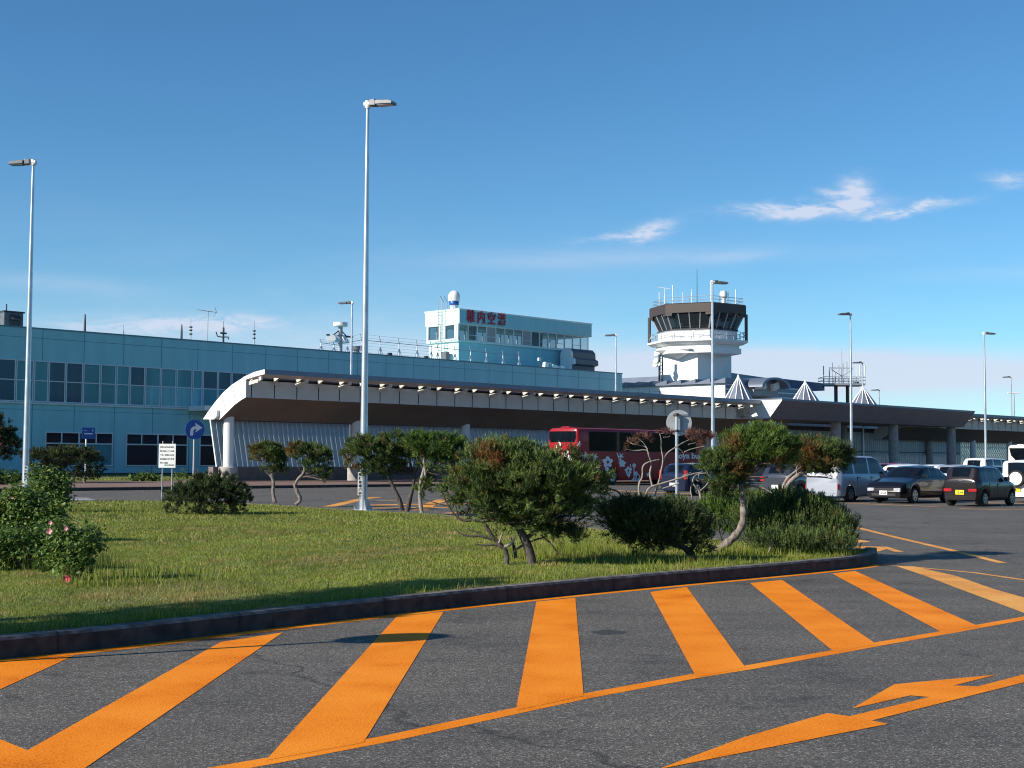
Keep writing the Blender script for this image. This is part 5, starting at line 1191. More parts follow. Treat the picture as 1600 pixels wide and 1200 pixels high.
    if plate:
        for xx, dd in ((xr_ - 0.025, -1), (xf_ + 0.02, 1)):
            pz = 0.52 if dd < 0 else 0.42
            m = MB(); m.box(xx - 0.008, xx + 0.008, -0.17, 0.17, pz - 0.085, pz + 0.085); po = m.build('number_plate', plate, t, bevel=0.004)
            if plate_txt and (face == 'rear') == (dd < 0):
                m = MB(); m2 = (lambda x, y, z: (xx - 0.011 - z, -x, pz - 0.015 + y)) if dd < 0 else (lambda x, y, z: (xx + 0.011 + z, x, pz - 0.015 + y))
                add_text(m, plate_txt, 0.11, m2, bold=0.003, depth=0.001); m.build('lettering', 'print_black', po, fixn=False)
    m = MB(); zt0 = 0.5
    m.box(xr_ - 0.01, xr_ + 0.02, -Wd * 0.38, Wd * 0.38, 0.36, 0.365); m.box(xf_ - 0.01, xf_ + 0.012, -Wd * 0.30, Wd * 0.30, 0.30, 0.40); m.box(xf_ - 0.01, xf_ + 0.012, -Wd * 0.24, Wd * 0.24, 0.54, 0.60); m.build('grille', 'plastic_black', t)
    if extra: extra(t, L, Wd)
    return t
HU = RZ; HB = RZ + math.pi
mat('paint_black', (0.006, 0.006, 0.009), 0.2, coat=0.35, spec=.3, var=0.02); mat('paint_brown', (0.016, 0.011, 0.013), 0.22, coat=0.4, spec=.3, var=0.02)
mat('paint_silver', (0.38, 0.40, 0.46), 0.34, metal=0.3, coat=0.3, var=0.02); mat('paint_white', (0.76, 0.77, 0.78), 0.25, coat=0.6, var=0.02)
mat('paint_blue', (0.010, 0.014, 0.04), 0.2, coat=0.4, spec=.3, var=0.02); mat('paint_grey', (0.03, 0.035, 0.05), 0.22, coat=0.7, var=0.02); mat('paint_dred', (0.20, 0.012, 0.02), 0.22, coat=0.7, var=0.02)
def handles(zs, xs_):
    def f(t, L, Wd):
        for x in xs_:
            m = MB(); m.box(x - L / 2 - 0.09, x - L / 2 + 0.09, -Wd / 2 - 0.012, -Wd / 2 + 0.01, zs, zs + 0.03); m.build('door_handle', 'grey_metal', t)
            m = MB(); m.box(x - L / 2 - 0.125, x - L / 2 - 0.115, -Wd / 2 - 0.003, -Wd / 2 + 0.02, 0.38, zs + 0.05); m.build('door_seam', 'plastic_black', t)
    return f
def mull(t, L, Wd, x, bl, zt_): pass
kei = dict(outline=[(0, .92), (.02, 1.0), (.20, 1.40), (.35, 1.455), (.9, 1.475), (1.7, 1.46), (2.05, 1.40), (2.62, .98), (2.75, .93), (3.15, .84), (3.33, .74), (3.40, .62)], belt=.92)
vehicle('parked_car', 'small dark brown hatchback with yellow plate, rear towards the view', 'car', 1530, 792, HU, 3.40, 1.475, kei['outline'], kei['belt'], 'paint_brown', (.55, 2.85), .28, [(.28, .75), (.82, 1.45), (1.52, 2.35)], (2.08, 2.6), (.045, .19), 'plate_yellow', '93-44', anchor='rr', group='cars parked in front of the terminal', tail=dict(z=.60, h=.11, w=.32, y=.66), extra=handles(.80, (1.0, 1.7)))
vehicle('parked_car', 'silver minivan with a sunlit blank tailgate behind the forked pine', 'car', 1313, 785, HU, 4.7, 1.70, [(0, 1.0), (.03, 1.15), (.22, 1.72), (.45, 1.84), (1.2, 1.87), (3.0, 1.85), (3.35, 1.76), (4.05, 1.15), (4.25, 1.08), (4.55, .95), (4.66, .78), (4.7, .6)], 1.10, 'paint_silver', (.85, 3.75), .32, [(.3, 1.15), (1.25, 2.35), (2.45, 3.72)], (3.4, 4.03), (.05, .2), None, anchor='rr', group='cars parked in front of the terminal', tail=dict(z=.62, h=.22, w=.04, y=.88), extra=handles(.98, (1.5, 2.6)))
vehicle('parked_car', 'black saloon facing the view between the silver minivan and the small hatchback', 'car', 1412, 787.5, HB, 4.6, 1.72, [(0, .7), (.04, .9), (.25, 1.02), (.6, 1.05), (1.25, 1.38), (1.7, 1.45), (2.3, 1.46), (2.7, 1.40), (3.45, 1.0), (3.6, .96), (4.3, .82), (4.5, .70), (4.6, .5)], .97, 'paint_black', (.95, 3.65), .31, [(1.0, 1.5), (1.58, 2.2), (2.28, 3.1)], (2.75, 3.42), (.65, 1.22), 'plate_white', '47-63', anchor='fl', face='front', group='cars parked in front of the terminal', extra=None)
def spare(t, L, Wd):
    m = MB(); m.tube([(-L / 2 - 0.04, -0.05, .98), (-L / 2 - 0.02, -0.05, .98), (-L / 2 - .18, -0.05, .98), (-L / 2 - .2, -0.05, .98)], [.30, .34, .34, .30], 24); sp_ = m.build('spare_wheel', 'rubber', t, smooth=True)
    m = MB(); m.tube([(-L / 2 - .201, -0.05, .98), (-L / 2 - .22, -0.05, .98)], [.27, .24], 24); m.build('spare_cover', 'white_metal', sp_, smooth=True)
vehicle('parked_car', 'white off-roader with a spare wheel on its tailgate at the right edge', 'car', 1617, 786, HU, 3.5, 1.50, [(0, .95), (.02, 1.05), (.10, 1.62), (.2, 1.70), (1.0, 1.73), (1.8, 1.70), (2.0, 1.62), (2.4, 1.12), (2.5, 1.08), (3.3, 1.0), (3.45, .9), (3.5, .6)], 1.06, 'paint_white', (.6, 2.85), .34, [(.25, 1.0), (1.1, 2.1)], (2.03, 2.38), (.03, .095), 'plate_yellow', '71', anchor='rr', group='cars parked in front of the terminal', tail=dict(z=.55, h=.12, w=.2, y=.8), roof_w=.88, extra=spare)
vehicle('parked_car', 'dark blue hatchback with a bright red tail light beside the coach', 'car', 1074, 775, HU, 4.3, 1.70, [(0, .95), (.03, 1.05), (.35, 1.42), (.6, 1.50), (1.6, 1.53), (2.4, 1.50), (2.7, 1.42), (3.35, 1.0), (3.5, .96), (4.1, .84), (4.25, .7), (4.3, .5)], .98, 'paint_blue', (.8, 3.45), .31, [(.4, 1.1), (1.2, 2.0), (2.1, 3.0)], (2.73, 3.33), (.06, .33), 'plate_white', None, anchor='rr', group='cars parked in front of the terminal', tail=dict(z=.98, h=.42, w=.16, y=.86))
vehicle('parked_car', 'dark hatchback half hidden beneath the crown of the curved pine', 'car', 1237, 780, HU, 4.1, 1.68, [(0, .95), (.03, 1.05), (.35, 1.42), (.6, 1.50), (1.6, 1.53), (2.3, 1.50), (2.6, 1.42), (3.2, 1.0), (3.4, .96), (3.9, .84), (4.05, .7), (4.1, .5)], .98, 'paint_grey', (.75, 3.3), .31, [(.4, 1.1), (1.2, 2.0), (2.1, 2.9)], (2.63, 3.18), (.06, .33), 'plate_white', None, anchor='rr', group='cars parked in front of the terminal', tail=dict(z=.86, h=.2, w=.2, y=.8))
# second row, mostly roofs
row2 = [('dark red estate car in the second row behind the silver minivan', 1400, 763, 4.4, 1.72, 1.58, 'paint_dred', .08),
        ('white estate car behind the black saloon with its roof showing', 1420, 776, 4.6, 1.72, 1.52, 'paint_white', .3),
        ('white hatchback in the second row between two estates', 1466, 767, 4.2, 1.70, 1.50, 'paint_white', .3),
        ('grey compact car whose arched roof shows behind the small hatchback', 1500, 771, 3.9, 1.68, 1.50, 'paint_silver', .3),
        ('dark blue saloon right behind the small dark brown hatchback', 1560, 776, 4.6, 1.74, 1.46, 'paint_blue', .3)]
for lab, px, py, L, Wd, H_, pt, _ in row2:
    vehicle('parked_car', lab, 'car', px, py, HU, L, Wd, [(0, .9), (.03, 1.0), (.4, H_ - .1), (.7, H_ - .02), (1.6, H_), (2.4, H_ - .03), (2.7, H_ - .12), (L - 1.0, 1.0), (L - .8, .95), (L - .25, .82), (L - .05, .7), (L, .5)], .97, pt, (.8, L - .85), .31, [(.45, 1.1), (1.2, 2.0), (2.1, L - 1.35)], (2.73, L - 1.02), (.06, .38), 'plate_white', None, anchor='rr', group='cars parked in front of the terminal')
vehicle('parked_car', 'white minivan with dark rear glass in the back row left of the white coach', 'car', 1542, 766, HU, 4.6, 1.72, [(0, 1.0), (.03, 1.15), (.2, 1.76), (.4, 1.88), (1.2, 1.90), (3.0, 1.87), (3.3, 1.78), (4.0, 1.15), (4.2, 1.08), (4.5, .95), (4.58, .78), (4.6, .6)], 1.12, 'paint_white', (.85, 3.7), .32, [(.3, 1.15), (1.25, 2.3), (2.4, 3.65)], (3.35, 3.98), (.05, .19), None, anchor='rr', group='cars parked in front of the terminal')

# ------------------------------------------------------------------ coaches
def coach(label, s0, w0, L, Wd, H, paint, left=True, flowers=True, z0=0.0):
    t = ROOT('coach', label, 'coach', s0, w0, z0)            # local x forward from the rear, y to the left (away from the road)
    k_ = H / 3.8
    # body: loft of rounded cross sections
    secs = [(0.0, .90, .955, .0), (.06, .955, .985, .0), (.22, .99, .998, 0), (.6, 1, 1, 0), (L - .9, 1, 1, 0), (L - .4, .98, .995, 0), (L - .12, .93, .97, 0), (L, .86, .93, 0)]
    xs = sorted(set([a for a, *_ in secs] + list(np.linspace(0.6, L - .9, 50))))
    wx = [3.35 * k_ * 1.05, L - 2.9 * k_]; wr = .56 * k_; ar = wr + .1
    for w_ in wx: xs += [w_ - ar + .002, w_ + ar - .002, w_ - ar * .9, w_ + ar * .9, w_ - ar * .6, w_ + ar * .6, w_]
    xs = sorted(set(round(x, 4) for x in xs))
    prof = [(.96, 0), (.985, .06), (1, .2), (1, .5), (.995, .7), (.985, .88), (.96, .945), (.90, .98), (.78, .995), (.4, 1.0)]
    V = []; rows = []
    for x in xs:
        wv = np.interp(x, [a[0] for a in secs], [a[1] for a in secs]) * Wd / 2; hv = np.interp(x, [a[0] for a in secs], [a[2] for a in secs]) * H; zb = .32 * k_
        for w_ in wx:
            if abs(x - w_) < ar: zb = max(zb, wr + math.sqrt(ar * ar - (x - w_) ** 2))
        pr = [(x, wv * a, zb + (hv - zb) * b_) for a, b_ in prof] + [(x, -wv * a, zb + (hv - zb) * b_) for a, b_ in prof[::-1]]
        rows.append(pr)
    M_ = len(rows[0]); V = [p for r_ in rows for p in r_]; fs = [(i * M_ + j, i * M_ + j + 1, (i + 1) * M_ + j + 1, (i + 1) * M_ + j) for i in range(len(xs) - 1) for j in range(M_ - 1)]
    for i in (0, len(xs) - 1): fs += [(i * M_ + j, i * M_ + M_ - 1 - j, i * M_ + M_ - 2 - j, i * M_ + j + 1) for j in range(M_ // 2 - 1)] 
    m = MB(); m.add(V, fs); m.build('body', paint, t, smooth=True, angle=35)
    m = MB(); m.box(0.3, L - .3, -Wd / 2 + .15, Wd / 2 - .15, .3 * k_, 1.2 * k_); m.build('underbody', 'plastic_black', t)
    # side glass band: local y negative is the road side
    for sg, nm in ((-1, 'side_window'), (1, 'side_window')):
        n = 7; xa, xb = 1.15, L - 1.3; hw = (xb - xa) / n; zlo, zhi = (H * .60, H * .93) if flowers else (H * .5, H * .85)
        for i in range(n):
            m = MB(); y = sg * (Wd / 2 + .006)
            m.box(xa + i * hw + .015, xa + (i + 1) * hw - .015, min(y, y + sg * .012), max(y, y + sg * .012), zlo, zhi); m.build(nm, 'car_glass', t, bevel=.02)
    m = MB(); m.box(xa - .03, xb + .03, -Wd / 2 - .004, Wd / 2 + .004, zlo - .03, zhi + .03); m.build('window_band', 'plastic_black', t)
    for sg in (-1, 1):
        for w_ in wx:
            y = sg * (Wd / 2 - .17); m = MB(); m.tube([(w_, y - .15, wr), (w_, y - .12, wr), (w_, y + .12, wr), (w_, y + .15, wr)], [wr * .92, wr, wr, wr * .92], 28); wh = m.build('wheel', 'rubber', t, smooth=True)
            m = MB(); yo = y + sg * .152; m.lathe([(wr * .62, 0), (wr * .55, .03), (wr * .3, .01), (wr * .22, .06), (.02, .07)], 20); o = m.build('rim', 'rim_silver', wh, smooth=True); o.rotation_euler = (R(90) if sg < 0 else R(-90), 0, 0); o.location = (w_, yo, wr)
    # rear window
    m = MB(); zr0, zr1 = (H * .745, H * .935) if flowers else (H * .60, H * .905); hw = Wd / 2
    if flowers: poly = [(-hw * .78, zr0 + .0), (hw * .78, zr0 + .0), (hw * .88, zr0 + .3), (hw * .86, zr1), (-hw * .86, zr1), (-hw * .88, zr0 + .3)]
    else: poly = [(-hw * .25, zr0 - .3), (hw * .25, zr0 - .3), (hw * .7, zr0 + .3), (hw * .84, zr1), (-hw * .84, zr1), (-hw * .7, zr0 + .3)]
    m.prism(poly, lambda a, b_, q_: (q_, a, b_), -.03, .02); m.build('rear_window', 'car_glass', t, bevel=.02)
    for sg in (-1, 1): 
        m = MB(); m.box(-.03, .08, sg * hw * .80 - .07, sg * hw * .80 + .07, .9 * k_, 1.5 * k_); m.build('tail_light', 'tail_red', t, bevel=.02)
    m = MB(); m.box(-.05, .1, -hw * .9, hw * .9, .35 * k_, .75 * k_); m.build('bumper', paint, t, bevel=.05)
    m = MB(); m.box(-.06, -.048, -.22, .22, .5 * k_, .66 * k_); m.build('number_plate', 'plate_white', t)
    m = MB(); m.box(.25, .75, -.35, .35, H - .05, H + .08); m.build('roof_unit', paint, t, bevel=.05)
    return t
YB = -W(0, 0, 1).y
wbus = 36.7; sbus = 0
d = ray(903, 720); o_ = Vector((0, 0, EYE)) - P0; tt_ = (wbus - o_.dot(N)) / d.dot(N); sbus = (o_ + d * tt_).dot(U)
BL, BW, BH = 14.2, 2.7, 3.82
bus = coach('red coach decorated with white flowers parked along the far pavement', sbus, wbus - BW / 2, BL, BW, BH, 'red_paint')
def bpx(px, py): s_, z_ = F(px, py, wbus + .02); return s_ - sbus, z_
def side_poly(mb, pts, mi=0, lay=0): mb.prism(pts, lambda a, b_, q_: (a, q_, b_), -BW / 2 - .022 - lay * .008, -BW / 2 + .0, mi)
def flower(mb, px, py, rpx, petals=5, ph=0.3, hole=True, mb2=None, sx=1.45):
    x, z = bpx(px, py); r_ = rpx * 92 / FPX
    pts = []
    for i in range(60):
        a = 2 * math.pi * i / 60; rr = r_ * (0.62 + 0.38 * abs(math.cos(petals / 2 * (a - ph)))); pts.append((x + rr * math.cos(a) * sx, z + rr * math.sin(a)))
    side_poly(mb, pts)
    if hole:
        side_poly(mb2, [(x + r_ * .26 * sx * math.cos(2 * math.pi * i / 16), z + r_ * .26 * math.sin(2 * math.pi * i / 16)) for i in range(16)], 0, 1)
def leafy(mb, px, py, rpx, n=5, ph=0.0, sx=1.4):
    x, z = bpx(px, py); r_ = rpx * 92 / FPX; pts = []
    for i in range(n * 2): a = math.pi * i / n + ph; rr = r_ * (1 if i % 2 == 0 else .33); pts.append((x + rr * math.cos(a) * sx, z + rr * math.sin(a)))
    side_poly(mb, pts)
def stem(mb, pts, w_=0.05):
    P = smooth_path([(bpx(*p)[0], bpx(*p)[1], 0) for p in pts], 2); 
    up = []; dn = []
    for i, p in enumerate(P):
        a = P[max(0, i - 1)]; b_ = P[min(len(P) - 1, i + 1)]; tx, tz = b_.x - a.x, b_.y - a.y; l_ = math.hypot(tx, tz) or 1; up.append((p.x - tz / l_ * w_ * 1.3, p.y + tx / l_ * w_)); dn.append((p.x + tz / l_ * w_ * 1.3, p.y - tx / l_ * w_))
    mb.prism(up + dn[::-1], lambda a, b_, q_: (a, q_, b_), -BW / 2 - .018, -BW / 2, 0)
# zoomed picture coordinates (830 + X/5.517, 640 + Y/5.517)
z5 = lambda X, Y: (830 + X / 5.517, 640 + Y / 5.517)
FL = []
for X, Y, r_, kd in [(415, 297, 24, 'l'), (470, 400, 40, 'l'), (552, 405, 34, 'l'), (660, 452, 50, 'f'), (775, 400, 34, 'l'), (785, 465, 34, 'f2'), (450, 482, 36, 'l'), (563, 505, 34, 'f2'), (838, 525, 36, 'f'), (888, 482, 20, 'f2'), (903, 552, 22, 'f'), (655, 512, 20, 'f2'), (770, 440, 24, 'l'), (925, 600, 16, 'l'), (880, 600, 14, 'l'), (838, 555, 22, 'f2'), (1010, 560, 20, 'f2')]:
    px, py = z5(X, Y)
    fm, hm = MB(), MB()
    if kd == 'l': leafy(fm, px, py, r_ / 5.517, 5, X * .1)
    else: flower(fm, px, py, r_ / 5.517, 5, X * .05, kd == 'f', hm)
    fo = fm.build('flower', 'decal_white', bus)
    if hm.v: hm.build('flower_centre', 'red_paint', fo)
for pts in [[(402, 320), (400, 370), (425, 440), (420, 490)], [(545, 430), (550, 470)], [(885, 500), (888, 540), (886, 610)], [(905, 575), (903, 612)], [(430, 370), (440, 420)], [(855, 470), (860, 530), (840, 590)], [(860, 608), (900, 612), (945, 610)], [(740, 370), (760, 430)], [(925, 560), (940, 580), (930, 610)]]:
    fm = MB(); stem(fm, [z5(*p) for p in pts], .035); fm.build('flower_stem', 'decal_white', bus)
tm = MB(); xt, zt_ = bpx(1079, 712.5); xt0, _ = bpx(1066, 712); add_text(tm, 'soya bus', .72, lambda x, y, z: (xt - 0.2 + x * 1.25, -BW / 2 - .012 - z, zt_ + y * .8), bold=.02, depth=.004); tm.build('lettering', 'decal_white', bus, fixn=False)
# rear emblem and flowers: rear plane is s = sbus
def rpx_(px, py): w_, z_ = S(px, py, sbus - .05); return -(w_ - (wbus - BW / 2)), z_
rm = MB()
ex, ez = rpx_(872.5, 696.5)
def arc_poly(cx, cz, r0, a0, a1, w0):
    n = 14; o_ = []; i_ = []
    for i in range(n + 1):
        a = a0 + (a1 - a0) * i / n; w_ = w0 * math.sin(math.pi * (i + .6) / (n + 1.6)); o_.append((cx + (r0 + w_) * math.cos(a), cz + (r0 + w_) * math.sin(a))); i_.append((cx + (r0 - w_) * math.cos(a), cz + (r0 - w_) * math.sin(a)))
    return o_ + i_[::-1]
rm.prism(arc_poly(ex, ez + .05, .16, R(60), R(215), .06), lambda a, b_, q_: (q_, a, b_), -.045, .02)
rm.prism(arc_poly(ex, ez - .05, .16, R(240), R(395), .06), lambda a, b_, q_: (q_, a, b_), -.047, .02)
rm.build('rear_emblem', 'decal_white', bus)
for px, py, r_ in [(884, 709.5, .30), (867, 708, .24), (876, 703, .14), (858, 712, .2), (890, 716, .2)]:
    x, z = rpx_(px, py); rm = MB(); rm.prism([(x + r_ * (0.6 + 0.4 * abs(math.cos(2.5 * 2 * math.pi * i / 50))) * math.cos(2 * math.pi * i / 50), z + r_ * (0.6 + 0.4 * abs(math.cos(2.5 * 2 * math.pi * i / 50))) * math.sin(2 * math.pi * i / 50)) for i in range(50)], lambda a, b_, q_: (q_, a, b_), -.045 - .001 * r_, .02); rm.build('flower', 'decal_white', bus)
# white coach at the right edge
mat('coach_white', (0.66, 0.67, 0.64), 0.3, coat=.4, var=.05)
wb2 = 35.5; d = ray(1612, 720); tt_ = (wb2 - o_.dot(N)) / d.dot(N); sb2 = (o_ + d * tt_).dot(U)
c2_ = coach('white coach with a dark V shaped rear window at the right edge', sb2, wb2 - 1.3, 12, 2.6, 3.55, 'coach_white', flowers=False)
m = MB(); m.box(-.045, .02, -.9, .9, 1.72, 1.9); m.build('rear_band', 'plastic_black', c2_)
# ================================================================== VEGETATION
ZI = 0.165
def unit(v): return v / (np.linalg.norm(v, axis=1, keepdims=True) + 1e-9)
def foliage(name, parent, lobes, n, mname, L=0.10, needle=0.06, k=9, wd=0.006, up=0.7, brown=(), inner=0.25, flat=0.5, bright=0.5, angle=(25, 55), brown_rand=0.03, shell=0.28, clump=6, crad=None):
    """tufts of needles spread through a union of ellipsoid lobes; lobes: (x, y, z, rx, ry, rz) local"""
    lob = np.array([l[:6] for l in lobes], float); vol = (lob[:, 3] * lob[:, 4] + lob[:, 4] * lob[:, 5] + lob[:, 3] * lob[:, 5]); pr = vol / vol.sum()
    per = clump; ncl = max(1, n // per); n = ncl * per
    idx = rng.choice(len(lob), ncl, p=pr); d = unit(rng.normal(size=(ncl, 3))); low = d[:, 2] < 0; fl = low & (rng.random(ncl) < flat); d[fl, 2] *= -1
    lump = 1 + 0.13 * np.sin(d[:, 0] * 5 + idx) * np.sin(d[:, 1] * 6 + idx * 2) + 0.10 * np.sin(d[:, 2] * 9 + d[:, 0] * 7 + idx * 3)
    rad = np.where(rng.random(ncl) < inner, rng.uniform(0.35, 0.85, ncl), 1 - shell * rng.random(ncl) ** 1.6) * lump
    ctone = rng.random(ncl)
    pc = lob[idx, :3] + d * lob[idx, 3:6] * rad[:, None]; rep = np.repeat(np.arange(ncl), per); idx = idx[rep]; d = d[rep]; ctone = ctone[rep]
    cr_ = crad if crad else L * 0.95
    p = pc[rep] + unit(rng.normal(size=(n, 3))) * (cr_ * rng.random(n) ** .5)[:, None] * np.array([1, 1, .7]) + np.array([0, 0, cr_ * .3])
    out = unit(d / lob[idx, 3:6]); ax = unit(out * 0.7 + np.array([0, 0, up]) + rng.normal(size=(n, 3)) * 0.28)
    r1 = unit(np.cross(ax, rng.normal(size=(n, 3)))); r2 = np.cross(ax, r1)
    cl = 0.5 + 0.5 * np.sin(p[:, 0] * 6.1 + idx) * np.sin(p[:, 1] * 5.3) * np.sin(p[:, 2] * 7.7 + 1)
    tone = np.clip(bright * (0.10 + 0.45 * cl + 0.95 * ctone ** 2) + 0.5 * (rng.random(n) - 0.5), 0, 1); br = (rng.random(n) < brown_rand) * rng.uniform(0.4, 1, n)
    for (bx, by, bz, r0) in brown:
        dd = np.linalg.norm((p - np.array([bx, by, bz])), axis=1) / r0; br = np.maximum(br, np.clip(1.25 - dd + 0.5 * (rng.random(n) - .5), 0, 1) * (rng.random(n) < .8))
    sz = rng.uniform(0.75, 1.3, n)
    V = np.empty((n, k, 3, 3)); 
    for j in range(k):
        t = (j + 0.5) / k; a = j * 2.4 + rng.random(n); an = np.radians(angle[1] + (angle[0] - angle[1]) * t) ; rd = r1 * np.cos(a)[:, None] + r2 * np.sin(a)[:, None]
        b = p + ax * (L * t * sz)[:, None]; dr = ax * math.cos(an) + rd * math.sin(an); ln = needle * sz * (0.8 + 0.4 * rng.random(n)); sd = np.cross(dr, rd) ; sd = unit(np.cross(dr, rng.normal(size=(n, 3)))) * wd
        V[:, j, 0] = b - sd; V[:, j, 1] = b + sd; V[:, j, 2] = b + dr * ln[:, None]
    tint = np.repeat(np.stack([tone, br], 1), k, axis=0)
    return np_mesh(name, V.reshape(-1, 3), 3, tint, mname, parent)
def leaves(name, parent, lobes, n, mname='leaf_green', size=0.04, bright=0.5, brown=(), inner=0.45):
    lob = np.array([l[:6] for l in lobes], float); vol = lob[:, 3] * lob[:, 4] + lob[:, 5] * lob[:, 3]; pr = vol / vol.sum()
    nc = max(1, n // 7); idx = rng.choice(len(lob), nc, p=pr); d = unit(rng.normal(size=(nc, 3))); lump = 1 + 0.2 * np.sin(d[:, 0] * 6 + idx) * np.sin(d[:, 2] * 7 + idx * 2)
    rad = np.where(rng.random(nc) < inner, rng.uniform(0.3, 0.9, nc), 1 - .2 * rng.random(nc)) * lump
    c = lob[idx, :3] + d * lob[idx, 3:6] * rad[:, None]; ci = np.repeat(np.arange(nc), 7); m_ = len(ci)
    p = c[ci] + rng.normal(size=(m_, 3)) * size * 1.3; nr = unit(d[ci] * 0.6 + np.array([0, 0, 0.7]) + rng.normal(size=(m_, 3)) * 0.6)
    a = unit(np.cross(nr, rng.normal(size=(m_, 3)))); b = np.cross(nr, a); s_ = size * rng.uniform(.6, 1.25, m_)[:, None]
    fold = nr * s_ * 0.18
    q_ = np.stack([p - a * s_, p + b * s_ * .55 - fold, p + a * s_ * 1.1, p - b * s_ * .55 - fold], 1).reshape(-1, 3)
    cl = 0.5 + 0.5 * np.sin(c[:, 0] * 7 + idx) * np.sin(c[:, 2] * 8)
    tone = np.clip(bright * (0.4 + .8 * cl[ci]) + .4 * (rng.random(m_) - .5), 0, 1); br = (rng.random(m_) < .04) * .8
    for (bx, by, bz, r0) in brown:
        dd = np.linalg.norm(p - np.array([bx, by, bz]), axis=1) / r0; br = np.maximum(br, np.clip(1.2 - dd, 0, 1) * .8)
    return np_mesh(name, q_, 4, np.stack([tone, br], 1), mname, parent)
def wig(a, b, n, amp):
    a, b = Vector(a), Vector(b); out = []
    for i in range(n + 1):
        t = i / n; p = a.lerp(b, t)
        if 0 < i < n: p += Vector([random.uniform(-1, 1) for _ in range(3)]) * amp * (b - a).length
        out.append(p)
    return out
class Plant:
    """plant whose shape is measured at one depth: (px, py, dy) -> local metres"""
    def __init__(s, name, label, cat, px, py, group=None, Y=None, z=ZI):
        b = G(px, py, z) if Y is None else W(px, py, Y); b.z = z; s.b = b; s.Y = b.y; s.k = b.y / FPX
        s.t = thing(name, label, cat, b, 0, group)
    def P(s, px, py, dy=0.0):
        w_ = W(px, py, s.Y); return Vector((w_.x - s.b.x, dy, w_.z - s.b.z))
    def lobe(s, px, py, rx, ry, dy=0.0, ryd=None):
        p = s.P(px, py, dy); return (p.x, p.y, p.z, rx * s.k, (ryd if ryd else rx * 0.9) * s.k, ry * s.k)
    def brown(s, px, py, r_, dy=0.0): p = s.P(px, py, dy); return (p.x, p.y, p.z, r_ * s.k)
    def wood(s, name, paths, m='bark', n=9, amp=0.0):
        for pts in paths:
            rad = [p[3] * s.k for p in pts]; P = [s.P(p[0], p[1], p[2] * s.k) for p in pts]
            # smooth + resample radii
            PP = smooth_path(P, 2); cum = [0]
            for a, b in zip(PP[:-1], PP[1:]): cum.append(cum[-1] + (b - a).length)
            c0 = [0]
            for a, b in zip(P[:-1], P[1:]): c0.append(c0[-1] + (b - a).length)
            RR = [float(np.interp(c / max(cum[-1], 1e-6) * c0[-1], c0, rad)) for c in cum]
            RR = [r_ * (1 + 0.14 * math.sin(i * 2.3 + r_ * 900)) for i, r_ in enumerate(RR)]
            mb = MB(); mb.tube(PP, RR, n); mb.build(name, m, s.t, smooth=True, angle=60)
    def twigs(s, start, lobes, n, r_=1.2, m='bark_dark', name='branch'):
        mb = MB()
        for i in range(n):
            l = random.choice(lobes); st = random.choice(start); a = s.P(st[0], st[1], st[2] * s.k)
            d = Vector([random.gauss(0, 1) for _ in range(3)]).normalized(); e = Vector(l[:3]) + Vector((d.x * l[3], d.y * l[4], d.z * l[5])) * 0.75
            pts = wig(a, e, 4, 0.07); mb.tube(pts, [r_ * s.k * (1 - .8 * q_ / 4) for q_ in range(5)], 5, caps=False)
        mb.build(name, m, s.t, smooth=True)
PG = 'wind shaped pines on the lawn'
# --- low round shrub, left
p = Plant('pine_shrub', 'low round dark pine shrub right of the white notice board', 'shrub', 322, 803)
lb = [p.lobe(322, 782, 58, 33), p.lobe(290, 786, 34, 26), p.lobe(350, 775, 36, 32), p.lobe(322, 765, 34, 22), p.lobe(372, 788, 18, 20)]
foliage('foliage', p.t, lb, 4200, 'pine_dark', L=.07, needle=.07, k=9, wd=.008, bright=.62)
p.wood('trunk', [[(322, 804, 0, 3), (318, 790, 0, 2.5), (310, 770, 0, 1.5)], [(330, 804, 2, 2.5), (345, 785, 0, 1.6)]], 'bark_dark')
# --- two small leaning pines
p = Plant('small_pine', 'small pine with a single round crown on a thin pale trunk', 'tree', 429, 785, PG)
lb = [p.lobe(420, 712, 27, 18), p.lobe(432, 725, 17, 18), p.lobe(408, 706, 16, 12), p.lobe(438, 735, 9, 8)]
foliage('foliage', p.t, lb, 1300, 'pine_needles', L=.09, needle=.10, k=9, wd=.010, bright=.55, brown=[p.brown(408, 712, 16), p.brown(400, 703, 10)])
p.wood('trunk', [[(430, 786, 0, 3.2), (426, 770, 0, 2.8), (428, 755, 0, 2.6), (424, 742, 0, 2.4), (428, 728, 0, 1.6)], [(424, 745, 0, 1.6), (414, 735, 0, 1.4), (408, 722, 0, 1)], [(425, 745, 0, 1.4), (436, 733, 2, 1)]]); p.twigs([(424, 742, 0)], lb, 12, .9)
p = Plant('small_pine', 'small pine with a crooked trunk and a flat crown swept to the right', 'tree', 467, 789, PG)
lb = [p.lobe(483, 712, 33, 14), p.lobe(462, 705, 14, 10), p.lobe(505, 720, 16, 14), p.lobe(502, 742, 14, 9), p.lobe(492, 730, 14, 10)]
foliage('foliage', p.t, lb, 1300, 'pine_needles', L=.09, needle=.10, k=9, wd=.010, bright=.5, brown=[p.brown(458, 706, 13)])
p.wood('trunk', [[(462, 789, 0, 3), (471, 781, 0, 3), (464, 768, 0, 3), (460, 758, 0, 2.8), (466, 748, 0, 2.6), (475, 740, 0, 2.2), (476, 725, 0, 1.4)], [(470, 745, 0, 1.6), (488, 745, 0, 1.4), (500, 750, 0, 1), (510, 748, 0, .6)]]); p.twigs([(474, 740, 0)], lb, 14, .9)
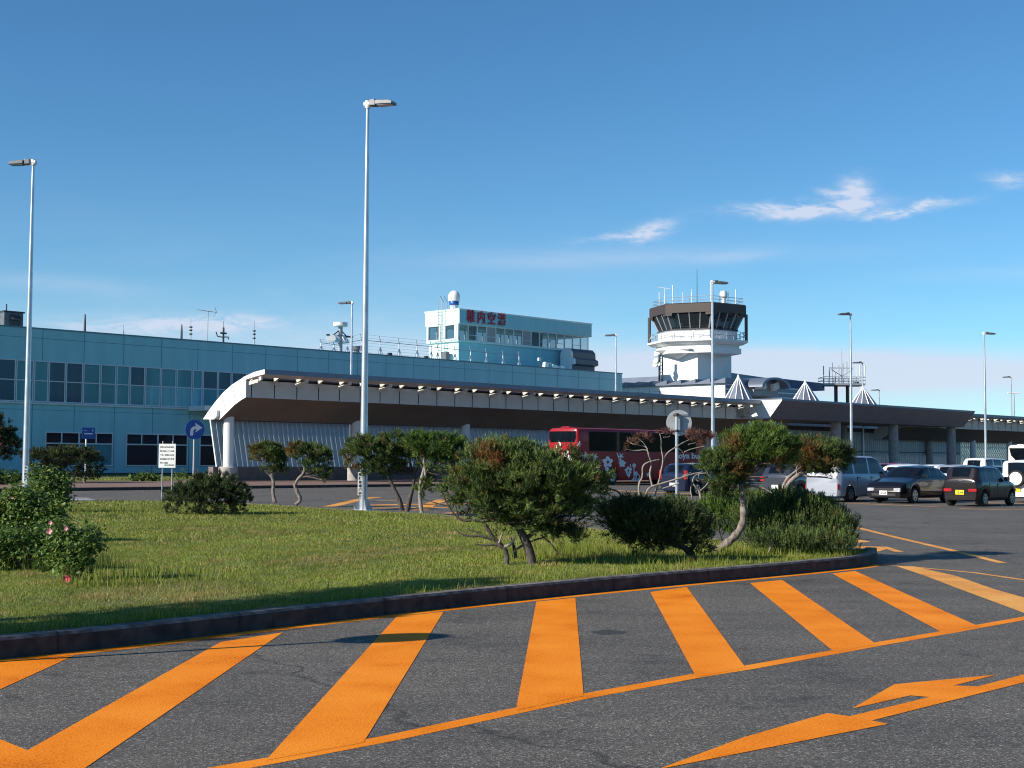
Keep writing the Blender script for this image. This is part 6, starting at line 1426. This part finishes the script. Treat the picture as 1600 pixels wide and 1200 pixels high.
# --- wide flat pine and its neighbour
p = Plant('flat_pine', 'wide flat topped pine in front of the tallest lamp post', 'tree', 628, 798, PG)
lb = [p.lobe(585, 712, 46, 26), p.lobe(555, 716, 22, 18), p.lobe(618, 703, 34, 24), p.lobe(640, 715, 28, 22), p.lobe(600, 730, 34, 14), p.lobe(570, 700, 26, 14)]
foliage('foliage', p.t, lb, 3600, 'pine_needles', L=.09, needle=.09, k=9, wd=.009, bright=.5, brown=[p.brown(545, 722, 16), p.brown(556, 735, 12), p.brown(640, 700, 12)])
p.wood('trunk', [[(628, 799, 0, 4), (624, 780, 0, 3.6), (614, 760, 0, 3.2), (606, 742, 0, 2.6), (598, 728, 0, 1.6)], [(636, 799, 0, 4), (640, 780, 0, 3.6), (646, 760, 0, 3.2), (648, 740, 0, 2.4), (640, 722, 0, 1.5)], [(614, 760, 0, 1.8), (600, 742, 4, 1.4), (580, 735, 6, .9)]], 'bark_dark'); p.twigs([(606, 742, 0), (647, 742, 0)], lb, 30, 1.1)
p = Plant('flat_pine', 'green pine with a bare pale forked trunk left of the largest pine', 'tree', 660, 800, PG)
lb = [p.lobe(680, 702, 42, 24), p.lobe(705, 700, 24, 20), p.lobe(652, 692, 22, 16), p.lobe(690, 722, 26, 16), p.lobe(715, 745, 12, 10), p.lobe(662, 765, 8, 10), p.lobe(668, 752, 9, 7)]
foliage('foliage', p.t, lb, 2700, 'pine_bright', L=.09, needle=.09, k=9, wd=.009, bright=.5, brown=[p.brown(652, 716, 14), p.brown(700, 735, 14), p.brown(718, 722, 10), p.brown(640, 706, 10)])
p.wood('trunk', [[(659, 801, 0, 3.2), (656, 780, 0, 3), (656, 760, 0, 2.8), (660, 742, 0, 2.6), (666, 722, 0, 1.8)], [(657, 768, 0, 2.4), (664, 755, -2, 2.2), (665, 738, -2, 2), (662, 722, -2, 1.6), (664, 712, 0, 1)]], 'dead_wood'); p.twigs([(662, 735, 0)], lb, 22, 1.0)
# --- the largest pine
p = Plant('large_pine', 'largest round pine in the middle with twisted dark trunks and brown patches', 'tree', 815, 881, PG)
lb = [p.lobe(815, 770, 96, 56), p.lobe(757, 742, 52, 40), p.lobe(800, 728, 62, 32), p.lobe(860, 752, 62, 44), p.lobe(905, 765, 38, 34), p.lobe(735, 770, 42, 30), p.lobe(775, 712, 42, 18), p.lobe(840, 805, 60, 32), p.lobe(770, 790, 50, 28), p.lobe(925, 750, 24, 18), p.lobe(890, 800, 34, 26)]
foliage('foliage', p.t, lb, 10500, 'pine_needles', L=.08, needle=.05, k=11, wd=.0062, bright=.72, crad=.085, clump=7, brown=[p.brown(775, 722, 20, -.4), p.brown(700, 735, 20, -.2), p.brown(716, 742, 16, -.4), p.brown(878, 783, 9, -.85), p.brown(795, 808, 12, -.75), p.brown(760, 712, 22, -.2)], flat=.35)
lb2 = [p.lobe(885, 838, 22, 12, -.1), p.lobe(860, 830, 20, 12), p.lobe(905, 842, 10, 7, -.2)]
foliage('foliage', p.t, lb2, 500, 'pine_dark', L=.07, needle=.05, k=8, wd=.0045, bright=.5)
p.wood('trunk', [[(832, 884, 0, 8), (828, 862, 0, 7), (820, 842, 0, 6), (810, 825, 0, 5), (800, 805, 0, 3.5), (790, 780, 0, 2)], [(792, 882, -3, 4), (792, 866, -3, 3.6), (788, 856, -3, 3.4), (770, 840, -4, 3), (756, 815, -4, 2.6), (742, 795, -4, 2)], [(806, 872, 4, 3), (804, 858, 4, 2.6), (798, 840, 4, 2)], [(820, 842, 0, 4), (850, 822, 4, 3), (885, 805, 4, 2)]], 'bark_dark')
p.wood('branch', [[(770, 843, -6, 2.4), (752, 836, -8, 2), (735, 838, -8, 1.6), (720, 834, -8, 1.2), (711, 826, -8, .8)], [(752, 832, -8, 1.2), (738, 829, -8, 1), (730, 825, -8, .6)], [(790, 858, -5, 2.4), (775, 850, -6, 2), (758, 852, -6, 1.6), (743, 850, -6, .9)], [(757, 815, -4, 2.2), (740, 812, -6, 2), (725, 814, -6, 2), (712, 806, -6, 1.8), (700, 790, -6, 1.5), (692, 770, -6, 1.1), (683, 757, -6, .8)], [(716, 808, -6, 1.6), (713, 795, -6, 1.3), (711, 786, -6, .8)], [(726, 806, -5, 1.6), (733, 795, -5, 1.4), (742, 784, -3, 1)], [(845, 835, 0, 1.6), (862, 850, -4, 1.3), (870, 862, -5, .9), (878, 868, -5, .5)], [(700, 790, -6, 1), (682, 786, -8, .9), (664, 780, -8, .6), (658, 778, -8, .4)], [(905, 812, 0, 1.6), (922, 802, -2, 1.3), (935, 792, -2, .8)], [(806, 858, 0, 2), (830, 845, 0, 1.5), (856, 838, 0, 1)]], 'bark_dark', n=7)
p.wood('branch', [[(788, 854, -9, 2.4), (795, 852, -10, 2.6), (802, 846, -10, 2), (804, 836, -9, 1.4)], [(780, 848, -9, 1.8), (783, 838, -9, 1.6), (786, 832, -8, 1)], [(768, 812, -9, 1.5), (760, 812, -9, 1.7), (752, 814, -9, 1)]], 'dead_wood', n=7)
p.twigs([(810, 825, 0), (756, 815, -4), (850, 822, 4)], lb, 70, 1.5)
# --- sprawling low pine
p = Plant('sprawling_pine', 'low sprawling pine leaning right between the largest and the curved pine', 'tree', 1085, 876, PG)
lb = [p.lobe(1010, 815, 60, 26), p.lobe(965, 808, 34, 20), p.lobe(1060, 822, 48, 34), p.lobe(1088, 842, 26, 30), p.lobe(1025, 840, 52, 20), p.lobe(1050, 800, 34, 14), p.lobe(968, 832, 26, 12), p.lobe(990, 792, 26, 10)]
foliage('foliage', p.t, lb, 5200, 'pine_dark', L=.08, needle=.05, k=10, wd=.0058, bright=.72, brown=[p.brown(985, 815, 8), p.brown(1020, 828, 10, -.4)], flat=.3)
p.wood('trunk', [[(1086, 878, 0, 6), (1078, 862, 0, 5.5), (1058, 848, 0, 5), (1030, 838, 0, 4), (1000, 832, 0, 3), (965, 828, 0, 1.5)], [(1078, 862, 0, 4), (1090, 842, 2, 3), (1085, 820, 2, 1.6)], [(1035, 838, 0, 2.5), (1015, 818, 0, 1.8), (990, 800, 0, 1)]], 'bark_dark')
p.twigs([(1058, 848, 0), (1020, 836, 0), (985, 830, 0)], lb, 45, 1.3)
p.wood('branch', [[(952, 810, 6, 2.2), (944, 795, 6, 2), (935, 785, 6, 1.4), (928, 778, 6, .8)], [(955, 775, 6, 1), (945, 766, 6, 1.4), (963, 765, 8, 1.4), (972, 775, 8, 1.5), (977, 792, 6, 1.5), (980, 802, 4, 1.2)]], 'bark_dark', n=7)
# --- bare dead tree
p = Plant('dead_tree', 'bare dead tree of crooked grey branches with withered brown tips', 'tree', 1045, 832, PG, Y=27)
W_ = []
def zz8(X, Y): return (920 + X / 3.478, 640 + Y / 3.478)
def pth(pts, r0, r1, dy=0):
    r0 *= .78; r1 *= .72; n = len(pts); return [(*zz8(*q_), dy + (i % 3) * 3, r0 + (r1 - r0) * i / (n - 1)) for i, q_ in enumerate(pts)]
W_ += [pth([(320, 640), (315, 560), (305, 525), (275, 470), (270, 400), (295, 370), (290, 300), (340, 280), (385, 272)], 2.6, 1.3), pth([(330, 640), (315, 520), (305, 470), (320, 430), (350, 415), (420, 395), (500, 370), (560, 350), (620, 340)], 2.6, 1.5, -4),
       pth([(360, 640), (345, 520), (365, 450), (385, 380), (400, 300), (420, 240), (470, 205), (520, 175), (560, 160)], 2.4, .9), pth([(345, 415), (330, 350), (345, 290), (325, 250), (320, 215), (250, 225), (205, 215)], 2, 1),
       pth([(400, 300), (405, 260), (395, 215), (395, 160), (385, 130)], 1.5, .8), pth([(325, 240), (315, 205), (290, 195), (245, 190), (225, 180)], 1.1, .7), pth([(320, 215), (295, 175), (270, 160)], .9, .6), pth([(405, 150), (440, 150), (445, 130)], .9, .6),
       pth([(610, 700), (610, 520), (610, 440), (575, 415), (565, 380), (590, 350), (640, 345)], 2.6, 1.2, 5), pth([(610, 440), (630, 425), (655, 400), (660, 360), (640, 330)], 1.8, 1, 5), pth([(600, 350), (605, 400), (580, 370)], 1.2, .7, 5), pth([(665, 560), (685, 500), (705, 430), (712, 395)], 2.0, 1.2, 3), pth([(580, 530), (560, 470), (555, 420), (575, 380)], 1.6, .9, 3),
       pth([(480, 205), (515, 230), (520, 260)], .9, .6), pth([(520, 230), (555, 215), (600, 205), (640, 195)], 1.3, .7), pth([(540, 190), (580, 180), (640, 170)], 1, .6), pth([(560, 160), (600, 140), (650, 140)], .9, .5), pth([(500, 380), (520, 355), (560, 340)], 1.2, .6), pth([(405, 130), (370, 125)], .6, .5), pth([(490, 400), (400, 430), (370, 435), (355, 460)], 1.5, .8)]
p.wood('branch', W_, 'dead_wood', n=6)
lb = [p.lobe(*zz8(X, Y), r_, r_ * .7) for X, Y, r_ in [(290, 152, 6), (325, 155, 5), (235, 185, 5), (205, 215, 4), (435, 130, 6), (385, 130, 5), (560, 140, 9), (600, 145, 10), (640, 165, 10), (585, 175, 7), (620, 190, 8), (665, 150, 7), (255, 160, 4), (525, 155, 5)]]
foliage('withered_tuft', p.t, lb, 560, 'dead_tufts', L=.05, needle=.05, k=7, wd=.005, inner=.5, bright=.5)
# --- curved pine
p = Plant('curved_pine', 'pine with a strongly curved rough trunk and high rounded crown', 'tree', 1113, 864, PG)
lb = [p.lobe(1190, 700, 50, 28), p.lobe(1222, 712, 26, 22), p.lobe(1160, 698, 32, 20), p.lobe(1195, 685, 30, 14), p.lobe(1150, 715, 24, 14), p.lobe(1205, 722, 36, 12)]
foliage('foliage', p.t, lb, 3500, 'pine_bright', L=.08, needle=.06, k=9, wd=.005, bright=.62, brown=[p.brown(1142, 698, 20, -.2), p.brown(1160, 716, 14, -.4), p.brown(1212, 724, 14, -.3), p.brown(1150, 725, 12)])
lb2 = [p.lobe(1132, 735, 34, 22), p.lobe(1118, 722, 20, 14), p.lobe(1140, 758, 24, 18), p.lobe(1128, 775, 12, 12), p.lobe(1152, 742, 16, 16)]
foliage('foliage', p.t, lb2, 2300, 'pine_needles', L=.075, needle=.055, k=9, wd=.005, bright=.5, brown=[p.brown(1150, 735, 14, -.2)])
p.wood('trunk', [[(1112, 867, 0, 7), (1124, 858, 0, 6.5), (1140, 846, 0, 6.2), (1154, 832, 0, 6), (1162, 815, 0, 5.6), (1162, 795, 0, 5.2), (1160, 775, 0, 5), (1160, 755, 0, 4.6), (1158, 735, 0, 4), (1164, 722, 0, 2.6)]], 'bark', n=12)
p.wood('branch', [[(1160, 765, 0, 2.6), (1172, 758, -2, 2.4), (1190, 762, -4, 2), (1205, 770, -4, 1)], [(1160, 752, 0, 3), (1172, 742, 0, 2.4), (1182, 728, 0, 2), (1188, 712, 0, 1.2)], [(1160, 745, 0, 2.4), (1168, 735, 0, 2), (1176, 740, 0, 1.5), (1190, 734, 0, 1)], [(1162, 760, 0, 2), (1180, 750, 0, 1.6), (1200, 745, 0, 1)], [(1158, 745, 0, 2), (1146, 735, 0, 1.6), (1132, 732, 0, 1)], [(1164, 728, 0, 2), (1176, 718, 0, 1.6), (1200, 708, 0, 1)]], 'dead_wood', n=7); p.twigs([(1160, 735, 0), (1165, 722, 0)], lb, 26, 1.2); p.twigs([(1158, 745, 0)], lb2, 16, 1.1)
# --- forked pine behind the shrub
p = Plant('forked_pine', 'pine with brownish flat crown reaching over the silver minivan', 'tree', 1205, 850, PG, Y=23)
lb = [p.lobe(1278, 712, 46, 20), p.lobe(1300, 718, 28, 20), p.lobe(1255, 706, 26, 15), p.lobe(1290, 732, 30, 12), p.lobe(1245, 728, 16, 10)]
foliage('foliage', p.t, lb, 2900, 'pine_needles', L=.08, needle=.065, k=9, wd=.005, bright=.5, brown=[p.brown(1258, 712, 20, -.3), p.brown(1285, 728, 16, -.4), p.brown(1245, 725, 14), p.brown(1230, 715, 12)])
p.wood('trunk', [[(1204, 855, 0, 5), (1210, 820, 0, 4.6), (1216, 790, 0, 4.4), (1222, 770, 0, 4), (1234, 752, 0, 3.6), (1250, 740, 0, 3), (1268, 735, 0, 2)], [(1222, 770, 0, 3), (1226, 752, 0, 2.4), (1238, 740, 0, 2), (1252, 730, 0, 1.2)], [(1250, 741, 0, 2), (1262, 745, -2, 1.6), (1285, 745, -2, 1.2), (1300, 748, -2, .8)], [(1245, 742, 0, 1.6), (1244, 730, 0, 1.2), (1252, 722, 0, .8)]], 'dead_wood'); p.twigs([(1262, 738, 0)], lb, 24, 1.1)
# --- big mugo shrub at the island tip, upright candles
p = Plant('mugo_shrub', 'broad dense pine shrub of upright shoots at the tip of the lawn', 'shrub', 1255, 866)
lb = [p.lobe(1255, 828, 88, 48, .9, 60), p.lobe(1200, 832, 36, 36, .6), p.lobe(1310, 838, 36, 32, .5), p.lobe(1240, 812, 60, 32, 1.4), p.lobe(1290, 815, 44, 30, .9), p.lobe(1325, 852, 20, 16, .2), p.lobe(1215, 850, 40, 16, .1), p.lobe(1270, 852, 60, 14, .0)]
foliage('foliage', p.t, lb, 8000, 'pine_needles', L=.125, needle=.03, k=14, wd=.0062, up=1.9, bright=.55, angle=(15, 45), flat=.45, inner=.12, brown_rand=.01, clump=4, crad=.07, shell=.18)
p.wood('stem', [[(1200, 862, -8, 1.5), (1204, 850, -6, 1.4), (1206, 842, -4, 1)], [(1248, 862, -8, 1.4), (1243, 855, -8, 1)]] , 'dead_wood', n=6)
p = Plant('mugo_shrub', 'brighter green pine shrub behind the curved trunk', 'shrub', 1130, 846, Y=25)
lb = [p.lobe(1128, 808, 32, 32, .2), p.lobe(1108, 815, 20, 26, .3), p.lobe(1152, 812, 22, 30, .3), p.lobe(1180, 800, 26, 26, .6)]
foliage('foliage', p.t, lb, 3200, 'pine_bright', L=.10, needle=.04, k=11, wd=.006, up=1.6, bright=.6, angle=(15, 45), flat=.45, brown_rand=.02)
p.wood('stem', [[(1128, 848, 0, 2.2), (1124, 830, 2, 1.8), (1120, 805, 2, 1)], [(1140, 848, 0, 2.2), (1146, 825, 2, 1.8), (1152, 805, 2, 1)]], 'bark_dark', n=6)
# --- rose bushes at the left
def rose(label, px, py, lobes, n, stems, Y=None, size=.045, bright=.5, flowers=(), yellow=()):
    p = Plant('rose_bush', label, 'bush', px, py, 'rose bushes at the left of the lawn', Y=Y)
    lb = [p.lobe(*l) for l in lobes]; leaves('foliage', p.t, lb, int(n * .66), size=size, bright=bright, brown=[p.brown(*b) for b in yellow])
    p.wood('stem', stems, 'bark_dark', n=5); p.twigs([(px, py - 6, 0)], lb, 22, .8, name='stem')
    for fx, fy, fr, pale in flowers:
        c = p.P(fx, fy, -.25 - fr * p.k); r_ = fr * p.k; m = MB()
        for i in range(5):
            a = 2 * math.pi * i / 5; u_ = Vector((math.cos(a), 0, math.sin(a))); v_ = Vector((-math.sin(a), 0, math.cos(a)))
            pts = [c, c + u_ * r_ * .6 + v_ * r_ * .45 + Vector((0, -.3 * r_, 0)), c + u_ * r_ * 1.05 + v_ * r_ * .3 + Vector((0, -.5 * r_, 0)), c + u_ * r_ * 1.05 - v_ * r_ * .3 + Vector((0, -.5 * r_, 0)), c + u_ * r_ * .6 - v_ * r_ * .45 + Vector((0, -.3 * r_, 0))]
            m.add(pts, [(0, 1, 2, 3, 4)])
        fo = m.build('flower', 'petal_pale' if pale else 'petal_pink', p.t, fixn=False)
        m = MB(); m.lathe([(r_ * .2, -.1 * r_), (r_ * .15, .12 * r_), (0.001, .16 * r_)], 7, (0, 0, 0)); o = m.build('flower_centre', 'plate_yellow', fo); o.location = c + Vector((0, -.12 * r_, 0)); o.rotation_euler = (R(90), 0, 0)
    return p
rose('rose bush with three pink flowers standing alone at the front left', 117, 905, [(118, 848, 40, 24), (140, 835, 22, 14), (92, 828, 26, 18), (110, 880, 34, 20), (98, 868, 22, 20), (148, 850, 14, 8), (72, 870, 14, 18)], 4200, [[(120, 906, 0, 1.6), (128, 880, 0, 1.2), (150, 862, 0, .6)], [(118, 906, 0, 1.6), (112, 880, 0, 1.2), (96, 850, 0, .7), (95, 830, 0, .5)], [(122, 906, 2, 1.4), (132, 888, 0, 1), (162, 856, 0, .5)], [(116, 906, 0, 1.4), (118, 870, 0, 1), (126, 840, 0, .6)]], size=.03, bright=.6, flowers=[(117, 902, 6.5, 0), (90, 828, 4.5, 1), (115, 824, 3.2, 1), (91, 815, 3, 1)], yellow=[(84, 872, 13)])
rose('dark leafy rose bush at the left edge with bare stems below', 40, 890, [(30, 845, 46, 26), (0, 852, 34, 28), (58, 850, 24, 22), (70, 858, 14, 18), (10, 875, 22, 10), (60, 835, 26, 14), (-35, 850, 36, 28)], 6000, [[(5, 894, 0, 2), (8, 875, 0, 1.6), (2, 855, 0, 1)], [(36, 892, 0, 1.2), (33, 870, 0, .9), (40, 850, 0, .6)], [(50, 890, 0, 1.2), (62, 868, 0, .8)]], size=.033, bright=.45)
rose('tall bright rose bush at the left edge behind the dark one', 45, 846, [(30, 790, 40, 26), (5, 800, 34, 32), (58, 800, 34, 26), (80, 812, 24, 18), (35, 770, 22, 14), (60, 822, 36, 14), (-25, 800, 40, 36), (92, 795, 16, 14)], 8500, [[(40, 846, 0, 2), (38, 820, 0, 1.6), (34, 790, 0, 1)], [(70, 846, 0, 1.6), (80, 822, 0, 1.2), (95, 800, 0, .8)]], size=.042, bright=.62, flowers=[(2, 782, 4, 1), (28, 777, 2.4, 1)], yellow=[(8, 790, 16), (90, 790, 12)])
rose('dark rose thicket in front of the left lamp post base', 78, 800, [(78, 752, 30, 18), (66, 738, 20, 12), (92, 762, 22, 16), (100, 782, 14, 14), (78, 772, 28, 14), (60, 760, 16, 14)], 4200, [[(78, 800, 0, 2), (78, 770, 0, 1.4), (84, 745, 0, .8)], [(96, 802, 0, 1.6), (103, 785, 0, 1.2), (110, 765, 0, .8)]], size=.055, bright=.45)
# --- planting beyond the road by the terminal
p = Plant('clipped_pine', 'wide clipped pine with branching trunks in front of the lower windows', 'tree', 115, 752, Y=84, z=.2)
lb = [p.lobe(105, 716, 50, 15), p.lobe(70, 722, 28, 20), p.lobe(140, 724, 22, 22), p.lobe(115, 712, 30, 12), p.lobe(80, 738, 22, 12), p.lobe(48, 712, 16, 8), p.lobe(135, 742, 20, 10)]
foliage('foliage', p.t, lb, 3400, 'pine_dark', L=.13, needle=.13, k=8, wd=.018, bright=.6)
p.wood('trunk', [[(115, 754, 0, 2.6), (116, 742, 0, 2.2), (122, 732, 0, 1.4)], [(116, 745, 0, 1.8), (104, 734, 0, 1.2)], [(132, 754, 0, 2), (134, 738, 0, 1.5)], [(90, 754, 0, 2), (86, 740, 0, 1.4)]], 'bark'); p.twigs([(116, 742, 0)], lb, 16, .8)
p = Plant('wild_conifer', 'dark ragged conifer at the left edge with branches reaching right', 'tree', -8, 758, Y=80, z=.2)
lb = [p.lobe(-6, 690, 26, 30), p.lobe(10, 672, 10, 12), p.lobe(16, 676, 8, 6), p.lobe(14, 700, 14, 5), p.lobe(22, 693, 10, 4), p.lobe(4, 712, 18, 5), p.lobe(-10, 660, 14, 12), p.lobe(10, 684, 14, 5)]
foliage('foliage', p.t, lb, 1500, 'pine_dark', L=.16, needle=.14, k=8, wd=.02, up=.2, bright=.25, flat=.2)
p.wood('trunk', [[(-8, 760, 0, 4), (-6, 720, 0, 3), (-4, 680, 0, 2), (2, 655, 0, .8)]], 'bark_dark'); p.twigs([(-6, 700, 0)], lb, 18, 1)
p = Plant('hedge_shrub', 'low dark shrub at the left edge beneath the ragged conifer', 'shrub', 8, 760, Y=76, z=.2)
lb = [p.lobe(6, 746, 26, 13), p.lobe(-25, 744, 30, 15), p.lobe(24, 750, 12, 9)]; leaves('foliage', p.t, lb, 1800, size=.1, bright=.3); p.wood('stem', [[(8, 762, 0, 2), (6, 748, 0, 1)]], 'bark_dark')
p = Plant('low_shrub', 'low bright green shrub on the verge below the ground floor windows', 'shrub', 226, 753, Y=90, z=.3)
lb = [p.lobe(226, 745, 15, 6), p.lobe(240, 747, 12, 4), p.lobe(210, 748, 10, 4)]; leaves('foliage', p.t, lb, 900, size=.1, bright=.5); p.wood('stem', [[(226, 754, 0, 1), (226, 747, 0, .6)]], 'bark_dark')
p = Plant('low_shrub', 'sparse twiggy shrub on the verge behind the notice board', 'shrub', 285, 752, Y=90, z=.3)
lb = [p.lobe(283, 742, 9, 5), p.lobe(275, 744, 6, 4)]; leaves('foliage', p.t, lb, 160, size=.09, bright=.5); p.wood('stem', [[(285, 753, 0, .8), (280, 742, 0, .4), (272, 738, 0, .3)], [(285, 750, 0, .6), (292, 742, 0, .3)]], 'dead_wood')
# --- unseen pine, added and shaped to shade the kerb side of the lawn
a = G(-10, 990, .17); b = G(820, 901, .17); hgt_ = 3.7; off = hd_ * (hgt_ / el)
c0_ = (a + b) / 2 - off; dirv = (b - a).normalized()
t = thing('added_shade_pine', 'unseen flat crowned pine added left of the view to shade the kerb side of the lawn', 'tree', (c0_.x, c0_.y, ZI), math.atan2(dirv.y, dirv.x)); Lh = (b - a).length / 2
lb = [(q_ * Lh * .9, random.uniform(-.15, .15), hgt_ - ZI + random.uniform(-.15, .15) - .1, Lh * .25, .42, .25 * (1 - .3 * q_)) for q_ in (-1.1, -.85, -.6, -.35, -.1, .15, .4, .65, .85)]
foliage('foliage', t, lb, 3600, 'pine_dark', L=.12, needle=.12, k=7, wd=.014, inner=.5)
m = MB(); m.tube([(-2.2, -.1, -.1), (-1.9, 0, 1.2), (-1.4, 0, 2.4), (-.5, 0, hgt_ - .3)], [.16, .13, .1, .05], 10); m.build('trunk', 'bark', t, smooth=True)
m = MB()
for q_ in lb: m.tube(wig((-1.4, 0, 2.4), q_[:3], 4, .05), [.06, .05, .04, .03, .02], 6)
m.build('branch', 'bark', t, smooth=True)

# ================================================================== hill ring added out of view to darken reflections
m = MB(); hn = 90; vs = []; fs = []
for i in range(hn + 1):
    az_ = R(26 + (334 - 26) * i / hn); rad_ = 420 + 60 * math.sin(i * .31) ; hh_ = 20 + 7 * math.sin(i * .9) + 4 * math.sin(i * 2.3 + 1)
    for rr_, z in ((rad_, -1), (rad_ + 40, hh_), (rad_ + 160, hh_ * 1.3), (rad_ + 300, -1)): vs.append((math.sin(az_) * rr_, math.cos(az_) * rr_, z))
for i in range(hn):
    for j in range(3): fs.append((i * 4 + j, (i + 1) * 4 + j, (i + 1) * 4 + j + 1, i * 4 + j + 1))
mat('added_hill', (0.035, 0.06, 0.025), 0.95, var=.3, scale=.05, bump=.6)
m.add(vs, fs); tag(m.build('added_hills', 'added_hill', smooth=True, angle=80), kind='structure')
